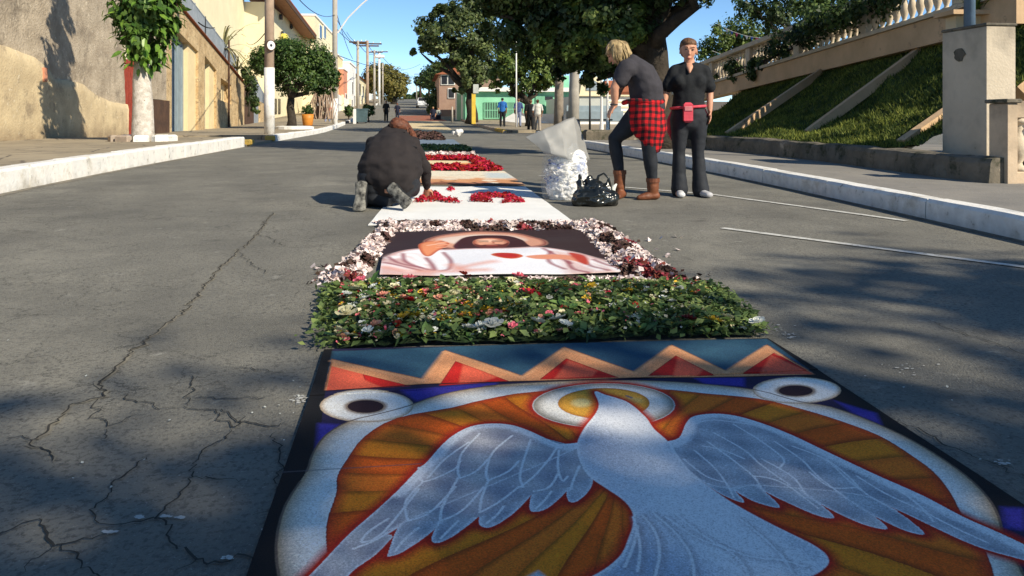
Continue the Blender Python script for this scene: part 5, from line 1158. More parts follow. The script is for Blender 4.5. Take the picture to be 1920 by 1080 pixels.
# panels' seams
A.line([(x0, G2(600, 889)[1]), (.02, G2(600, 889)[1] + .004)], .006, (.10, .10, .12), .6)
A.grain(.20, 3)
mdove = A.material('dove_sand_picture', .95, .0022, 420)
dc = thing('dove_carpet', 'large sand carpet of a white dove in an orange disc with zigzag border', 'street carpet', (.55, 1.8, .04))
ysm = G2(1100, 716)[1]
tl, tr_ = G2(604, 661), G2(1437, 640)
artsheet('picture_panel', A, [(-.335, .5), (1.455, .5), (1.455, ysm - .012), (-.338, ysm - .050)], mdove, .012, dc, ny=60)
artsheet('border_panel', A, [(-.338, ysm - .046), (1.455, ysm - .008), (1.443, tr_[1]), (-.345, tl[1])], mdove, .014, dc, nx=40, ny=10)

# ---- portrait print: a plain generic robed figure with halo
print_c = [G2(712, 522), G2(1165, 517), G2(1098, 436), G2(724, 440)]
B_ = Art(0, 1, 0, 1, 420, (.035, .018, .018))
def U(px, py):  # picture position -> print uv (bilinear, solved on the ground)
    p = np.array(G2(px, py)); u, v = .5, .5; c = [np.array(q) for q in print_c]
    for _ in range(12):
        q = (c[0] * (1 - u) + c[1] * u) * (1 - v) + (c[3] * (1 - u) + c[2] * u) * v
        du = (c[1] - c[0]) * (1 - v) + (c[2] - c[3]) * v; dv_ = (c[3] - c[0]) * (1 - u) + (c[2] - c[1]) * u
        s_ = np.linalg.solve(np.array([du, dv_]).T, p - q); u += s_[0]; v += s_[1]
    return (u, v)
def PR(l): return [U(680 + x / 3.692, 420 + y / 3.692) for x, y in l]
# halo arcs
B_.fill(cat_(PR([(430, 150), (520, 105), (700, 80), (860, 72), (1050, 85), (1180, 110), (1260, 140), (1235, 180), (900, 200), (600, 190)]), True, 4), (.62, .30, .20), .03, edge=[((.20, .05, .04), .03)])
B_.fill(cat_(PR([(520, 140), (700, 100), (860, 90), (1050, 105), (1130, 140), (900, 180)]), True, 4), (.72, .58, .50), .04)
B_.fill(cat_(PR([(640, 190), (660, 140), (740, 105), (880, 98), (1020, 115), (1090, 150), (1110, 190), (880, 200)]), True, 4), (.07, .012, .015), .012)
B_.fill(cat_(PR([(765, 140), (800, 115), (880, 108), (960, 118), (1010, 145), (990, 168), (890, 180), (800, 168)]), True, 4), (.62, .28, .18), .01, edge=[((.35, .05, .03), .03)])
fc = U(680 + 888 / 3.692, 420 + 146 / 3.692)
def fe(dx, dy, rx, ry, n=26): return [(fc[0] + dx + rx * math.cos(a), fc[1] + dy + ry * math.sin(a)) for a in np.linspace(0, 2 * PI, n, False)]
B_.fill(cat_([(fc[0] + x, fc[1] + y) for x, y in [(-.16, -.20), (-.155, -.05), (-.13, .10), (-.06, .19), (.02, .20), (.10, .16), (.15, .05), (.165, -.08), (.18, -.20), (.10, -.17), (-.08, -.17)]], True, 4), (.05, .012, .010), .008)
B_.fill(fe(0, -.005, .085, .135), (.72, .34, .21), .010, edge=[((.30, .06, .03), .030)])
B_.fill(fe(-.015, .06, .045, .04), (.85, .52, .36), .03)
B_.fill(cat_([(fc[0] + x, fc[1] + y) for x, y in [(-.082, -.02), (-.055, -.055), (-.03, -.045), (0, -.05), (.03, -.045), (.055, -.055), (.082, -.02), (.065, -.115), (.0, -.175), (-.065, -.115)]], True, 4), (.13, .025, .015), .010)
B_.line([(fc[0] - .022, fc[1] - .075), (fc[0] + .022, fc[1] - .075)], .012, (.50, .10, .07), .9, .005)
for q_ in (-1, 1):
    B_.line([(fc[0] + q_ * .016, fc[1] + .030), (fc[0] + q_ * .034, fc[1] + .034), (fc[0] + q_ * .052, fc[1] + .026)], .014, (.06, .02, .015), .95, .005)
    B_.line([(fc[0] + q_ * .012, fc[1] + .056), (fc[0] + q_ * .036, fc[1] + .066), (fc[0] + q_ * .060, fc[1] + .054)], .010, (.12, .03, .02), .9, .006)
B_.line([(fc[0] + .008, fc[1] + .04), (fc[0] + .014, fc[1] - .02), (fc[0], fc[1] - .028)], .009, (.36, .09, .05), .8, .006)
# robe
B_.fill(cat_(PR([(140, 280), (200, 235), (280, 210), (400, 195), (560, 195), (750, 190), (1050, 185), (1250, 190), (1450, 215), (1620, 260), (1800, 320), (1850, 400), (100, 400)]), True, 4), (.80, .80, .84), .012, edge=[((.4, .15, .12), .03)])
B_.fill(cat_(PR([(130, 300), (200, 240), (300, 225), (420, 240), (500, 330), (480, 400), (120, 400)]), True, 4), (.66, .44, .42), .06)
B_.fill(cat_(PR([(1300, 215), (1450, 230), (1620, 265), (1800, 320), (1850, 400), (1450, 380), (1380, 280)]), True, 4), (.70, .52, .50), .06)
for a_ in ([(200, 260), (260, 250), (330, 270), (420, 320)], [(290, 235), (360, 240), (430, 290)], [(160, 320), (240, 330), (330, 350)], [(1460, 260), (1540, 290), (1640, 340)], [(1600, 280), (1700, 310), (1780, 350)], [(540, 220), (570, 260), (560, 310)]):
    B_.line(list(map(tuple, cat_(PR(a_), False, 5))), .05, (.88, .86, .88), .9, .03)
for a_ in ([(280, 230), (300, 290), (420, 330), (480, 340)], [(150, 300), (260, 320), (400, 345)], [(180, 255), (250, 300), (400, 325)], [(560, 215), (610, 270), (600, 330), (540, 345)], [(440, 250), (480, 300), (500, 340)], [(1250, 200), (1330, 240), (1440, 290)], [(1420, 280), (1460, 330), (1560, 360)], [(1520, 260), (1580, 310), (1700, 350)], [(1300, 220), (1290, 280), (1400, 330)], [(1600, 270), (1700, 310), (1790, 340)]):
    B_.line(list(map(tuple, cat_(PR(a_), False, 5))), .022, (.28, .07, .09), .8, .016)
for a_ in ([(150, 330), (300, 350), (500, 350), (700, 350)], [(660, 330), (760, 310), (900, 290)], [(620, 300), (700, 340), (850, 345)]):
    B_.line(list(map(tuple, cat_(PR(a_), False, 5))), .05, (.72, .32, .24), .7, .05)
# raised hand and reaching arm, heart
B_.fill(cat_(PR([(390, 170), (440, 150), (540, 145), (600, 160), (560, 185), (520, 205), (470, 235), (430, 235), (400, 210)]), True, 4), (.72, .26, .12), .012, edge=[((.45, .08, .03), .02)])
B_.line(list(map(tuple, PR([(450, 175), (520, 165), (570, 160)]))), .012, (.85, .6, .45), .8, .01)
for a_ in ([(500, 150), (545, 140)], [(520, 160), (575, 152)], [(525, 172), (590, 166)], [(515, 184), (570, 182)]): B_.line(PR(a_), .016, (.78, .36, .22), .95, .008)
for a_ in ([(505, 156), (560, 147)], [(520, 167), (585, 160)], [(515, 179), (580, 174)]): B_.line(PR(a_), .006, (.35, .06, .03), .8, .005)
B_.fill(cat_(PR([(1130, 250), (1250, 240), (1400, 240), (1540, 265), (1560, 300), (1520, 290), (1400, 268), (1200, 265)]), True, 4), (.66, .26, .16), .012)
B_.fill(cat_(PR([(1420, 225), (1540, 245), (1560, 300), (1500, 285)]), True, 4), (.45, .05, .03), .02)
B_.fill(cat_(PR([(890, 240), (940, 225), (1050, 230), (1110, 250), (1040, 268), (950, 262)]), True, 4), (.45, .02, .015), .012, edge=[((.60, .15, .05), .02)])
B_.grain(.05, 5)
mprint = B_.material('robed_figure_print', .6, .0004, 60)
pr = artsheet('portrait_print', None, print_c, mprint, .022, None, nx=24, ny=16, wave=.012)
tag(pr, 'printed cloth of a robed haloed figure lying inside a border of dried petals', 'printed cloth')

# ---- white mat with red letters
M['matw'] = mat('white_sand_mat', (.80, .80, .78), (.74, .74, .72), 4, .9, .004, 120)
wc = [G2(690, 424), G2(1078, 420), G2(985, 350), G2(752, 350)]
wm = artsheet('white_carpet', None, wc, M['matw'], .010, None, 20, 20, .004)
tag(wm, 'blank white powder carpet on which the kneeling woman lays red letters', 'street carpet')
# flower pieces: source meshes
def petalm(n, c, c2=None, isl=.0, ro=.25): return mat(n, c, c2, 30, .6, trans=.15, randobj=ro if not isl else 0, island=isl)
M['rose_red'] = petalm('red_petal', (.42, .008, .015)); M['rose_pink'] = petalm('pink_petal', (.74, .16, .20)); M['rose_cream'] = petalm('cream_petal', (.72, .66, .42)); M['rose_yel'] = petalm('yellow_petal', (.76, .46, .03)); M['rose_white'] = petalm('white_petal', (.74, .76, .70)); M['rose_peach'] = petalm('peach_petal', (.72, .34, .22)); M['rose_dark'] = petalm('wine_petal', (.16, .01, .025))
M['fleaf'] = mat('rose_leaf', (.14, .24, .06), (.07, .13, .04), 20, .5, trans=.25, randobj=.5); M['fleaf_s'] = mat('rose_leaf_mass', (.20, .27, .08), (.05, .09, .03), 7, .55, trans=.25, island=.75)
M['letters'] = mat('red_carnation_petals', (.46, .012, .03), (.30, .006, .02), 30, .7, island=.35, trans=.1)
def rose_mesh(name, m, open_=.6, n1=5):
    b = MB(); rs = random.Random(hash(name) % 97 if False else len(name) + int(open_ * 100))
    for ring_i, (rr, cnt, tilt) in enumerate(((.25, 3, .25), (.5, 5, .55), (.95, 6, 1.0))):
        for k in range(cnt):
            a = 2 * PI * k / cnt + ring_i * .5 + rs.uniform(-.2, .2); w = rr * .8; t = tilt * open_ + rs.uniform(-.12, .12)
            ca, sa = math.cos(a), math.sin(a); hgt = .8 * math.cos(t); out = rr * math.sin(t) + .1
            c0 = Vector((ca * .08, sa * .08, .05)); s_ = Vector((-sa, ca, 0)) * w * .5
            mid = Vector((ca * (out * .75 + .12), sa * (out * .75 + .12), hgt * .45)); top = Vector((ca * (out + .1), sa * (out + .1), hgt * (.9 - .1 * ring_i)))
            b.add([c0 - s_ * .3, c0 + s_ * .3, mid + s_, top + s_ * .7, top + Vector((ca, sa, .0)) * .08, top - s_ * .7, mid - s_], [(0, 1, 2, 6), (6, 2, 3, 5), (5, 3, 4)])
    me = bpy.data.meshes.new(name); me.from_pydata(b.v, [], b.f); me.update(); me.materials.append(m); return me
RM = {k: rose_mesh('rose', M['rose_' + k], o) for k, o in (('red', .8), ('pink', 1.0), ('cream', .7), ('yel', 1.1), ('white', .9), ('peach', .9), ('dark', .9))}
def put(me, name, Mx, parent):
    o = bpy.data.objects.new(name, me); C.objects.link(o); o.matrix_basis = Mx; par(o, parent); return o
SCAT = []
# ---- flower and leaf bed
bl, br, fr_, fl = G2(640, 543), G2(1315, 543), G2(1418, 634), G2(632, 657)
bedc = [np.array(fl), np.array(fr_), np.array(br), np.array(bl)]
def bed(u, v):
    c = bedc; p = (c[0] * (1 - u) + c[1] * u) * (1 - v) + (c[3] * (1 - u) + c[2] * u) * v
    ed = min(1, min(u, 1 - u) * 9 + .15) * min(1, min(v + .04, 1 - v) * 6 + .2)
    h = (.014 + .036 * ed * (1 + .8 * noise.noise((p[0] * 4, p[1] * 4, 0))))
    return p[0], p[1], h
fb_ = thing('flower_bed', 'thick bed of green leaves strewn with pink, red, yellow and white flowers', 'flower bed', (.55, 3.4, .07))
def bedmound(u, v): x, y, h = bed(u, v); return (x, y, zg(y) + h * .75 + .01 * noise.noise((x * 25, y * 25, 0)))
M['under'] = mat('dark_leaf_litter', (.02, .045, .012), (.012, .022, .008), 30, .95, .01, 80)
MB().grid(bedmound, 70, 24).build('litter', M['under'], fb_, smooth=False)
n = 12500; rs = np.random.RandomState(5); V = np.zeros((n, 4, 3), np.float32)
for i in range(n):
    u, v = rs.rand(), rs.rand() ** .9
    if rs.rand() < .16: u = np.clip(u + rs.choice([-1, 1]) * .5 * rs.rand(), -.025, 1.02)
    if rs.rand() < .05: u = rs.choice([-.02 - .02 * rs.rand(), 1.0 + .03 * rs.rand()])
    v = min(max(v, -.03), 1.06)
    x, y, h = bed(u, v); x += .03 * rs.randn() * (1 if u > .9 or u < .08 else .3); y += .022 * rs.randn() * (1 if v > .85 or v < .1 else .3); lv = rs.rand() ** .6 * (h + .022)
    nr = Vector((rs.randn() * .55, rs.randn() * .55, 1)).normalized(); t = Vector((rs.randn(), rs.randn(), rs.randn() * .45)); t = (t - nr * t.dot(nr)).normalized(); bt2 = nr.cross(t); s_ = .015 + .040 * rs.rand() ** 1.4
    if rs.rand() < .18: s_ *= 1.5; asp = .16
    else: asp = .55 + .2 * rs.rand()
    c = Vector((x, y, zg(y) + .01 + lv))
    V[i, 0] = c - t * s_ * .5; V[i, 1] = c + bt2 * s_ * asp * .5 + nr * s_ * .1; V[i, 2] = c + t * s_ * .5; V[i, 3] = c - bt2 * s_ * asp * .5 + nr * s_ * .1
np_mesh('loose_leaves', V.reshape(-1, 3), np.arange(4 * n).reshape(-1, 4), M['fleaf_s'], fb_, kind='stuff')
lfm = lf.data.copy(); lfm.materials.clear(); lfm.materials.append(M['fleaf'])
rs = random.Random(12)
for i in range(290):
    u, v = rs.uniform(-.01, 1.01), rs.random() ** 1.2; x, y, h = bed(u, v)
    put(lfm, 'leaf', frame((x, y, zg(y) + h + rs.uniform(.008, .03)), (rs.uniform(-1, 1), rs.uniform(-1, 1), rs.uniform(-.4, .5)), (rs.uniform(-.5, .5), rs.uniform(-.5, .5), 1), rs.uniform(.045, .075)), fb_)
# big flowers traced from the photograph, then scattered ones
def fl_at(px, py, k, s, zz=.0):
    p = G2(px, py + 3); h = .068 if py > 545 else .04; s *= 1.3; put(RM[k], {'yel': 'yellow_flower', 'cream': 'cream_rose', 'white': 'white_flower', 'pink': 'pink_rose', 'red': 'red_rose', 'peach': 'peach_rose', 'dark': 'wine_rose'}[k], Matrix.Translation((p[0], p[1], zg(p[1]) + h + zz)) @ Matrix.Rotation(rs.uniform(-.5, .3), 4, 'X') @ Matrix.Rotation(rs.uniform(-.4, .4), 4, 'Y') @ Matrix.Rotation(rs.uniform(0, 6), 4, 'Z') @ Matrix.Diagonal((s, s, s * .8, 1)), fb_)
TR = [(675, 537, 'pink', .028), (768, 532, 'pink', .03), (870, 526, 'red', .03), (973, 529, 'pink', .035), (740, 562, 'cream', .028), (797, 572, 'pink', .032), (820, 564, 'pink', .026), (826, 585, 'peach', .028), (770, 590, 'red', .03), (757, 584, 'peach', .03), (718, 577, 'peach', .026), (726, 598, 'cream', .03), (650, 614, 'cream', .04), (850, 576, 'cream', .03), (870, 567, 'peach', .026), (912, 567, 'pink', .024), (964, 552, 'cream', .034), (995, 576, 'red', .042), (1012, 560, 'red', .024), (800, 596, 'yel', .022), (875, 595, 'yel', .022), (910, 610, 'yel', .034), (930, 615, 'pink', .022), (875, 621, 'yel', .036), (754, 622, 'yel', .030), (779, 619, 'yel', .028), (833, 626, 'yel', .026), (965, 601, 'yel', .026), (845, 612, 'yel', .020), (808, 624, 'white', .022), (703, 638, 'peach', .028), (634, 648, 'cream', .026), (925, 637, 'white', .036), (900, 640, 'white', .03), (878, 643, 'white', .026), (1010, 632, 'white', .03), (1045, 626, 'white', .034), (1060, 636, 'white', .026), (1057, 605, 'red', .024), (1079, 559, 'pink', .024), (1108, 560, 'yel', .024), (1152, 553, 'red', .022), (1160, 591, 'white', .03), (1180, 570, 'yel', .028), (1200, 555, 'cream', .026), (1225, 552, 'cream', .026), (1207, 567, 'white', .024), (1292, 626, 'dark', .032), (1338, 628, 'yel', .028), (1420, 631, 'white', .028), (1365, 622, 'cream', .022), (945, 596, 'cream', .024), (895, 597, 'cream', .024), (920, 590, 'cream', .02), (700, 560, 'white', .02), (666, 566, 'cream', .03), (650, 575, 'white', .022), (683, 585, 'white', .022), (660, 600, 'white', .02), (1115, 610, 'white', .018), (690, 648, 'white', .02), (1100, 590, 'cream', .02), (985, 602, 'cream', .02), (1130, 575, 'white', .022), (1260, 590, 'white', .018)]
for t_ in TR: fl_at(*t_)
for i in range(290):
    u, v = rs.random() ** 1.7, rs.random(); x, y, h = bed(u, v); k = rs.choice(['cream', 'white', 'cream', 'pink', 'peach', 'cream', 'yel', 'red']); s_ = rs.uniform(.011, .024)
    put(RM[k], 'small_flower', Matrix.Translation((x, y, zg(y) + h + .018)) @ Matrix.Rotation(rs.uniform(-.8, .8), 4, 'X') @ Matrix.Rotation(rs.uniform(0, 6), 4, 'Z') @ Matrix.Diagonal((s_, s_, s_ * .7, 1)), fb_)
for pm, cnt, sd_, ex in (('rose_cream', 900, 61, 1.6), ('rose_pink', 420, 62, 2.0), ('rose_yel', 300, 63, 1.2), ('rose_red', 200, 64, 1.0), ('rose_white', 380, 65, 1.3)):
    rr_ = np.random.RandomState(sd_); pl_ = []
    for _ in range(cnt):
        u, v = rr_.rand() ** ex, rr_.rand()
        if noise.noise((u * 9, v * 5, sd_)) < -.05: continue
        x, y, h = bed(u, v); pl_.append((x, y, zg(y) + h + .012 + .016 * rr_.rand()))
    SCAT.append((pm, pl_, sd_))
# ---- border of dried shredded petals round the print
M['shred_w'] = mat('dried_white_petals', (.80, .70, .66), (.62, .49, .47), 30, .85, island=.3, trans=.1); M['shred_b'] = mat('dried_dark_petals', (.05, .03, .025), (.10, .05, .04), 30, .9, island=.5); M['shred_r'] = mat('dried_wine_petals', (.30, .04, .05), (.16, .03, .03), 30, .85, island=.4)
dbt = thing('petal_border', 'lumpy border of dried white brown and wine petals framing the printed figure', 'petal border', (.5, 4.6, .1))
lp = lambda a, b_, t: np.array(a) * (1 - t) + np.array(b_) * t
edges = [((716, 432), (612, 532), (668, 532), (745, 432), 'L'), ((700, 418), (1130, 420), (1105, 437), (722, 440), 'T'), ((1075, 420), (1135, 425), (1290, 533), (1165, 520), 'R'), ((640, 540), (1290, 540), (1180, 523), (700, 528), 'B')]
def scatter(name, m, pts, size, parent, seed=0, flat=.8, asp=.45):
    r = np.random.RandomState(seed); n = len(pts); V = np.zeros((n, 4, 3), np.float32)
    for i, c in enumerate(pts):
        nr = Vector((r.randn() * flat, r.randn() * flat, 1)).normalized(); t = Vector((r.randn(), r.randn(), r.randn() * .6)); t = (t - nr * t.dot(nr)).normalized(); b2 = nr.cross(t); s_ = size * (.6 + .8 * r.rand()); c = Vector(c)
        V[i, 0] = c - t * s_ * .5; V[i, 1] = c + b2 * s_ * asp - nr * s_ * .1; V[i, 2] = c + t * s_ * .5 + nr * s_ * .15; V[i, 3] = c - b2 * s_ * asp + nr * s_ * .1
    return np_mesh(name, V.reshape(-1, 3), np.arange(4 * n).reshape(-1, 4), m, parent, kind='stuff')
for pm, pl_, sd_ in SCAT: scatter('loose_petals', M[pm], pl_, .017, fb_, sd_, .6)
pts = {'w': [], 'b': [], 'r': []}; r_ = np.random.RandomState(8)
for ei, (a, b_, c, d, side) in enumerate(edges):
    a, b_, c, d = map(np.array, (G2(*a), G2(*b_), G2(*c), G2(*d))); cnt = {'L': 4800, 'R': 4800, 'T': 3400, 'B': 1500}[side]; hh = {'L': .085, 'R': .07, 'T': .06, 'B': .02}[side]
    for _ in range(cnt):
        t, s_ = r_.rand(), r_.rand()
        p = (a * (1 - t) + b_ * t) * (1 - s_) + (d * (1 - t) + c * t) * s_ if side in 'TRB' and side != 'R' else ((a * (1 - t) + b_ * t) * (1 - s_) + (d * (1 - t) + c * t) * s_ if side == 'L' else (a * (1 - s_) + b_ * s_) * (1 - t) + (d * (1 - s_) + c * s_) * t)
        p = p + r_.randn(2) * .012
        q = noise.noise((p[0] * 5.5, p[1] * 3.2, ei * 3)); q2 = noise.noise((p[0] * 14, p[1] * 10, 9))
        h = hh * (1 - abs(s_ - .5) * 1.5) * (.75 + .6 * q2) * r_.rand() ** .5 + .008
        k = 'b' if q > .13 + .1 * q2 else ('r' if (q < -.42 or (side == 'R' and t > .84 and q < .1)) else 'w')
        if r_.rand() < .1: k = 'b'
        pts[k].append((p[0], p[1], zg(p[1]) + max(.006, h)))
for _ in range(110): # strays
    t = r_.rand(); p = G2(1290 + 20 * r_.randn(), 530 + 8 * r_.randn()) if t < .2 else G2(620 - 18 * abs(r_.randn()), 500 + 40 * r_.rand()) if t < .6 else G2(1150 + 130 * r_.rand(), 440 + 90 * r_.rand()); pts['w' if r_.rand() < .6 else 'b'].append((p[0], p[1], zg(p[1]) + .008))
scatter('white_petals', M['shred_w'], pts['w'], .034, dbt, 1); scatter('dark_petals', M['shred_b'], pts['b'], .03, dbt, 2); scatter('wine_petals', M['shred_r'], pts['r'], .032, dbt, 3)
# ---- letters of red petals
def heap(poly, n, h, seed):
    r = np.random.RandomState(seed); w = [G2(*p) for p in poly]; a = np.array(w); lo, hi = a.min(0), a.max(0); out = []
    while len(out) < n:
        p = lo + (hi - lo) * r.rand(2); c = False; j = len(w) - 1
        for i in range(len(w)):
            if (w[i][1] > p[1]) != (w[j][1] > p[1]) and p[0] < (w[j][0] - w[i][0]) * (p[1] - w[i][1]) / (w[j][1] - w[i][1]) + w[i][0]: c = not c
            j = i
        if c: out.append((p[0] + r.randn() * .006, p[1] + r.randn() * .006, zg(p[1]) + .014 + h * r.rand()))
    return out
L1 = [(776, 382), (800, 364), (818, 363), (830, 374), (850, 375), (866, 383), (840, 382), (820, 380)]
L2 = [(882, 380), (884, 371), (902, 366), (955, 366), (968, 372), (984, 382), (938, 383), (950, 374), (922, 372), (915, 376), (926, 382)]
lt_ = [scatter('petal_letter', M['letters'], heap(L1, 900, .03, 1), .026, None, 4), scatter('petal_letter', M['letters'], heap(L2, 1100, .03, 2), .026, None, 5), scatter('petal_heap', M['letters'], heap([(838, 357), (846, 352), (852, 357), (846, 360)], 60, .02, 3), .024, None, 6)]
for o, t_ in zip(lt_, ('red petal letter nearest the kneeling woman with a pointed peak', 'red petal letter shaped like an arch right of the first one', 'small handful of red petals above the two letters')): tag(o, t_, 'petal letter'); del o['kind']
# ---- further carpets up the street
def simple_art(paint): a = Art(0, 1, 0, 1, 256, (.7, .55, .4)); paint(a); a.grain(.12, 9); return a
def pa1(a):   # warm picture with dark lower edge
    a.fill([(0, 0), (1, 0), (1, .35), (0, .35)], (.55, .26, .12), .1); a.fill([(0, 0), (1, 0), (1, .08), (.6, .16), (.4, .04), (0, .1)], (.03, .012, .01), .02)
    r = np.random.RandomState(3)
    for i in range(26):
        x, y = r.rand(2); a.fill(cat_([(x, y * .5), (x + .07, y * .5 + .05), (x + .15, y * .5 - .02), (x + .05, y * .5 - .06)], True, 3), [(.62, .30, .14), (.25, .10, .05), (.72, .62, .48), (.45, .18, .10)][i % 4], .02)
    a.fill([(0, .55), (1, .5), (1, 1), (0, 1)], (.72, .66, .52), .1)
    for i in range(8): x = r.rand(); a.line([(x, .55 + .1 * r.rand()), (x + .12, .65 + .1 * r.rand()), (x + .2, .6)], .012, (.4, .3, .2), .5, .01)
    a.fill([(.72, .45), (1, .4), (1, .8), (.75, .85)], (.50, .55, .55), .1)
def pa2(a):
    a.I[:] = (.74, .60, .36); a.fill(cat_([(.45, .3), (.6, .7), (.85, .75), (.95, .5), (.8, .25)], True, 4), (.72, .34, .12), .08)
def pa3(a):
    a.I[:] = (.72, .60, .34); a.fill([(.5, 0), (1, 0), (1, 1), (.4, 1)], (.60, .08, .03), .1)
def mat_carpet(label, cs, paint, nm): 
    a = simple_art(paint); m = a.material(nm, .9, .001, 200); 
    o = artsheet('street_carpet', None, [G2x(*c) for c in cs], m, .012, None, 16, 10, .003); tag(o, label, 'street carpet'); return o
def G2x(px, py): p = G(px, py); return (p.x, p.y)
mat_carpet('warm coloured picture carpet with dark lower edge just beyond the white one', [(765, 347), (985, 349), (945, 322), (790, 322)], pa1, 'figure_carpet')
mat_carpet('cream and orange carpet framed by red petals', [(780, 321), (938, 322), (905, 303), (783, 302)], pa2, 'cream_carpet')
mat_carpet('small cream and red carpet beyond the red petal borders', [(778, 292), (880, 292), (868, 283), (776, 283)], pa3, 'red_carpet')
def strip_heap(name, label, polys, m, n, h, size, seed):
    pp = []
    for k, poly in enumerate(polys):
        w = [G2x(*p) for p in poly]; r = np.random.RandomState(seed + k)
        for _ in range(n):
            t, s_ = r.rand(2); p = (np.array(w[0]) * (1 - t) + np.array(w[1]) * t) * (1 - s_) + (np.array(w[3]) * (1 - t) + np.array(w[2]) * t) * s_; p = p + r.randn(2) * .02
            pp.append((p[0], p[1], zg(p[1]) + .012 + h * r.rand() * (.5 + .8 * abs(noise.noise((p[0] * 4, p[1] * 4, seed))))))
    o = scatter(name, m, pp, size, None, seed); tag(o, label, 'petal border'); return o
strip_heap('red_petal_border', 'deep red petal border around the cream and orange carpet', [[(790, 322), (935, 323), (925, 316), (788, 314)], [(905, 322), (940, 322), (900, 300), (880, 301)], [(785, 302), (900, 302), (885, 296), (782, 296)]], M['letters'], 1500, .07, .07, 31)
strip_heap('mixed_petal_border', 'white and dark petal band beyond the red petal border', [[(785, 297), (900, 298), (885, 290), (782, 290)]], M['shred_w'], 1300, .06, .07, 35)
strip_heap('dark_petal_band', 'dark sawdust and petal band in the tree shade up the street', [[(740, 262), (835, 264), (820, 250), (745, 250)]], M['shred_b'], 2200, .12, .12, 41)
strip_heap('green_leaf_band', 'band of green leaves between the shaded carpets up the street', [[(768, 283), (890, 286), (870, 274), (765, 272)], [(770, 280), (880, 282), (875, 280), (768, 278)]], M['fleaf_s'], 700, .04, .09, 43)
M['bluemat'] = mat('blue_grey_carpet', (.20, .26, .32), (.10, .14, .2), 3, .9); M['goldmat'] = mat('golden_sawdust_carpet', (.66, .54, .36), (.50, .40, .22), 2.5, .95, .01, 20, spots=[((.30, .20, .08), 5, .58, .1), ((.7, .62, .45), 3, .6, .1)]); M['redmat'] = mat('rusty_red_carpet', (.36, .10, .06), (.22, .12, .08), 1.5, .9, .01, 20)
for lb, cs, m in (('blue grey carpet lying in the tree shade up the street', [(762, 273), (870, 275), (850, 262), (760, 262)], 'bluemat'), ('golden sawdust carpet in sunlight far up the street', [(735, 250), (860, 249), (822, 228), (745, 228)], 'goldmat'), ('rusty red carpet farthest up the street', [(742, 227), (838, 227), (812, 217), (748, 217)], 'redmat')):
    o = artsheet('street_carpet', None, [G2x(*c) for c in cs], M[m], .012, None, 12, 12, .01); tag(o, lb, 'street carpet')
# scattered debris
sp_ = []
for _ in range(60):
    p = G2(560 + 60 * r_.randn(), 740 + 25 * r_.randn()) if r_.rand() < .15 else G2(r_.uniform(0, 560), r_.uniform(560, 1000)) if r_.rand() < .3 else G2(r_.uniform(1430, 1900), r_.uniform(560, 900)) if r_.rand() < .5 else G2(600 + 12 * r_.randn(), r_.uniform(500, 660)); sp_.append((p[0], p[1], zg(p[1]) + .006))
o = scatter('scattered_petals', M['rose_white'], sp_, .008, None, 7, flat=.2); tag(o, 'tiny white petals scattered over the asphalt', 'petals')
def splash(pts_, n):  # spilled white powder spots
    b = MB(); rs = random.Random(len(pts_))
    for (px, py, rr) in pts_:
        for k in range(n):
            p = G2(px + rs.gauss(0, rr), py + rs.gauss(0, rr * .4)); r0 = rs.uniform(.0015, .006); vs = []
            for a in range(7): q = r0 * rs.uniform(.5, 1.3); vs.append((p[0] + q * 1.6 * math.cos(a * .9), p[1] + q * math.sin(a * .9), zg(p[1]) + .0045))
            b.add(vs, [tuple(range(7))])
    return b
o = splash([(560, 752, 8), (565, 745, 6), (208, 1000, 5), (262, 972, 4), (310, 970, 4), (340, 972, 3), (505, 995, 5), (430, 1048, 5), (1472, 622, 14), (1480, 630, 8), (1880, 870, 6), (1690, 690, 30), (1760, 880, 30), (1100, 360, 6)], 16).build('white_powder_spots', M['line'], kind='stuff'); tag(o, 'small spots of spilled white powder on the asphalt', 'powder spots')
# ================================================================ PEOPLE
M['skin'] = mat('skin', (.55, .28, .18), (.50, .24, .15), 8, .55, spec=.35); M['skin2'] = mat('skin_darker', (.40, .20, .12), (.36, .17, .10), 8, .55)
M['tee_grey'] = mat('charcoal_shirt', (.045, .042, .05), (.032, .03, .036), 10, .9, .003, 40); M['black'] = mat('black_cloth', (.012, .014, .017), (.008, .009, .011), 10, .85, .003, 40)
M['legging'] = mat('dark_leggings', (.022, .025, .032), (.015, .017, .022), 10, .75, .002, 40); M['jacket'] = mat('dark_brown_grey_jersey', (.026, .021, .021), (.017, .014, .015), 8, .9, .006, 14)
M['blond'] = mat('blond_hair', (.46, .34, .17), (.16, .11, .055), 22, .6); M['redhair'] = mat('auburn_hair', (.17, .058, .028), (.075, .025, .014), 40, .6); M['brownhair'] = mat('brown_hair', (.20, .10, .05), (.06, .03, .015), 30, .6)
M['boot'] = mat('brown_leather_boot', (.20, .07, .03), (.12, .04, .02), 12, .5, .003, 30); M['shoe_w'] = mat('white_trainer', (.6, .6, .6), (.4, .4, .42), 12, .6)
M['pink'] = mat('coral_pink_cloth', (.62, .07, .10), (.50, .05, .08), 12, .7); M['sole'] = mat('mottled_shoe_sole', (.24, .23, .20), (.015, .015, .015), 22, .8, .006, 40, detail=3)
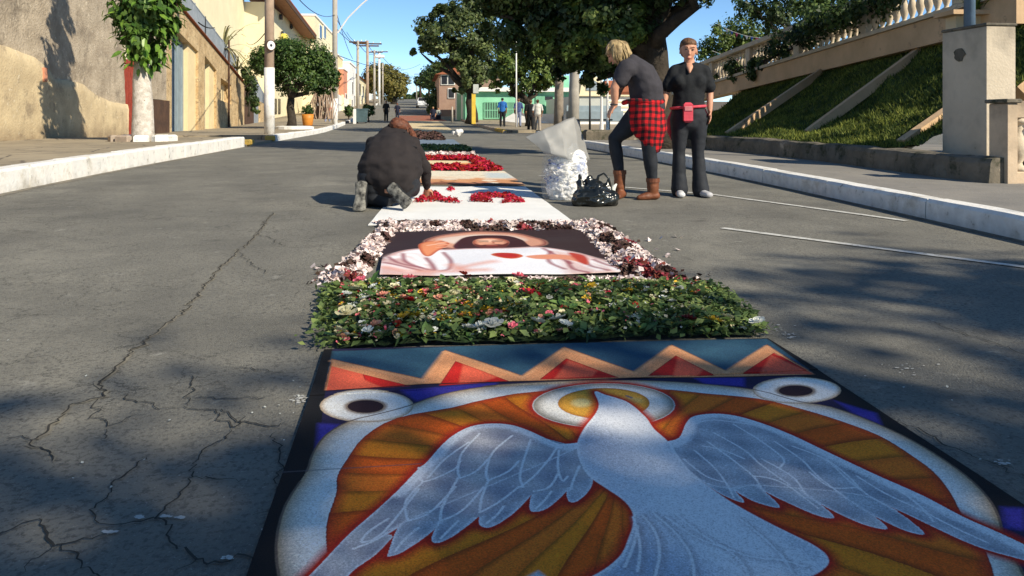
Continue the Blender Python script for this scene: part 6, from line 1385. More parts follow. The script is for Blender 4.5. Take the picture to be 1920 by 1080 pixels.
def plaid():
    m = mat('red_black_plaid', (.42, .012, .014), None, 5, .9, .002, 60); nt = m.node_tree; N = nt.nodes; L = nt.links; tc = N.new('ShaderNodeTexCoord'); sp = N.new('ShaderNodeSeparateXYZ')
    nz = N.new('ShaderNodeTexNoise'); nz.inputs['Scale'].default_value = 5; vm = N.new('ShaderNodeVectorMath'); vm.operation = 'MULTIPLY_ADD'; L.new(tc.outputs['Object'], nz.inputs['Vector']); L.new(nz.outputs['Color'], vm.inputs[0]); vm.inputs[1].default_value = (.05,) * 3; L.new(tc.outputs['Object'], vm.inputs[2]); L.new(vm.outputs[0], sp.inputs[0])
    def wv(o, f, ph=0):
        a = N.new('ShaderNodeMath'); a.operation = 'MULTIPLY'; a.inputs[1].default_value = f; L.new(o, a.inputs[0]); s = N.new('ShaderNodeMath'); s.operation = 'SINE'; L.new(a.outputs[0], s.inputs[0]); g = N.new('ShaderNodeMath'); g.operation = 'GREATER_THAN'; g.inputs[1].default_value = .1; L.new(s.outputs[0], g.inputs[0]); return g.outputs[0]
    a = wv(sp.outputs['X'], 2 * PI / .062); b = wv(sp.outputs['Z'], 2 * PI / .066); ad = N.new('ShaderNodeMath'); ad.operation = 'ADD'; L.new(a, ad.inputs[0]); L.new(b, ad.inputs[1])
    r = N.new('ShaderNodeValToRGB'); r.color_ramp.interpolation = 'CONSTANT'; e = r.color_ramp.elements; e[0].color = (.52, .010, .014, 1); e[1].position = .34; e[1].color = (.17, .008, .012, 1); e2 = e.new(.8); e2.color = (.012, .008, .010, 1)
    dv = N.new('ShaderNodeMath'); dv.operation = 'MULTIPLY'; dv.inputs[1].default_value = .5; L.new(ad.outputs[0], dv.inputs[0]); L.new(dv.outputs[0], r.inputs[0]); L.new(r.outputs[0], N['Principled BSDF'].inputs['Base Color']); return m
M['plaid'] = plaid()
RIGHT = Vector((CA, -SA, 0)); FWD = Vector((SA, CA, 0)); UP = Vector((0, 0, 1))
SHOP = bpy.data.scenes.new('workshop')      # empty side scene where limbs are fused, removed at the end
class Blob:
    """overlapping tapered elliptical limbs fused into one skin by a voxel remesh"""
    def __init__(s): s.mb = MB()
    def limb(s, pts, rad, side=None, n=14):
        pts = [Vector(p) for p in pts]; m = len(pts); rad = [r if isinstance(r, tuple) else (r, r) for r in rad]
        side = Vector(side) if side is not None else RIGHT
        ext = [(pts[0], rad[0], 0)]; L = []
        t0 = (pts[1] - pts[0]).normalized(); t1 = (pts[-1] - pts[-2]).normalized()
        for a in (.97, .8, .5): r = min(rad[0]); c = math.sqrt(1 - a * a); L.append((pts[0] - t0 * r * a, (rad[0][0] * c, rad[0][1] * c), t0))
        for i in range(m):
            t = (pts[min(i + 1, m - 1)] - pts[max(i - 1, 0)]).normalized(); L.append((pts[i], rad[i], t))
        for a in (.5, .8, .97): r = min(rad[-1]); c = math.sqrt(1 - a * a); L.append((pts[-1] + t1 * r * a, (rad[-1][0] * c, rad[-1][1] * c), t1))
        vs = []; fs = []
        for p, (ra, rb), t in L:
            sx = side - t * side.dot(t); sx = sx.normalized() if sx.length > .05 else t.orthogonal().normalized(); sy = t.cross(sx)
            for k in range(n): a = 2 * PI * k / n; vs.append(p + sx * ra * math.cos(a) + sy * rb * math.sin(a))
        for i in range(len(L) - 1):
            for k in range(n): a = i * n + k; b = i * n + (k + 1) % n; fs.append((a, b, b + n, a + n))
        fs.append(tuple(range(n - 1, -1, -1))); k = (len(L) - 1) * n; fs.append(tuple(range(k, k + n))); s.mb.add(vs, fs); return s
    def ball(s, c, r, n=14):
        r = r if hasattr(r, '__len__') else (r, r, r); c = Vector(c); prof = []
        vs = []; fs = []
        for i in range(1, 9):
            th = PI * i / 9
            for k in range(n): a = 2 * PI * k / n; vs.append(c + RIGHT * r[0] * math.sin(th) * math.cos(a) + FWD * r[1] * math.sin(th) * math.sin(a) + UP * r[2] * math.cos(th))
        for i in range(7):
            for k in range(n): a = i * n + k; b = i * n + (k + 1) % n; fs.append((a, a + n, b + n, b))
        fs.append(tuple(range(n))); fs.append(tuple(range(7 * n + n - 1, 7 * n - 1, -1))); s.mb.add(vs, fs); return s
    def build(s, name, m, parent, vox=.012, sm=4, wr=0.0, wsc=9):
        me = bpy.data.meshes.new(name); me.from_pydata(s.mb.v, [], s.mb.f); me.update(); o = bpy.data.objects.new(name, me); SHOP.collection.objects.link(o)
        md = o.modifiers.new('r', 'REMESH'); md.mode = 'VOXEL'; md.voxel_size = vox; ms = o.modifiers.new('s', 'SMOOTH'); ms.iterations = sm; ms.factor = .5
        SHOP.view_layers[0].update(); dg = SHOP.view_layers[0].depsgraph; m2 = bpy.data.meshes.new_from_object(o.evaluated_get(dg)); bpy.data.objects.remove(o); bpy.data.meshes.remove(me); m2.name = name
        if wr:
            for v in m2.vertices:
                c = v.co; q = noise.noise((c.x * wsc, c.y * wsc, c.z * wsc * 1.7)) + .5 * noise.noise((c.x * wsc * 2.3, c.y * wsc * 2.3, c.z * wsc * 4)); v.co = c + v.normal * q * wr
        m2.materials.clear(); return link(name, m2, m, parent, smooth=True)
def hand(b, wrist, d, palmn, s=1.0, curl=.5, thumb=1):
    """palm and five separate bent fingers added to a blob"""
    d = Vector(d).normalized(); n = Vector(palmn); n = (n - d * n.dot(d)).normalized(); w = d.cross(n); wrist = Vector(wrist)
    b.limb([wrist, wrist + d * .035 * s, wrist + d * .085 * s], [(.026 * s, .018 * s), (.038 * s, .015 * s), (.040 * s, .013 * s)], w)
    for k, (o, L) in enumerate(((-.030, .062), (-.010, .072), (.010, .068), (.029, .052))):
        p = wrist + d * .085 * s + w * o * s; q = [p]; dd = d.copy()
        for j in range(3):
            dd = (dd + n * curl * .55).normalized(); p = p + dd * L * s * (.42, .33, .25)[j]; q.append(p)
        b.limb(q, [.0095 * s, .0088 * s, .008 * s, .0065 * s], w, 8)
    p = wrist + d * .03 * s - w * .03 * s * thumb; q = [p, p + (d * .6 - w * .8 * thumb + n * .3).normalized() * .032 * s, p + (d * .9 - w * .6 * thumb + n * .5).normalized() * .06 * s]
    b.limb(q, [.013 * s, .010 * s, .008 * s], w, 8)
def head(b, c, f, up=UP, s=1.0):
    """skull, jaw, nose, ears, lips facing f"""
    f = Vector(f).normalized(); up = Vector(up); up = (up - f * up.dot(f)).normalized(); r = f.cross(up)
    c = Vector(c); e = lambda a, bb, cc: c + (r * a + f * bb + up * cc) * s
    b.limb([e(0, -.018, .035), e(0, .0, .035)], [(.074 * s, .092 * s)] * 2, r, 18)
    b.limb([e(0, .02, .04), e(0, .026, -.03), e(0, .04, -.085)], [(.066 * s, .062 * s), (.058 * s, .056 * s), (.030 * s, .026 * s)], r, 18)
    b.limb([e(0, .083, .012), e(0, .102, -.022)], [.009 * s, .014 * s], r, 8)
    b.limb([e(-.022, .083, -.055), e(0, .089, -.055), e(.022, .083, -.055)], [.007 * s, .010 * s, .007 * s], up, 8)
    for q in (-1, 1):
        b.limb([e(q * .075, -.005, .02), e(q * .078, -.005, -.02)], [(.008 * s, .018 * s)] * 2, r, 8); b.limb([e(q * .016, .080, .038), e(q * .044, .072, .036)], [.010 * s, .008 * s], up, 8)
    return r, f, up
def face_bits(parent, c, f, up, s=1.0):
    f = Vector(f).normalized(); up = Vector(up); up = (up - f * up.dot(f)).normalized(); r = f.cross(up); e = lambda a, bb, cc: Vector(c) + (r * a + f * bb + up * cc) * s
    for q in (-1, 1):
        MB().tube([e(q * .020, .080, .020), e(q * .030, .081, .021), e(q * .040, .074, .019)], [.003 * s, .0065 * s, .003 * s], 8).build('eye', M['dark'], parent, smooth=True)
        MB().tube([e(q * .016, .089, .042), e(q * .034, .085, .047), e(q * .050, .071, .042)], [.003, .004, .002], 6).build('eyebrow', M['brownhair'], parent)
    MB().tube([e(-.024, .086, -.056), e(0, .0975, -.060), e(.024, .086, -.056)], [.003 * s, .006 * s, .003 * s], 8).build('lips', mat('lips', (.45, .12, .10), None, 8, .5), parent, smooth=True)

# ---- woman standing, facing the camera
D0 = 8.22
def J(px, py, dd=0.0, D=None): return P(px, py, (D or D0) + dd)
gz0 = zg(J(1290, 366).y)
w1 = thing('person', 'smiling woman facing the camera in black tee and flared trousers with pink pouch', 'person', (J(1292, 366).x, J(1292, 366).y, gz0))
hc = J(1291, 97); ff = (-FWD + RIGHT * -.12 + UP * -.10)
b = Blob(); head(b, hc, ff, UP + RIGHT * .06, 1.13)
b.limb([J(1292, 112), J(1293, 126)], [.056, .064])
b.limb([J(1293, 138), J(1293, 160), J(1291, 185), J(1291, 212)], [(.13, .07), (.145, .09), (.140, .10), (.160, .11)])
for s, sh, el, wr_ in ((-1, (1262, 136), (1249, 170), (1243, 204)), (1, (1323, 136), (1331, 174), (1331, 208))):
    S, E, W2 = J(*sh, 0), J(*el, .02), J(*wr_, -.03)
    b.limb([S, S.lerp(E, .5), E, E.lerp(W2, .35), W2], [(.052), .045, .038, .037, .026]); hand(b, W2, (W2 - E).normalized() + FWD * -.1, RIGHT * -s, 1, .35, thumb=1)
for s, hp, kn, an in ((-1, (1277, 218), (1273, 284), (1273, 352)), (1, (1307, 218), (1309, 284), (1312, 352))):
    b.limb([J(*hp), J(*kn), J(*an)], [.085, .055, .040])
    a = J(*an); a.z = gz0 + .05; b.limb([a, a - FWD * .12 + RIGHT * s * .03 - UP * .02], [.035, .03])
b.build('body', M['skin'], w1, .009, 2)
face_bits(w1, hc, ff, UP + RIGHT * .06, 1.13)
h = Blob(); h.limb([hc + FWD * .025 + UP * .065, hc + FWD * .045 + UP * .03, hc + FWD * .06 - UP * .01], [(.088, .098), (.092, .078), (.076, .055)]); h.ball(hc + UP * .085 + FWD * .005, (.090, .104, .062)); h.ball(hc + UP * .098 - FWD * .018, (.078, .075, .040)); h.limb([hc + FWD * .09 + UP * .05, hc + FWD * .13 + UP * .0], [.04, .02]); h.build('hair', M['brownhair'], w1, .009, 3, .003, 60)
t = Blob(); t.limb([J(1293, 129), J(1293, 150), J(1292, 172), J(1291, 192), J(1291, 204)], [(.165, .085), (.175, .118), (.163, .122), (.170, .128), (.180, .135)]); t.limb([J(1272, 152, -.07), J(1275, 156, -.07)], [.068, .06]); t.limb([J(1311, 152, -.07), J(1309, 156, -.07)], [.068, .06])
for sh, el in (((1264, 134), (1252, 162)), ((1321, 134), (1330, 163))): t.limb([J(*sh), J(*el, .01)], [.066, .072])
t.limb([J(1265, 131), J(1280, 125), J(1306, 125), J(1321, 131)], [.060, .050, .050, .060], UP)
tee = t.build('tee_shirt', M['black'], w1, .015, 3, .007, 8)
vn = MB(); a, b1, c = J(1280, 120, -.105), J(1306, 120, -.105), J(1293, 142, -.145)
nk = Blob(); nk.limb([J(1293, 120, -.03), J(1293, 127, -.082), J(1293, 136, -.112)], [(.050, .03), (.036, .022), (.010, .012)]); nk.build('neckline', M['skin'], w1, .008, 3)
tr = Blob(); tr.limb([J(1291, 198), J(1291, 214), J(1291, 226)], [(.168, .125), (.190, .14), (.185, .135)])
for hp, kn, md, an in (((1275, 222), (1273, 286), (1273, 325), (1274, 357)), ((1309, 222), (1309, 286), (1311, 325), (1314, 358))): tr.limb([J(*hp), J(*hp).lerp(J(*kn), .5), J(*kn), J(*md), J(*an)], [(.105, .12), (.090, .10), (.066, .068), (.074, .078), (.092, .10)])
tr.build('trousers', M['legging'], w1, .015, 3, .006, 8)
for px in (1272, 1316):
    s = Blob(); a = J(px, 360); a.z = gz0 + .035; s.limb([a + FWD * .05, a - FWD * .08, a - FWD * .19 + RIGHT * (.03 if px > 1290 else -.01) - UP * .004], [(.040, .034), (.046, .040), (.044, .030)]); s.build('shoe', M['shoe_w'], w1, .009, 2)
bl_ = Blob(); pts = []
for k in range(17): a = 2 * PI * k / 16; pts.append(J(1290, 201) + RIGHT * .183 * math.cos(a) + FWD * .138 * math.sin(a) + UP * (.012 * math.cos(a)))
b = MB(); b.tube(pts, .016, 6, False); b.build('belt', M['pink'], w1, smooth=True)
p = J(1290, 211, -.165); b = MB(); b.box(p, (.095, .05, .21), -YAW, .02); po = b.build('pouch', M['pink'], w1); b = MB(); b.box(p + UP * .04 - FWD * .028, (.08, .012, .05), -YAW, .004); b.build('pouch_flap', mat('pale_pink', (.66, .22, .24), None, 9, .6), po)
b = MB(); b.tube([J(1321, 205, .0), J(1326, 216, -.02), J(1323, 227, 0)], .014, 6); b.build('belt_end', M['pink'], w1, smooth=True)
MB().tube([J(1264, 203, .06), J(1256, 225, .1), J(1257, 248, .1), J(1262, 264, .08)], [.02, .035, .035, .015], 8).build('red_cloth', M['pink'], w1, smooth=True)

# ---- woman bending, seen from behind left, plaid shirt round her waist
D0 = 7.95
gz0 = zg(J(1190, 375).y)
w2 = thing('person', 'blond woman bending forward with a red plaid shirt tied round her waist', 'person', (J(1195, 372).x, J(1195, 372).y, gz0))
hc = J(1156, 100, .0); ff = -RIGHT * .75 - UP * .62 + FWD * .15
b = Blob(); head(b, hc, ff, -RIGHT * .6 + UP * .8, 1.06)
b.limb([J(1166, 106), J(1182, 118)], [.055, .062])
b.limb([J(1194, 136), J(1205, 155), J(1210, 185), J(1212, 215)], [(.10, .08), (.12, .11), (.13, .13), (.14, .15)], FWD)
for dd, sh, el, wr_ in ((-.17, (1170, 130), (1152, 166), (1153, 198)), (.20, (1180, 128), (1160, 168), (1150, 196))):
    S, E, W2 = J(*sh, dd), J(*el, dd - .02), J(*wr_, dd * .7 - .02); b.limb([S, S.lerp(E, .5), E, E.lerp(W2, .35), W2], [.062, .056, .044, .042, .028]); hand(b, W2, -UP * .8 - RIGHT * .5, RIGHT * 1.0 - UP * .3, 1.0, .45, thumb=1 if dd < 0 else -1)
LG = [((1197, 218, .10), (1152, 262, .12), (1162, 330, .10), .36), ((1220, 222, -.08), (1218, 288, -.10), (1224, 345, -.05), -.1)]
for hp, kn, an, _ in LG: b.limb([J(*hp), J(*kn), J(*an)], [.10, .065, .042])
b.build('body', M['skin'], w2, .009, 2)
face_bits(w2, hc, ff, -RIGHT * .6 + UP * .8, 1.0)
h = Blob(); h.ball(hc + RIGHT * .02 + UP * .05, (.088, .088, .075)); h.limb([hc + UP * .06 - RIGHT * .02, hc + RIGHT * .06 + UP * .05, hc + RIGHT * .11 - UP * .02, hc + RIGHT * .12 - UP * .08], [(.09, .085), (.092, .085), (.082, .055), (.06, .03)], FWD); h.limb([hc - FWD * .075 + UP * .05 + RIGHT * .02, hc - FWD * .095 - UP * .02 + RIGHT * .01, hc - FWD * .085 - UP * .10 + RIGHT * .03], [.045, .045, .022]); h.limb([hc - FWD * .07 - RIGHT * .03 + UP * .04, hc - FWD * .085 - RIGHT * .03 - UP * .06], [.04, .022]); h.limb([hc + RIGHT * .0 - FWD * .07 + UP * .05, hc + RIGHT * .03 - FWD * .085 - UP * .03, hc + RIGHT * .05 - FWD * .085 - UP * .09], [.04, .035, .016]); h.limb([hc - RIGHT * .05 + UP * .08, hc - RIGHT * .07 + UP * .02], [.05, .04])
h.build('hair', M['blond'], w2, .010, 3, .005, 24)
t = Blob(); t.limb([J(1184, 119), J(1200, 138), J(1210, 163), J(1213, 186), J(1213, 200)], [(.15, .10), (.20, .155), (.205, .175), (.195, .175), (.195, .185)], FWD); t.limb([J(1176, 128, -.17), J(1181, 124, 0), J(1186, 126, .18)], [.092, .105, .092], UP)
for dd, sh, el in ((-.17, (1173, 128), (1163, 150)), (.20, (1182, 128), (1168, 150))): t.limb([J(*sh, dd), J(*el, dd)], [.088, .084])
t.build('tee_shirt', M['tee_grey'], w2, .015, 3, .009, 7)
lg = Blob(); lg.limb([J(1208, 204), J(1210, 220)], [(.165, .165), (.175, .175)], FWD)
for (hp, kn, an, _) , r3 in zip(LG, (0, 1)): H, K, N_ = J(*hp), J(*kn), J(*an); lg.limb([H, H.lerp(K, .5), K, K.lerp(N_, .35), N_], [.135, .105, .074, .072, .048])
lg.build('leggings', M['legging'], w2, .015, 3, .003, 9)
for (hp, kn, an, _), (tx, tpy) in zip(LG, (((-.02, -.10)), ((-.10, -.03)))):
    a = J(*an); g = zg(a.y); s = Blob(); base = Vector((a.x, a.y, g + .045)); s.limb([a + UP * .02, a.lerp(base, .6), base + UP * .03], [.064, .058, .052]); s.limb([base + RIGHT * .03, base + RIGHT * tx * .7 + FWD * tpy * .7 - UP * .01, base + RIGHT * tx * 1.5 + FWD * tpy * 1.5 - UP * .02], [.045, .042, .028]); bo = s.build('boot', M['boot'], w2, .009, 2, .004, 14)
    MB().tube([a + UP * .06, a + UP * .02], [.070, .071], 14, False).build('boot_cuff', M['boot'], bo)
sk = Blob()
for k in range(11):
    u = k / 10; an_ = -2.5 + 3.9 * u        # sweep behind the hips
    c0 = J(1207, 196) + RIGHT * .17 * math.cos(an_) + FWD * .19 * math.sin(an_); c1 = J(1213, 240) + RIGHT * .17 * math.cos(an_) + FWD * .20 * math.sin(an_)
    zlen = 276 if .15 < u < .85 else 255; c2 = J(1213, zlen + 6 * math.sin(k * 2.1)) + RIGHT * .125 * math.cos(an_) + FWD * .15 * math.sin(an_); sk.limb([c0, c1, c2], [(.055, .030), (.060, .034), (.045, .026)], Vector((-math.sin(an_), math.cos(an_), 0)), 10)
sk.build('plaid_shirt', M['plaid'], w2, .014, 2, .006, 10)
b = MB(); pts = [J(1206, 191) + RIGHT * .20 * math.cos(2 * PI * k / 18) + FWD * .20 * math.sin(2 * PI * k / 18) + UP * .010 * math.cos(2 * PI * k / 18 * 3) for k in range(19)]; b.tube(pts, .026, 8, False); b.build('knotted_sleeves', M['plaid'], w2, smooth=True)
b = MB(); c = J(1151, 196, -.14); b.tube([c + RIGHT * .034 * math.cos(a) + FWD * .034 * math.sin(a) for a in np.linspace(0, 2 * PI, 13)], .008, 6, False); b.build('wristwatch', M['iron'], w2)

# ---- woman kneeling, seen from behind
D0 = 7.25
gz0 = zg(J(720, 390).y)
w3 = thing('person', 'auburn haired woman in dark clothes kneeling over the white carpet', 'person', (J(725, 388).x, J(725, 388).y, gz0))
hc = J(748, 243, .42); ff = FWD * .6 - UP * .8 + RIGHT * .1
b = Blob(); head(b, hc, ff, FWD * .8 + UP * .6, 1.0)
b.limb([J(742, 250, .36), J(738, 262, .24)], [.055, .065])
b.limb([J(737, 266, .24), J(733, 300, .1), J(730, 335, .0)], [(.15, .12), (.16, .14), (.18, .17)])
for S, E, W2 in ((J(775, 275, .25), J(797, 318, .42), J(800, 352, .55)), (J(698, 275, .25), J(692, 325, .5), J(735, 352, .62))):
    b.limb([S, S.lerp(E, .5), E, W2], [.055, .05, .042, .028]); hand(b, W2, -UP * .7 + FWD * .4, -UP * .3 - FWD * .5, 1.0, .6)
LK = [((700, 332, .0), (700, 372, .40), (682, 374, .0)), ((757, 332, .02), (770, 352, .42), (742, 370, -.02))]
for hp, kn, an in LK: b.limb([J(*hp), J(*kn)], [.11, .07]); b.limb([J(*kn), J(*an)], [.07, .045])
b.build('body', M['skin'], w3, .010, 2)
face_bits(w3, hc, ff, FWD * .8 + UP * .6)
h = Blob(); h.ball(hc + UP * .03, (.098, .105, .085)); h.limb([hc + UP * .05 - FWD * .12, hc + RIGHT * .06 - FWD * .1 + UP * .03, hc + RIGHT * .13 - UP * .06 - FWD * .05, hc + RIGHT * .20 - UP * .18], [.075, .065, .05, .02]); h.limb([hc - RIGHT * .03, hc - RIGHT * .06 - UP * .05], [.07, .05]); h.build('hair', M['redhair'], w3, .009, 2, .006, 45)
t = Blob(); t.limb([J(738, 253, .30), J(736, 270, .20), J(733, 296, .08), J(731, 318, .02), J(731, 328, .02)], [(.16, .10), (.225, .15), (.285, .21), (.32, .235), (.29, .22)]); 
for S, E, W2 in ((J(774, 276, .25), J(797, 318, .40), J(800, 349, .53)), (J(699, 276, .25), J(690, 322, .48), J(728, 350, .60))): t.limb([S, S.lerp(E, .5), E, W2], [.085, .078, .062, .045])
t.limb([J(702, 272, .25), J(772, 272, .25)], [.09, .09], UP)
je = t.build('jersey', M['jacket'], w3, .014, 2, .022, 5)
MB().tube([J(694, 275, .02), J(715, 270, -.02), J(738, 269, -.03), J(762, 271, .0), J(782, 277, .06)], .007, 6).build('back_seam', M['black'], je, smooth=True)
tr = Blob(); tr.limb([J(708, 322, .02), J(706, 342, .03)], [(.165, .19), (.155, .17)]); tr.limb([J(753, 322, .03), J(756, 338, .05)], [(.165, .19), (.155, .17)])
for (hp, kn, an) in LK: tr.limb([J(*hp) + UP * .0, J(*kn)], [.155, .10]); tr.limb([J(*kn), J(*an)], [.09, .062])
tr.limb([J(702, 345, .0), J(700, 366, .2)], [.14, .10]); tr.limb([J(758, 336, .05), J(772, 346, .3)], [.14, .09]); tr.limb([J(700, 366, -.02), J(722, 374, .0)], [.085, .085], UP)
tr.build('trousers', M['legging'], w3, .016, 3, .006, 8)
for (a, c, wd) in ((J(678, 343, -.22), J(674, 392, -.30), .055), (J(733, 350, -.22), J(764, 382, -.33), .055)):
    s = Blob(); ax = (c - a).normalized(); sd = ax.cross(FWD).normalized(); s.limb([a + ax * .03 + FWD * .04, a.lerp(c, .5) + FWD * .04, c + FWD * .04 - ax * .03], [(.056, .055), (.052, .05), (.060, .045)], sd); sh = s.build('shoe', M['black'], w3, .009, 2)
    so = Blob(); so.limb([a + ax * .0 - FWD * .018, a.lerp(c, .5) - FWD * .014, c - FWD * .018], [(.058, .022), (.048, .018), (.064, .024)], sd); so.build('sole', M['sole'], sh, .008, 2)
for o in [o for o in bpy.data.objects if o.parent in (w3,) or (o.parent and o.parent.parent is w3)]:
    pass

def strands(parent, m, roots, n, r=.0045, jit=.02, seed=0):
    rs2 = random.Random(seed); b = MB()
    for k in range(n):
        path = rs2.choice(roots); o = Vector((rs2.gauss(0, jit), rs2.gauss(0, jit), rs2.gauss(0, jit * .6))); pp = []
        for i, p in enumerate(path): pp.append(Vector(p) + o * (.6 + .5 * i / len(path)) + Vector((rs2.gauss(0, .004), rs2.gauss(0, .004), 0)))
        b.tube(pp, [r * .8] + [r] * (len(pp) - 2) + [r * .2], 4)
    return b.build('hair_strands', m, parent, smooth=True, kind='stuff')
_c = P(1156, 100, 7.95)
strands(w2, M['blond'], [[_c + UP * .12 - FWD * .03 * s, _c + RIGHT * .05 - FWD * .09 * s + UP * .06, _c + RIGHT * .08 - FWD * .10 * s - UP * .03, _c + RIGHT * .09 - FWD * .09 * s - UP * .12] for s in (1, .6, .2, -.5)] + [[_c + UP * .12, _c - RIGHT * .02 - FWD * .09 + UP * .05, _c - RIGHT * .01 - FWD * .11 - UP * .05, _c + RIGHT * .01 - FWD * .10 - UP * .13]] + [[_c + UP * .12 - RIGHT * .03, _c - RIGHT * .07 - FWD * .06 + UP * .06, _c - RIGHT * .09 - FWD * .06 - UP * .02]], 170, .0045, .018, 1)
_c = P(748, 243, 7.25 + .42)
strands(w3, M['redhair'], [[_c + UP * .10 - FWD * .05, _c + RIGHT * .07 + UP * .04 - FWD * .1, _c + RIGHT * .15 - UP * .08 - FWD * .06, _c + RIGHT * .20 - UP * .22], [_c + UP * .10 - FWD * .05, _c - RIGHT * .06 + UP * .03 - FWD * .1, _c - RIGHT * .09 - UP * .06 - FWD * .12], [_c + UP * .1 - FWD * .08, _c + UP * .03 - FWD * .14, _c - UP * .05 - FWD * .16], [_c + UP * .09 - FWD * .05 + RIGHT * .03, _c + RIGHT * .10 + UP * .0 - FWD * .1, _c + RIGHT * .13 - UP * .13 - FWD * .1]], 170, .0055, .022, 2)
# ---- small figures up the street
def small(label, px, pyf, D, H, top, bottom, hair, face=-1, step=.1, group=None, sit=False, skin='skin2'):
    q = P(px, pyf, D); g = zg(q.y) + (.12 if group else 0); g = q.z if abs(q.z - g) < .4 else g; base = Vector((q.x, q.y, g)); s = H / 1.7
    r = thing('person', label, 'person', base); e = lambda x, y, z: base + (RIGHT * x + FWD * y * -face + UP * z) * s
    f = -FWD * face * -1 if False else (FWD if face > 0 else -FWD)
    k0 = .45 if sit else .0
    def zz(z): return z - k0
    b = Blob(); head(b, e(0, 0, zz(1.58)), f, UP, s); b.limb([e(0, 0, zz(1.5)), e(0, 0, zz(1.42))], [.05 * s, .055 * s]); b.limb([e(0, 0, zz(1.36)), e(0, 0, zz(.95))], [(.15 * s, .09 * s), (.14 * s, .1 * s)])
    for q_ in (-1, 1):
        b.limb([e(q_ * .19, 0, zz(1.38)), e(q_ * .25, .02, zz(1.1)), e(q_ * .22, -.1, zz(.88))], [.045 * s, .038 * s, .028 * s]); b.limb([e(q_ * .22, -.1, zz(.88)), e(q_ * .21, -.13, zz(.78))], [(.035 * s), .025 * s])
        if sit: b.limb([e(q_ * .1, 0, .47), e(q_ * .14, -.4, .45), e(q_ * .14, -.45, .06)], [.09 * s, .06 * s, .04 * s])
        else: b.limb([e(q_ * .09, 0, .92), e(q_ * .1, step * q_ * .5, .5), e(q_ * .11, step * q_, .06)], [.085 * s, .055 * s, .04 * s])
    b.build('body', M[skin], r, .016, 2)
    t = Blob(); t.limb([e(0, 0, zz(1.40)), e(0, 0, zz(1.15)), e(0, 0, zz(.92))], [(.19 * s, .11 * s), (.175 * s, .125 * s), (.185 * s, .13 * s)])
    for q_ in (-1, 1): t.limb([e(q_ * .18, 0, zz(1.40)), e(q_ * .25, .02, zz(1.15))], [.062 * s, .058 * s])
    t.build('shirt', top, r, .018, 2, .008, 6)
    tr = Blob(); tr.limb([e(0, 0, zz(.97)), e(0, 0, zz(.88))], [(.16 * s, .12 * s)] * 2)
    for q_ in (-1, 1):
        if sit: tr.limb([e(q_ * .1, 0, .47), e(q_ * .14, -.4, .45), e(q_ * .14, -.45, .1)], [.11 * s, .08 * s, .06 * s])
        else: tr.limb([e(q_ * .09, 0, .9), e(q_ * .1, step * q_ * .5, .5), e(q_ * .11, step * q_, .1)], [.105 * s, .08 * s, .068 * s])
    tr.build('trousers', bottom, r, .018, 2, .006, 6)
    h = Blob(); h.ball(e(0, 0, zz(1.63)) - f * .02, (.09 * s, .095 * s, .08 * s)); h.build('hair', hair, r, .016, 2)
    for q_ in (-1, 1):
        y_ = step * q_ if not sit else -.45; x = e(q_ * (.11 if not sit else .14), y_, .035); MB().box(x + f * .05, (.09, .25, .07), -YAW, .02).build('shoe', M['black'], r)
    return r
M['shirt_blue'] = mat('bright_blue_shirt', (.02, .13, .42), None, 8, .8); M['shirt_navy'] = mat('blue_patterned_shirt', (.06, .10, .26), (.02, .03, .08), 16, .8); M['shirt_red'] = mat('bright_red_shirt', (.62, .04, .02), None, 8, .8); M['white_cloth'] = mat('white_cloth', (.66, .64, .58), None, 8, .85); M['jeans'] = mat('light_jeans', (.22, .25, .36), None, 8, .85); M['beige'] = mat('beige_trousers', (.36, .31, .26), None, 8, .85); M['navyc'] = mat('navy_cloth', (.015, .018, .04), None, 8, .85)
small('man in bright blue shirt and dark trousers standing before the green house', 942, 237, 44, 1.62, M['shirt_blue'], M['black'], M['black'], 1, .06)
small('person in blue patterned top and light jeans beside the man in bright blue', 972, 238, 44.5, 1.62, M['shirt_navy'], M['jeans'], M['brownhair'], 1, .05)
small('person in black walking beside the person in white', 995, 249, 39, 1.66, M['black'], M['black'], M['brownhair'], 1, .14)
small('person in white top and beige trousers walking next to the one in black', 1008, 247, 38, 1.58, M['white_cloth'], M['beige'], M['redhair'], 1, .16)
small('person all in black standing on the road at the foot of the hill', 724, 228, 62, 1.66, M['black'], M['black'], M['brownhair'], 1, .08)
small('person in navy standing beside the one all in black up the street', 745, 226, 64, 1.45, M['navyc'], M['navyc'], M['redhair'], 1, .05)
small('man in bright red shirt walking on the left pavement by the white wall', 614, 221, 56, 1.6, M['shirt_red'], M['jeans'], M['brownhair'], -1, .22)
small('person in navy sitting low at the right edge of the road by the dark bush', 812, 226, 66, 1.6, M['navyc'], M['navyc'], M['blond'], -1, .1, sit=True)
small('person in grey sitting beside the one in navy', 822, 226, 67, 1.5, M['cladd'], M['jeans'], M['brownhair'], -1, .1, sit=True)
c = P(812, 224, 65.6); 
for px in (812, 822):
    c = P(px, 226, 66.6); c.z = zg(c.y); tag(MB().box(c + UP * .2, (.4, .4, .4), 0, .03).build('stool', M['navyc']), 'low stool under the seated person in %s' % ('navy' if px == 812 else 'grey'), 'stool')

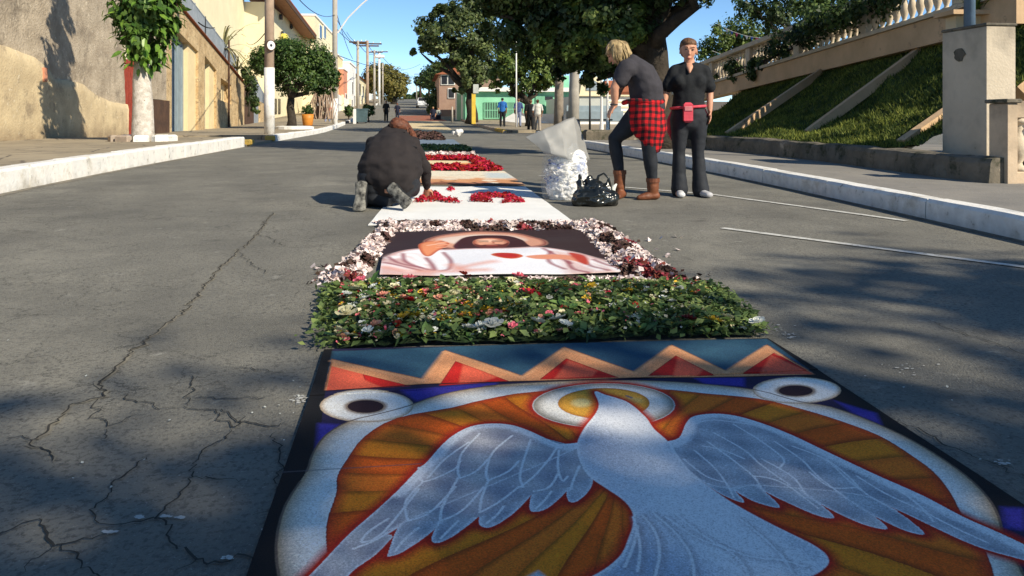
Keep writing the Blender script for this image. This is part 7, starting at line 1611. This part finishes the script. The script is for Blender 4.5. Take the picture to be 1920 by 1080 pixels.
# ================================================================ BAGS
def plastic(name, col, rough, alpha, tint=.0):
    m = bpy.data.materials.new(name); m.use_nodes = True; N = m.node_tree.nodes; L = m.node_tree.links; b = N['Principled BSDF']; b.inputs['Base Color'].default_value = (*col, 1); b.inputs['Roughness'].default_value = rough; b.inputs['Specular IOR Level'].default_value = .6
    tp = N.new('ShaderNodeBsdfTransparent'); ms = N.new('ShaderNodeMixShader'); ms.inputs[0].default_value = alpha; tr = N.new('ShaderNodeBsdfTranslucent'); tr.inputs[0].default_value = (*col, 1); m1 = N.new('ShaderNodeMixShader'); m1.inputs[0].default_value = .4
    tc = N.new('ShaderNodeTexCoord'); nz = N.new('ShaderNodeTexNoise'); nz.inputs['Scale'].default_value = 14; nz.inputs['Detail'].default_value = 5; L.new(tc.outputs['Object'], nz.inputs[0]); bp = N.new('ShaderNodeBump'); bp.inputs['Distance'].default_value = .002; L.new(nz.outputs['Fac'], bp.inputs['Height']); L.new(bp.outputs[0], b.inputs['Normal'])
    L.new(b.outputs[0], m1.inputs[1]); L.new(tr.outputs[0], m1.inputs[2]); L.new(tp.outputs[0], ms.inputs[1]); L.new(m1.outputs[0], ms.inputs[2]); L.new(ms.outputs[0], N['Material Output'].inputs[0]); return m
M['clear'] = plastic('clear_plastic', (.62, .65, .67), .4, .17); M['sheetp'] = plastic('grey_clear_sheet', (.40, .40, .39), .5, .86); M['blackbag'] = mat('black_bag_plastic', (.012, .014, .013), None, 5, .22, .012, 12, spec=.7)
DBG = 7.95
g = zg(P(1060, 372, DBG).y)
cb = thing('clear_bag', 'open clear plastic bag of white and blue flowers, its mouth flaring left', 'bag', (P(1060, 372, DBG).x, P(1060, 372, DBG).y, g))
pb2 = lambda px, py, d=0: P(px, py, DBG + d)
b = Blob(); b.limb([pb2(1060, 368), pb2(1060, 345), pb2(1058, 315), pb2(1055, 285)], [(.24, .20), (.255, .22), (.24, .20), (.19, .15)])
b.build('bag_skin', M['clear'], cb, .014, 2, .016, 5)
pts_w, pts_b = [], []; rs_ = np.random.RandomState(3)
for _ in range(1500):
    v = rs_.randn(3); v /= np.linalg.norm(v); v *= rs_.rand() ** .25; yy = 326 - 42 * v[2]; c = pb2(1061 + 41 * v[0] * 1.0, yy, .20 * v[1]); c.z = max(c.z, g + .02)
    (pts_b if (noise.noise((c.x * 7, c.y * 7, c.z * 9)) > .2 and c.x < pb2(1062, 300).x + .05) else pts_w).append(tuple(c))
b = Blob(); b.limb([pb2(1062, 356), pb2(1064, 328), pb2(1070, 300)], [(.21, .17), (.22, .18), (.17, .14)]); b.build('flower_heap', mat('heaped_white_blossom', (.88, .87, .84), (.80, .78, .76), 10, .95, .02, 40, spots=[((.28, .33, .50), 5, .55, .1)], spec=.05), cb, .012, 2, .022, 19)
scatter('white_flowers', mat('white_blossom', (.88, .87, .84), (.82, .80, .77), 30, .95, island=.06, spec=.05, trans=.5), pts_w, .036, cb, 51, .5); scatter('blue_flowers', mat('blue_petals', (.10, .16, .42), (.3, .34, .5), 30, .9, island=.3, trans=.5, spec=.05), pts_b, .036, cb, 52, .5)
# flaring mouth: a curled sheet
mo = [[(1018, 285, -.15), (1000, 268, -.15), (985, 256, -.12)], [(1035, 290, -.18), (1025, 262, -.17), (1018, 243, -.12)], [(1062, 300, -.17), (1055, 255, -.12), (1050, 230, -.05)], [(1090, 305, -.08), (1080, 250, -.02), (1076, 219, .02)], [(1106, 300, .05), (1096, 262, .08), (1084, 226, .1)], [(1085, 300, .18), (1075, 272, .2), (1066, 245, .22)], [(1040, 292, .15), (1030, 272, .2), (1020, 255, .2)], [(1018, 285, -.15), (1000, 268, -.15), (985, 256, -.12)]]
def mouth(u, v):
    n_ = len(mo) - 1; i = min(int(u * n_), n_ - 1); f_ = u * n_ - i; f_ = f_ * f_ * (3 - 2 * f_); j = min(int(v * 2), 1); h_ = v * 2 - j
    q = [np.array(mo[i][j]) * (1 - h_) + np.array(mo[i][j + 1]) * h_, np.array(mo[i + 1][j]) * (1 - h_) + np.array(mo[i + 1][j + 1]) * h_]; a = q[0] * (1 - f_) + q[1] * f_
    p = pb2(a[0], a[1], a[2]); return p + Vector((noise.noise(p * 9), noise.noise(p * 9 + Vector((5, 5, 5))), noise.noise(p * 11))) * .012
o = MB().grid(mouth, 56, 14).build('bag_mouth', M['sheetp'], cb, smooth=True); sd_ = o.modifiers.new('thickness', 'SOLIDIFY'); sd_.thickness = .002
g = zg(P(1115, 387, 7.3).y); DBK = 7.42
bb_ = thing('black_bag', 'crumpled black rubbish bag with knotted handles leaning on the clear bag', 'bag', (P(1115, 387, DBK).x, P(1115, 387, DBK).y, g))
q = lambda px, py, d=0: P(px, py, DBK + d)
b = Blob(); b.limb([q(1090, 372), q(1118, 368), q(1143, 372)], [(.09, .12), (.12, .15), (.09, .11)], UP); b.limb([q(1118, 366), q(1112, 348), q(1105, 338)], [.14, .10, .04]); b.limb([q(1092, 362), q(1088, 342), q(1087, 328)], [.06, .04, .015]); b.limb([q(1136, 356), q(1140, 340)], [.05, .02])
b.build('sack', M['blackbag'], bb_, .011, 1, .030, 9)
MB().tube([q(1118, 345), q(1122, 330), q(1132, 325), q(1141, 334), q(1144, 352)], [.02, .012, .010, .012, .02], 8).build('handle', M['blackbag'], bb_, smooth=True)
tag(MB().tube([q(1146, 372, .1), q(1150, 352, .1), q(1156, 345, .12)], [.03, .025, .008], 8).build('white_flower_bunch', M['rose_white'], smooth=True), 'small white blossom bunch poking out beside the black bag', 'flowers')
b = Blob(); c = P(858, 262, 31); c.z = zg(c.y) + .14; b.limb([c - RIGHT * .15, c, c + RIGHT * .12 + UP * .06], [.1, .17, .1]); o = b.build('white_bag', M['white'], None, .03, 2, .05, 5); tag(o, 'small white plastic bag lying on the road in the far tree shade', 'bag')
b = Blob(); c = G(612, 533); b.limb([c, c + RIGHT * .05], [.02, .012]); o = b.build('paper_scrap', M['white'], None, .008, 1, .006, 20); tag(o, 'crumpled white paper scrap at the left corner of the petal border', 'paper')
bpy.data.scenes.remove(SHOP)
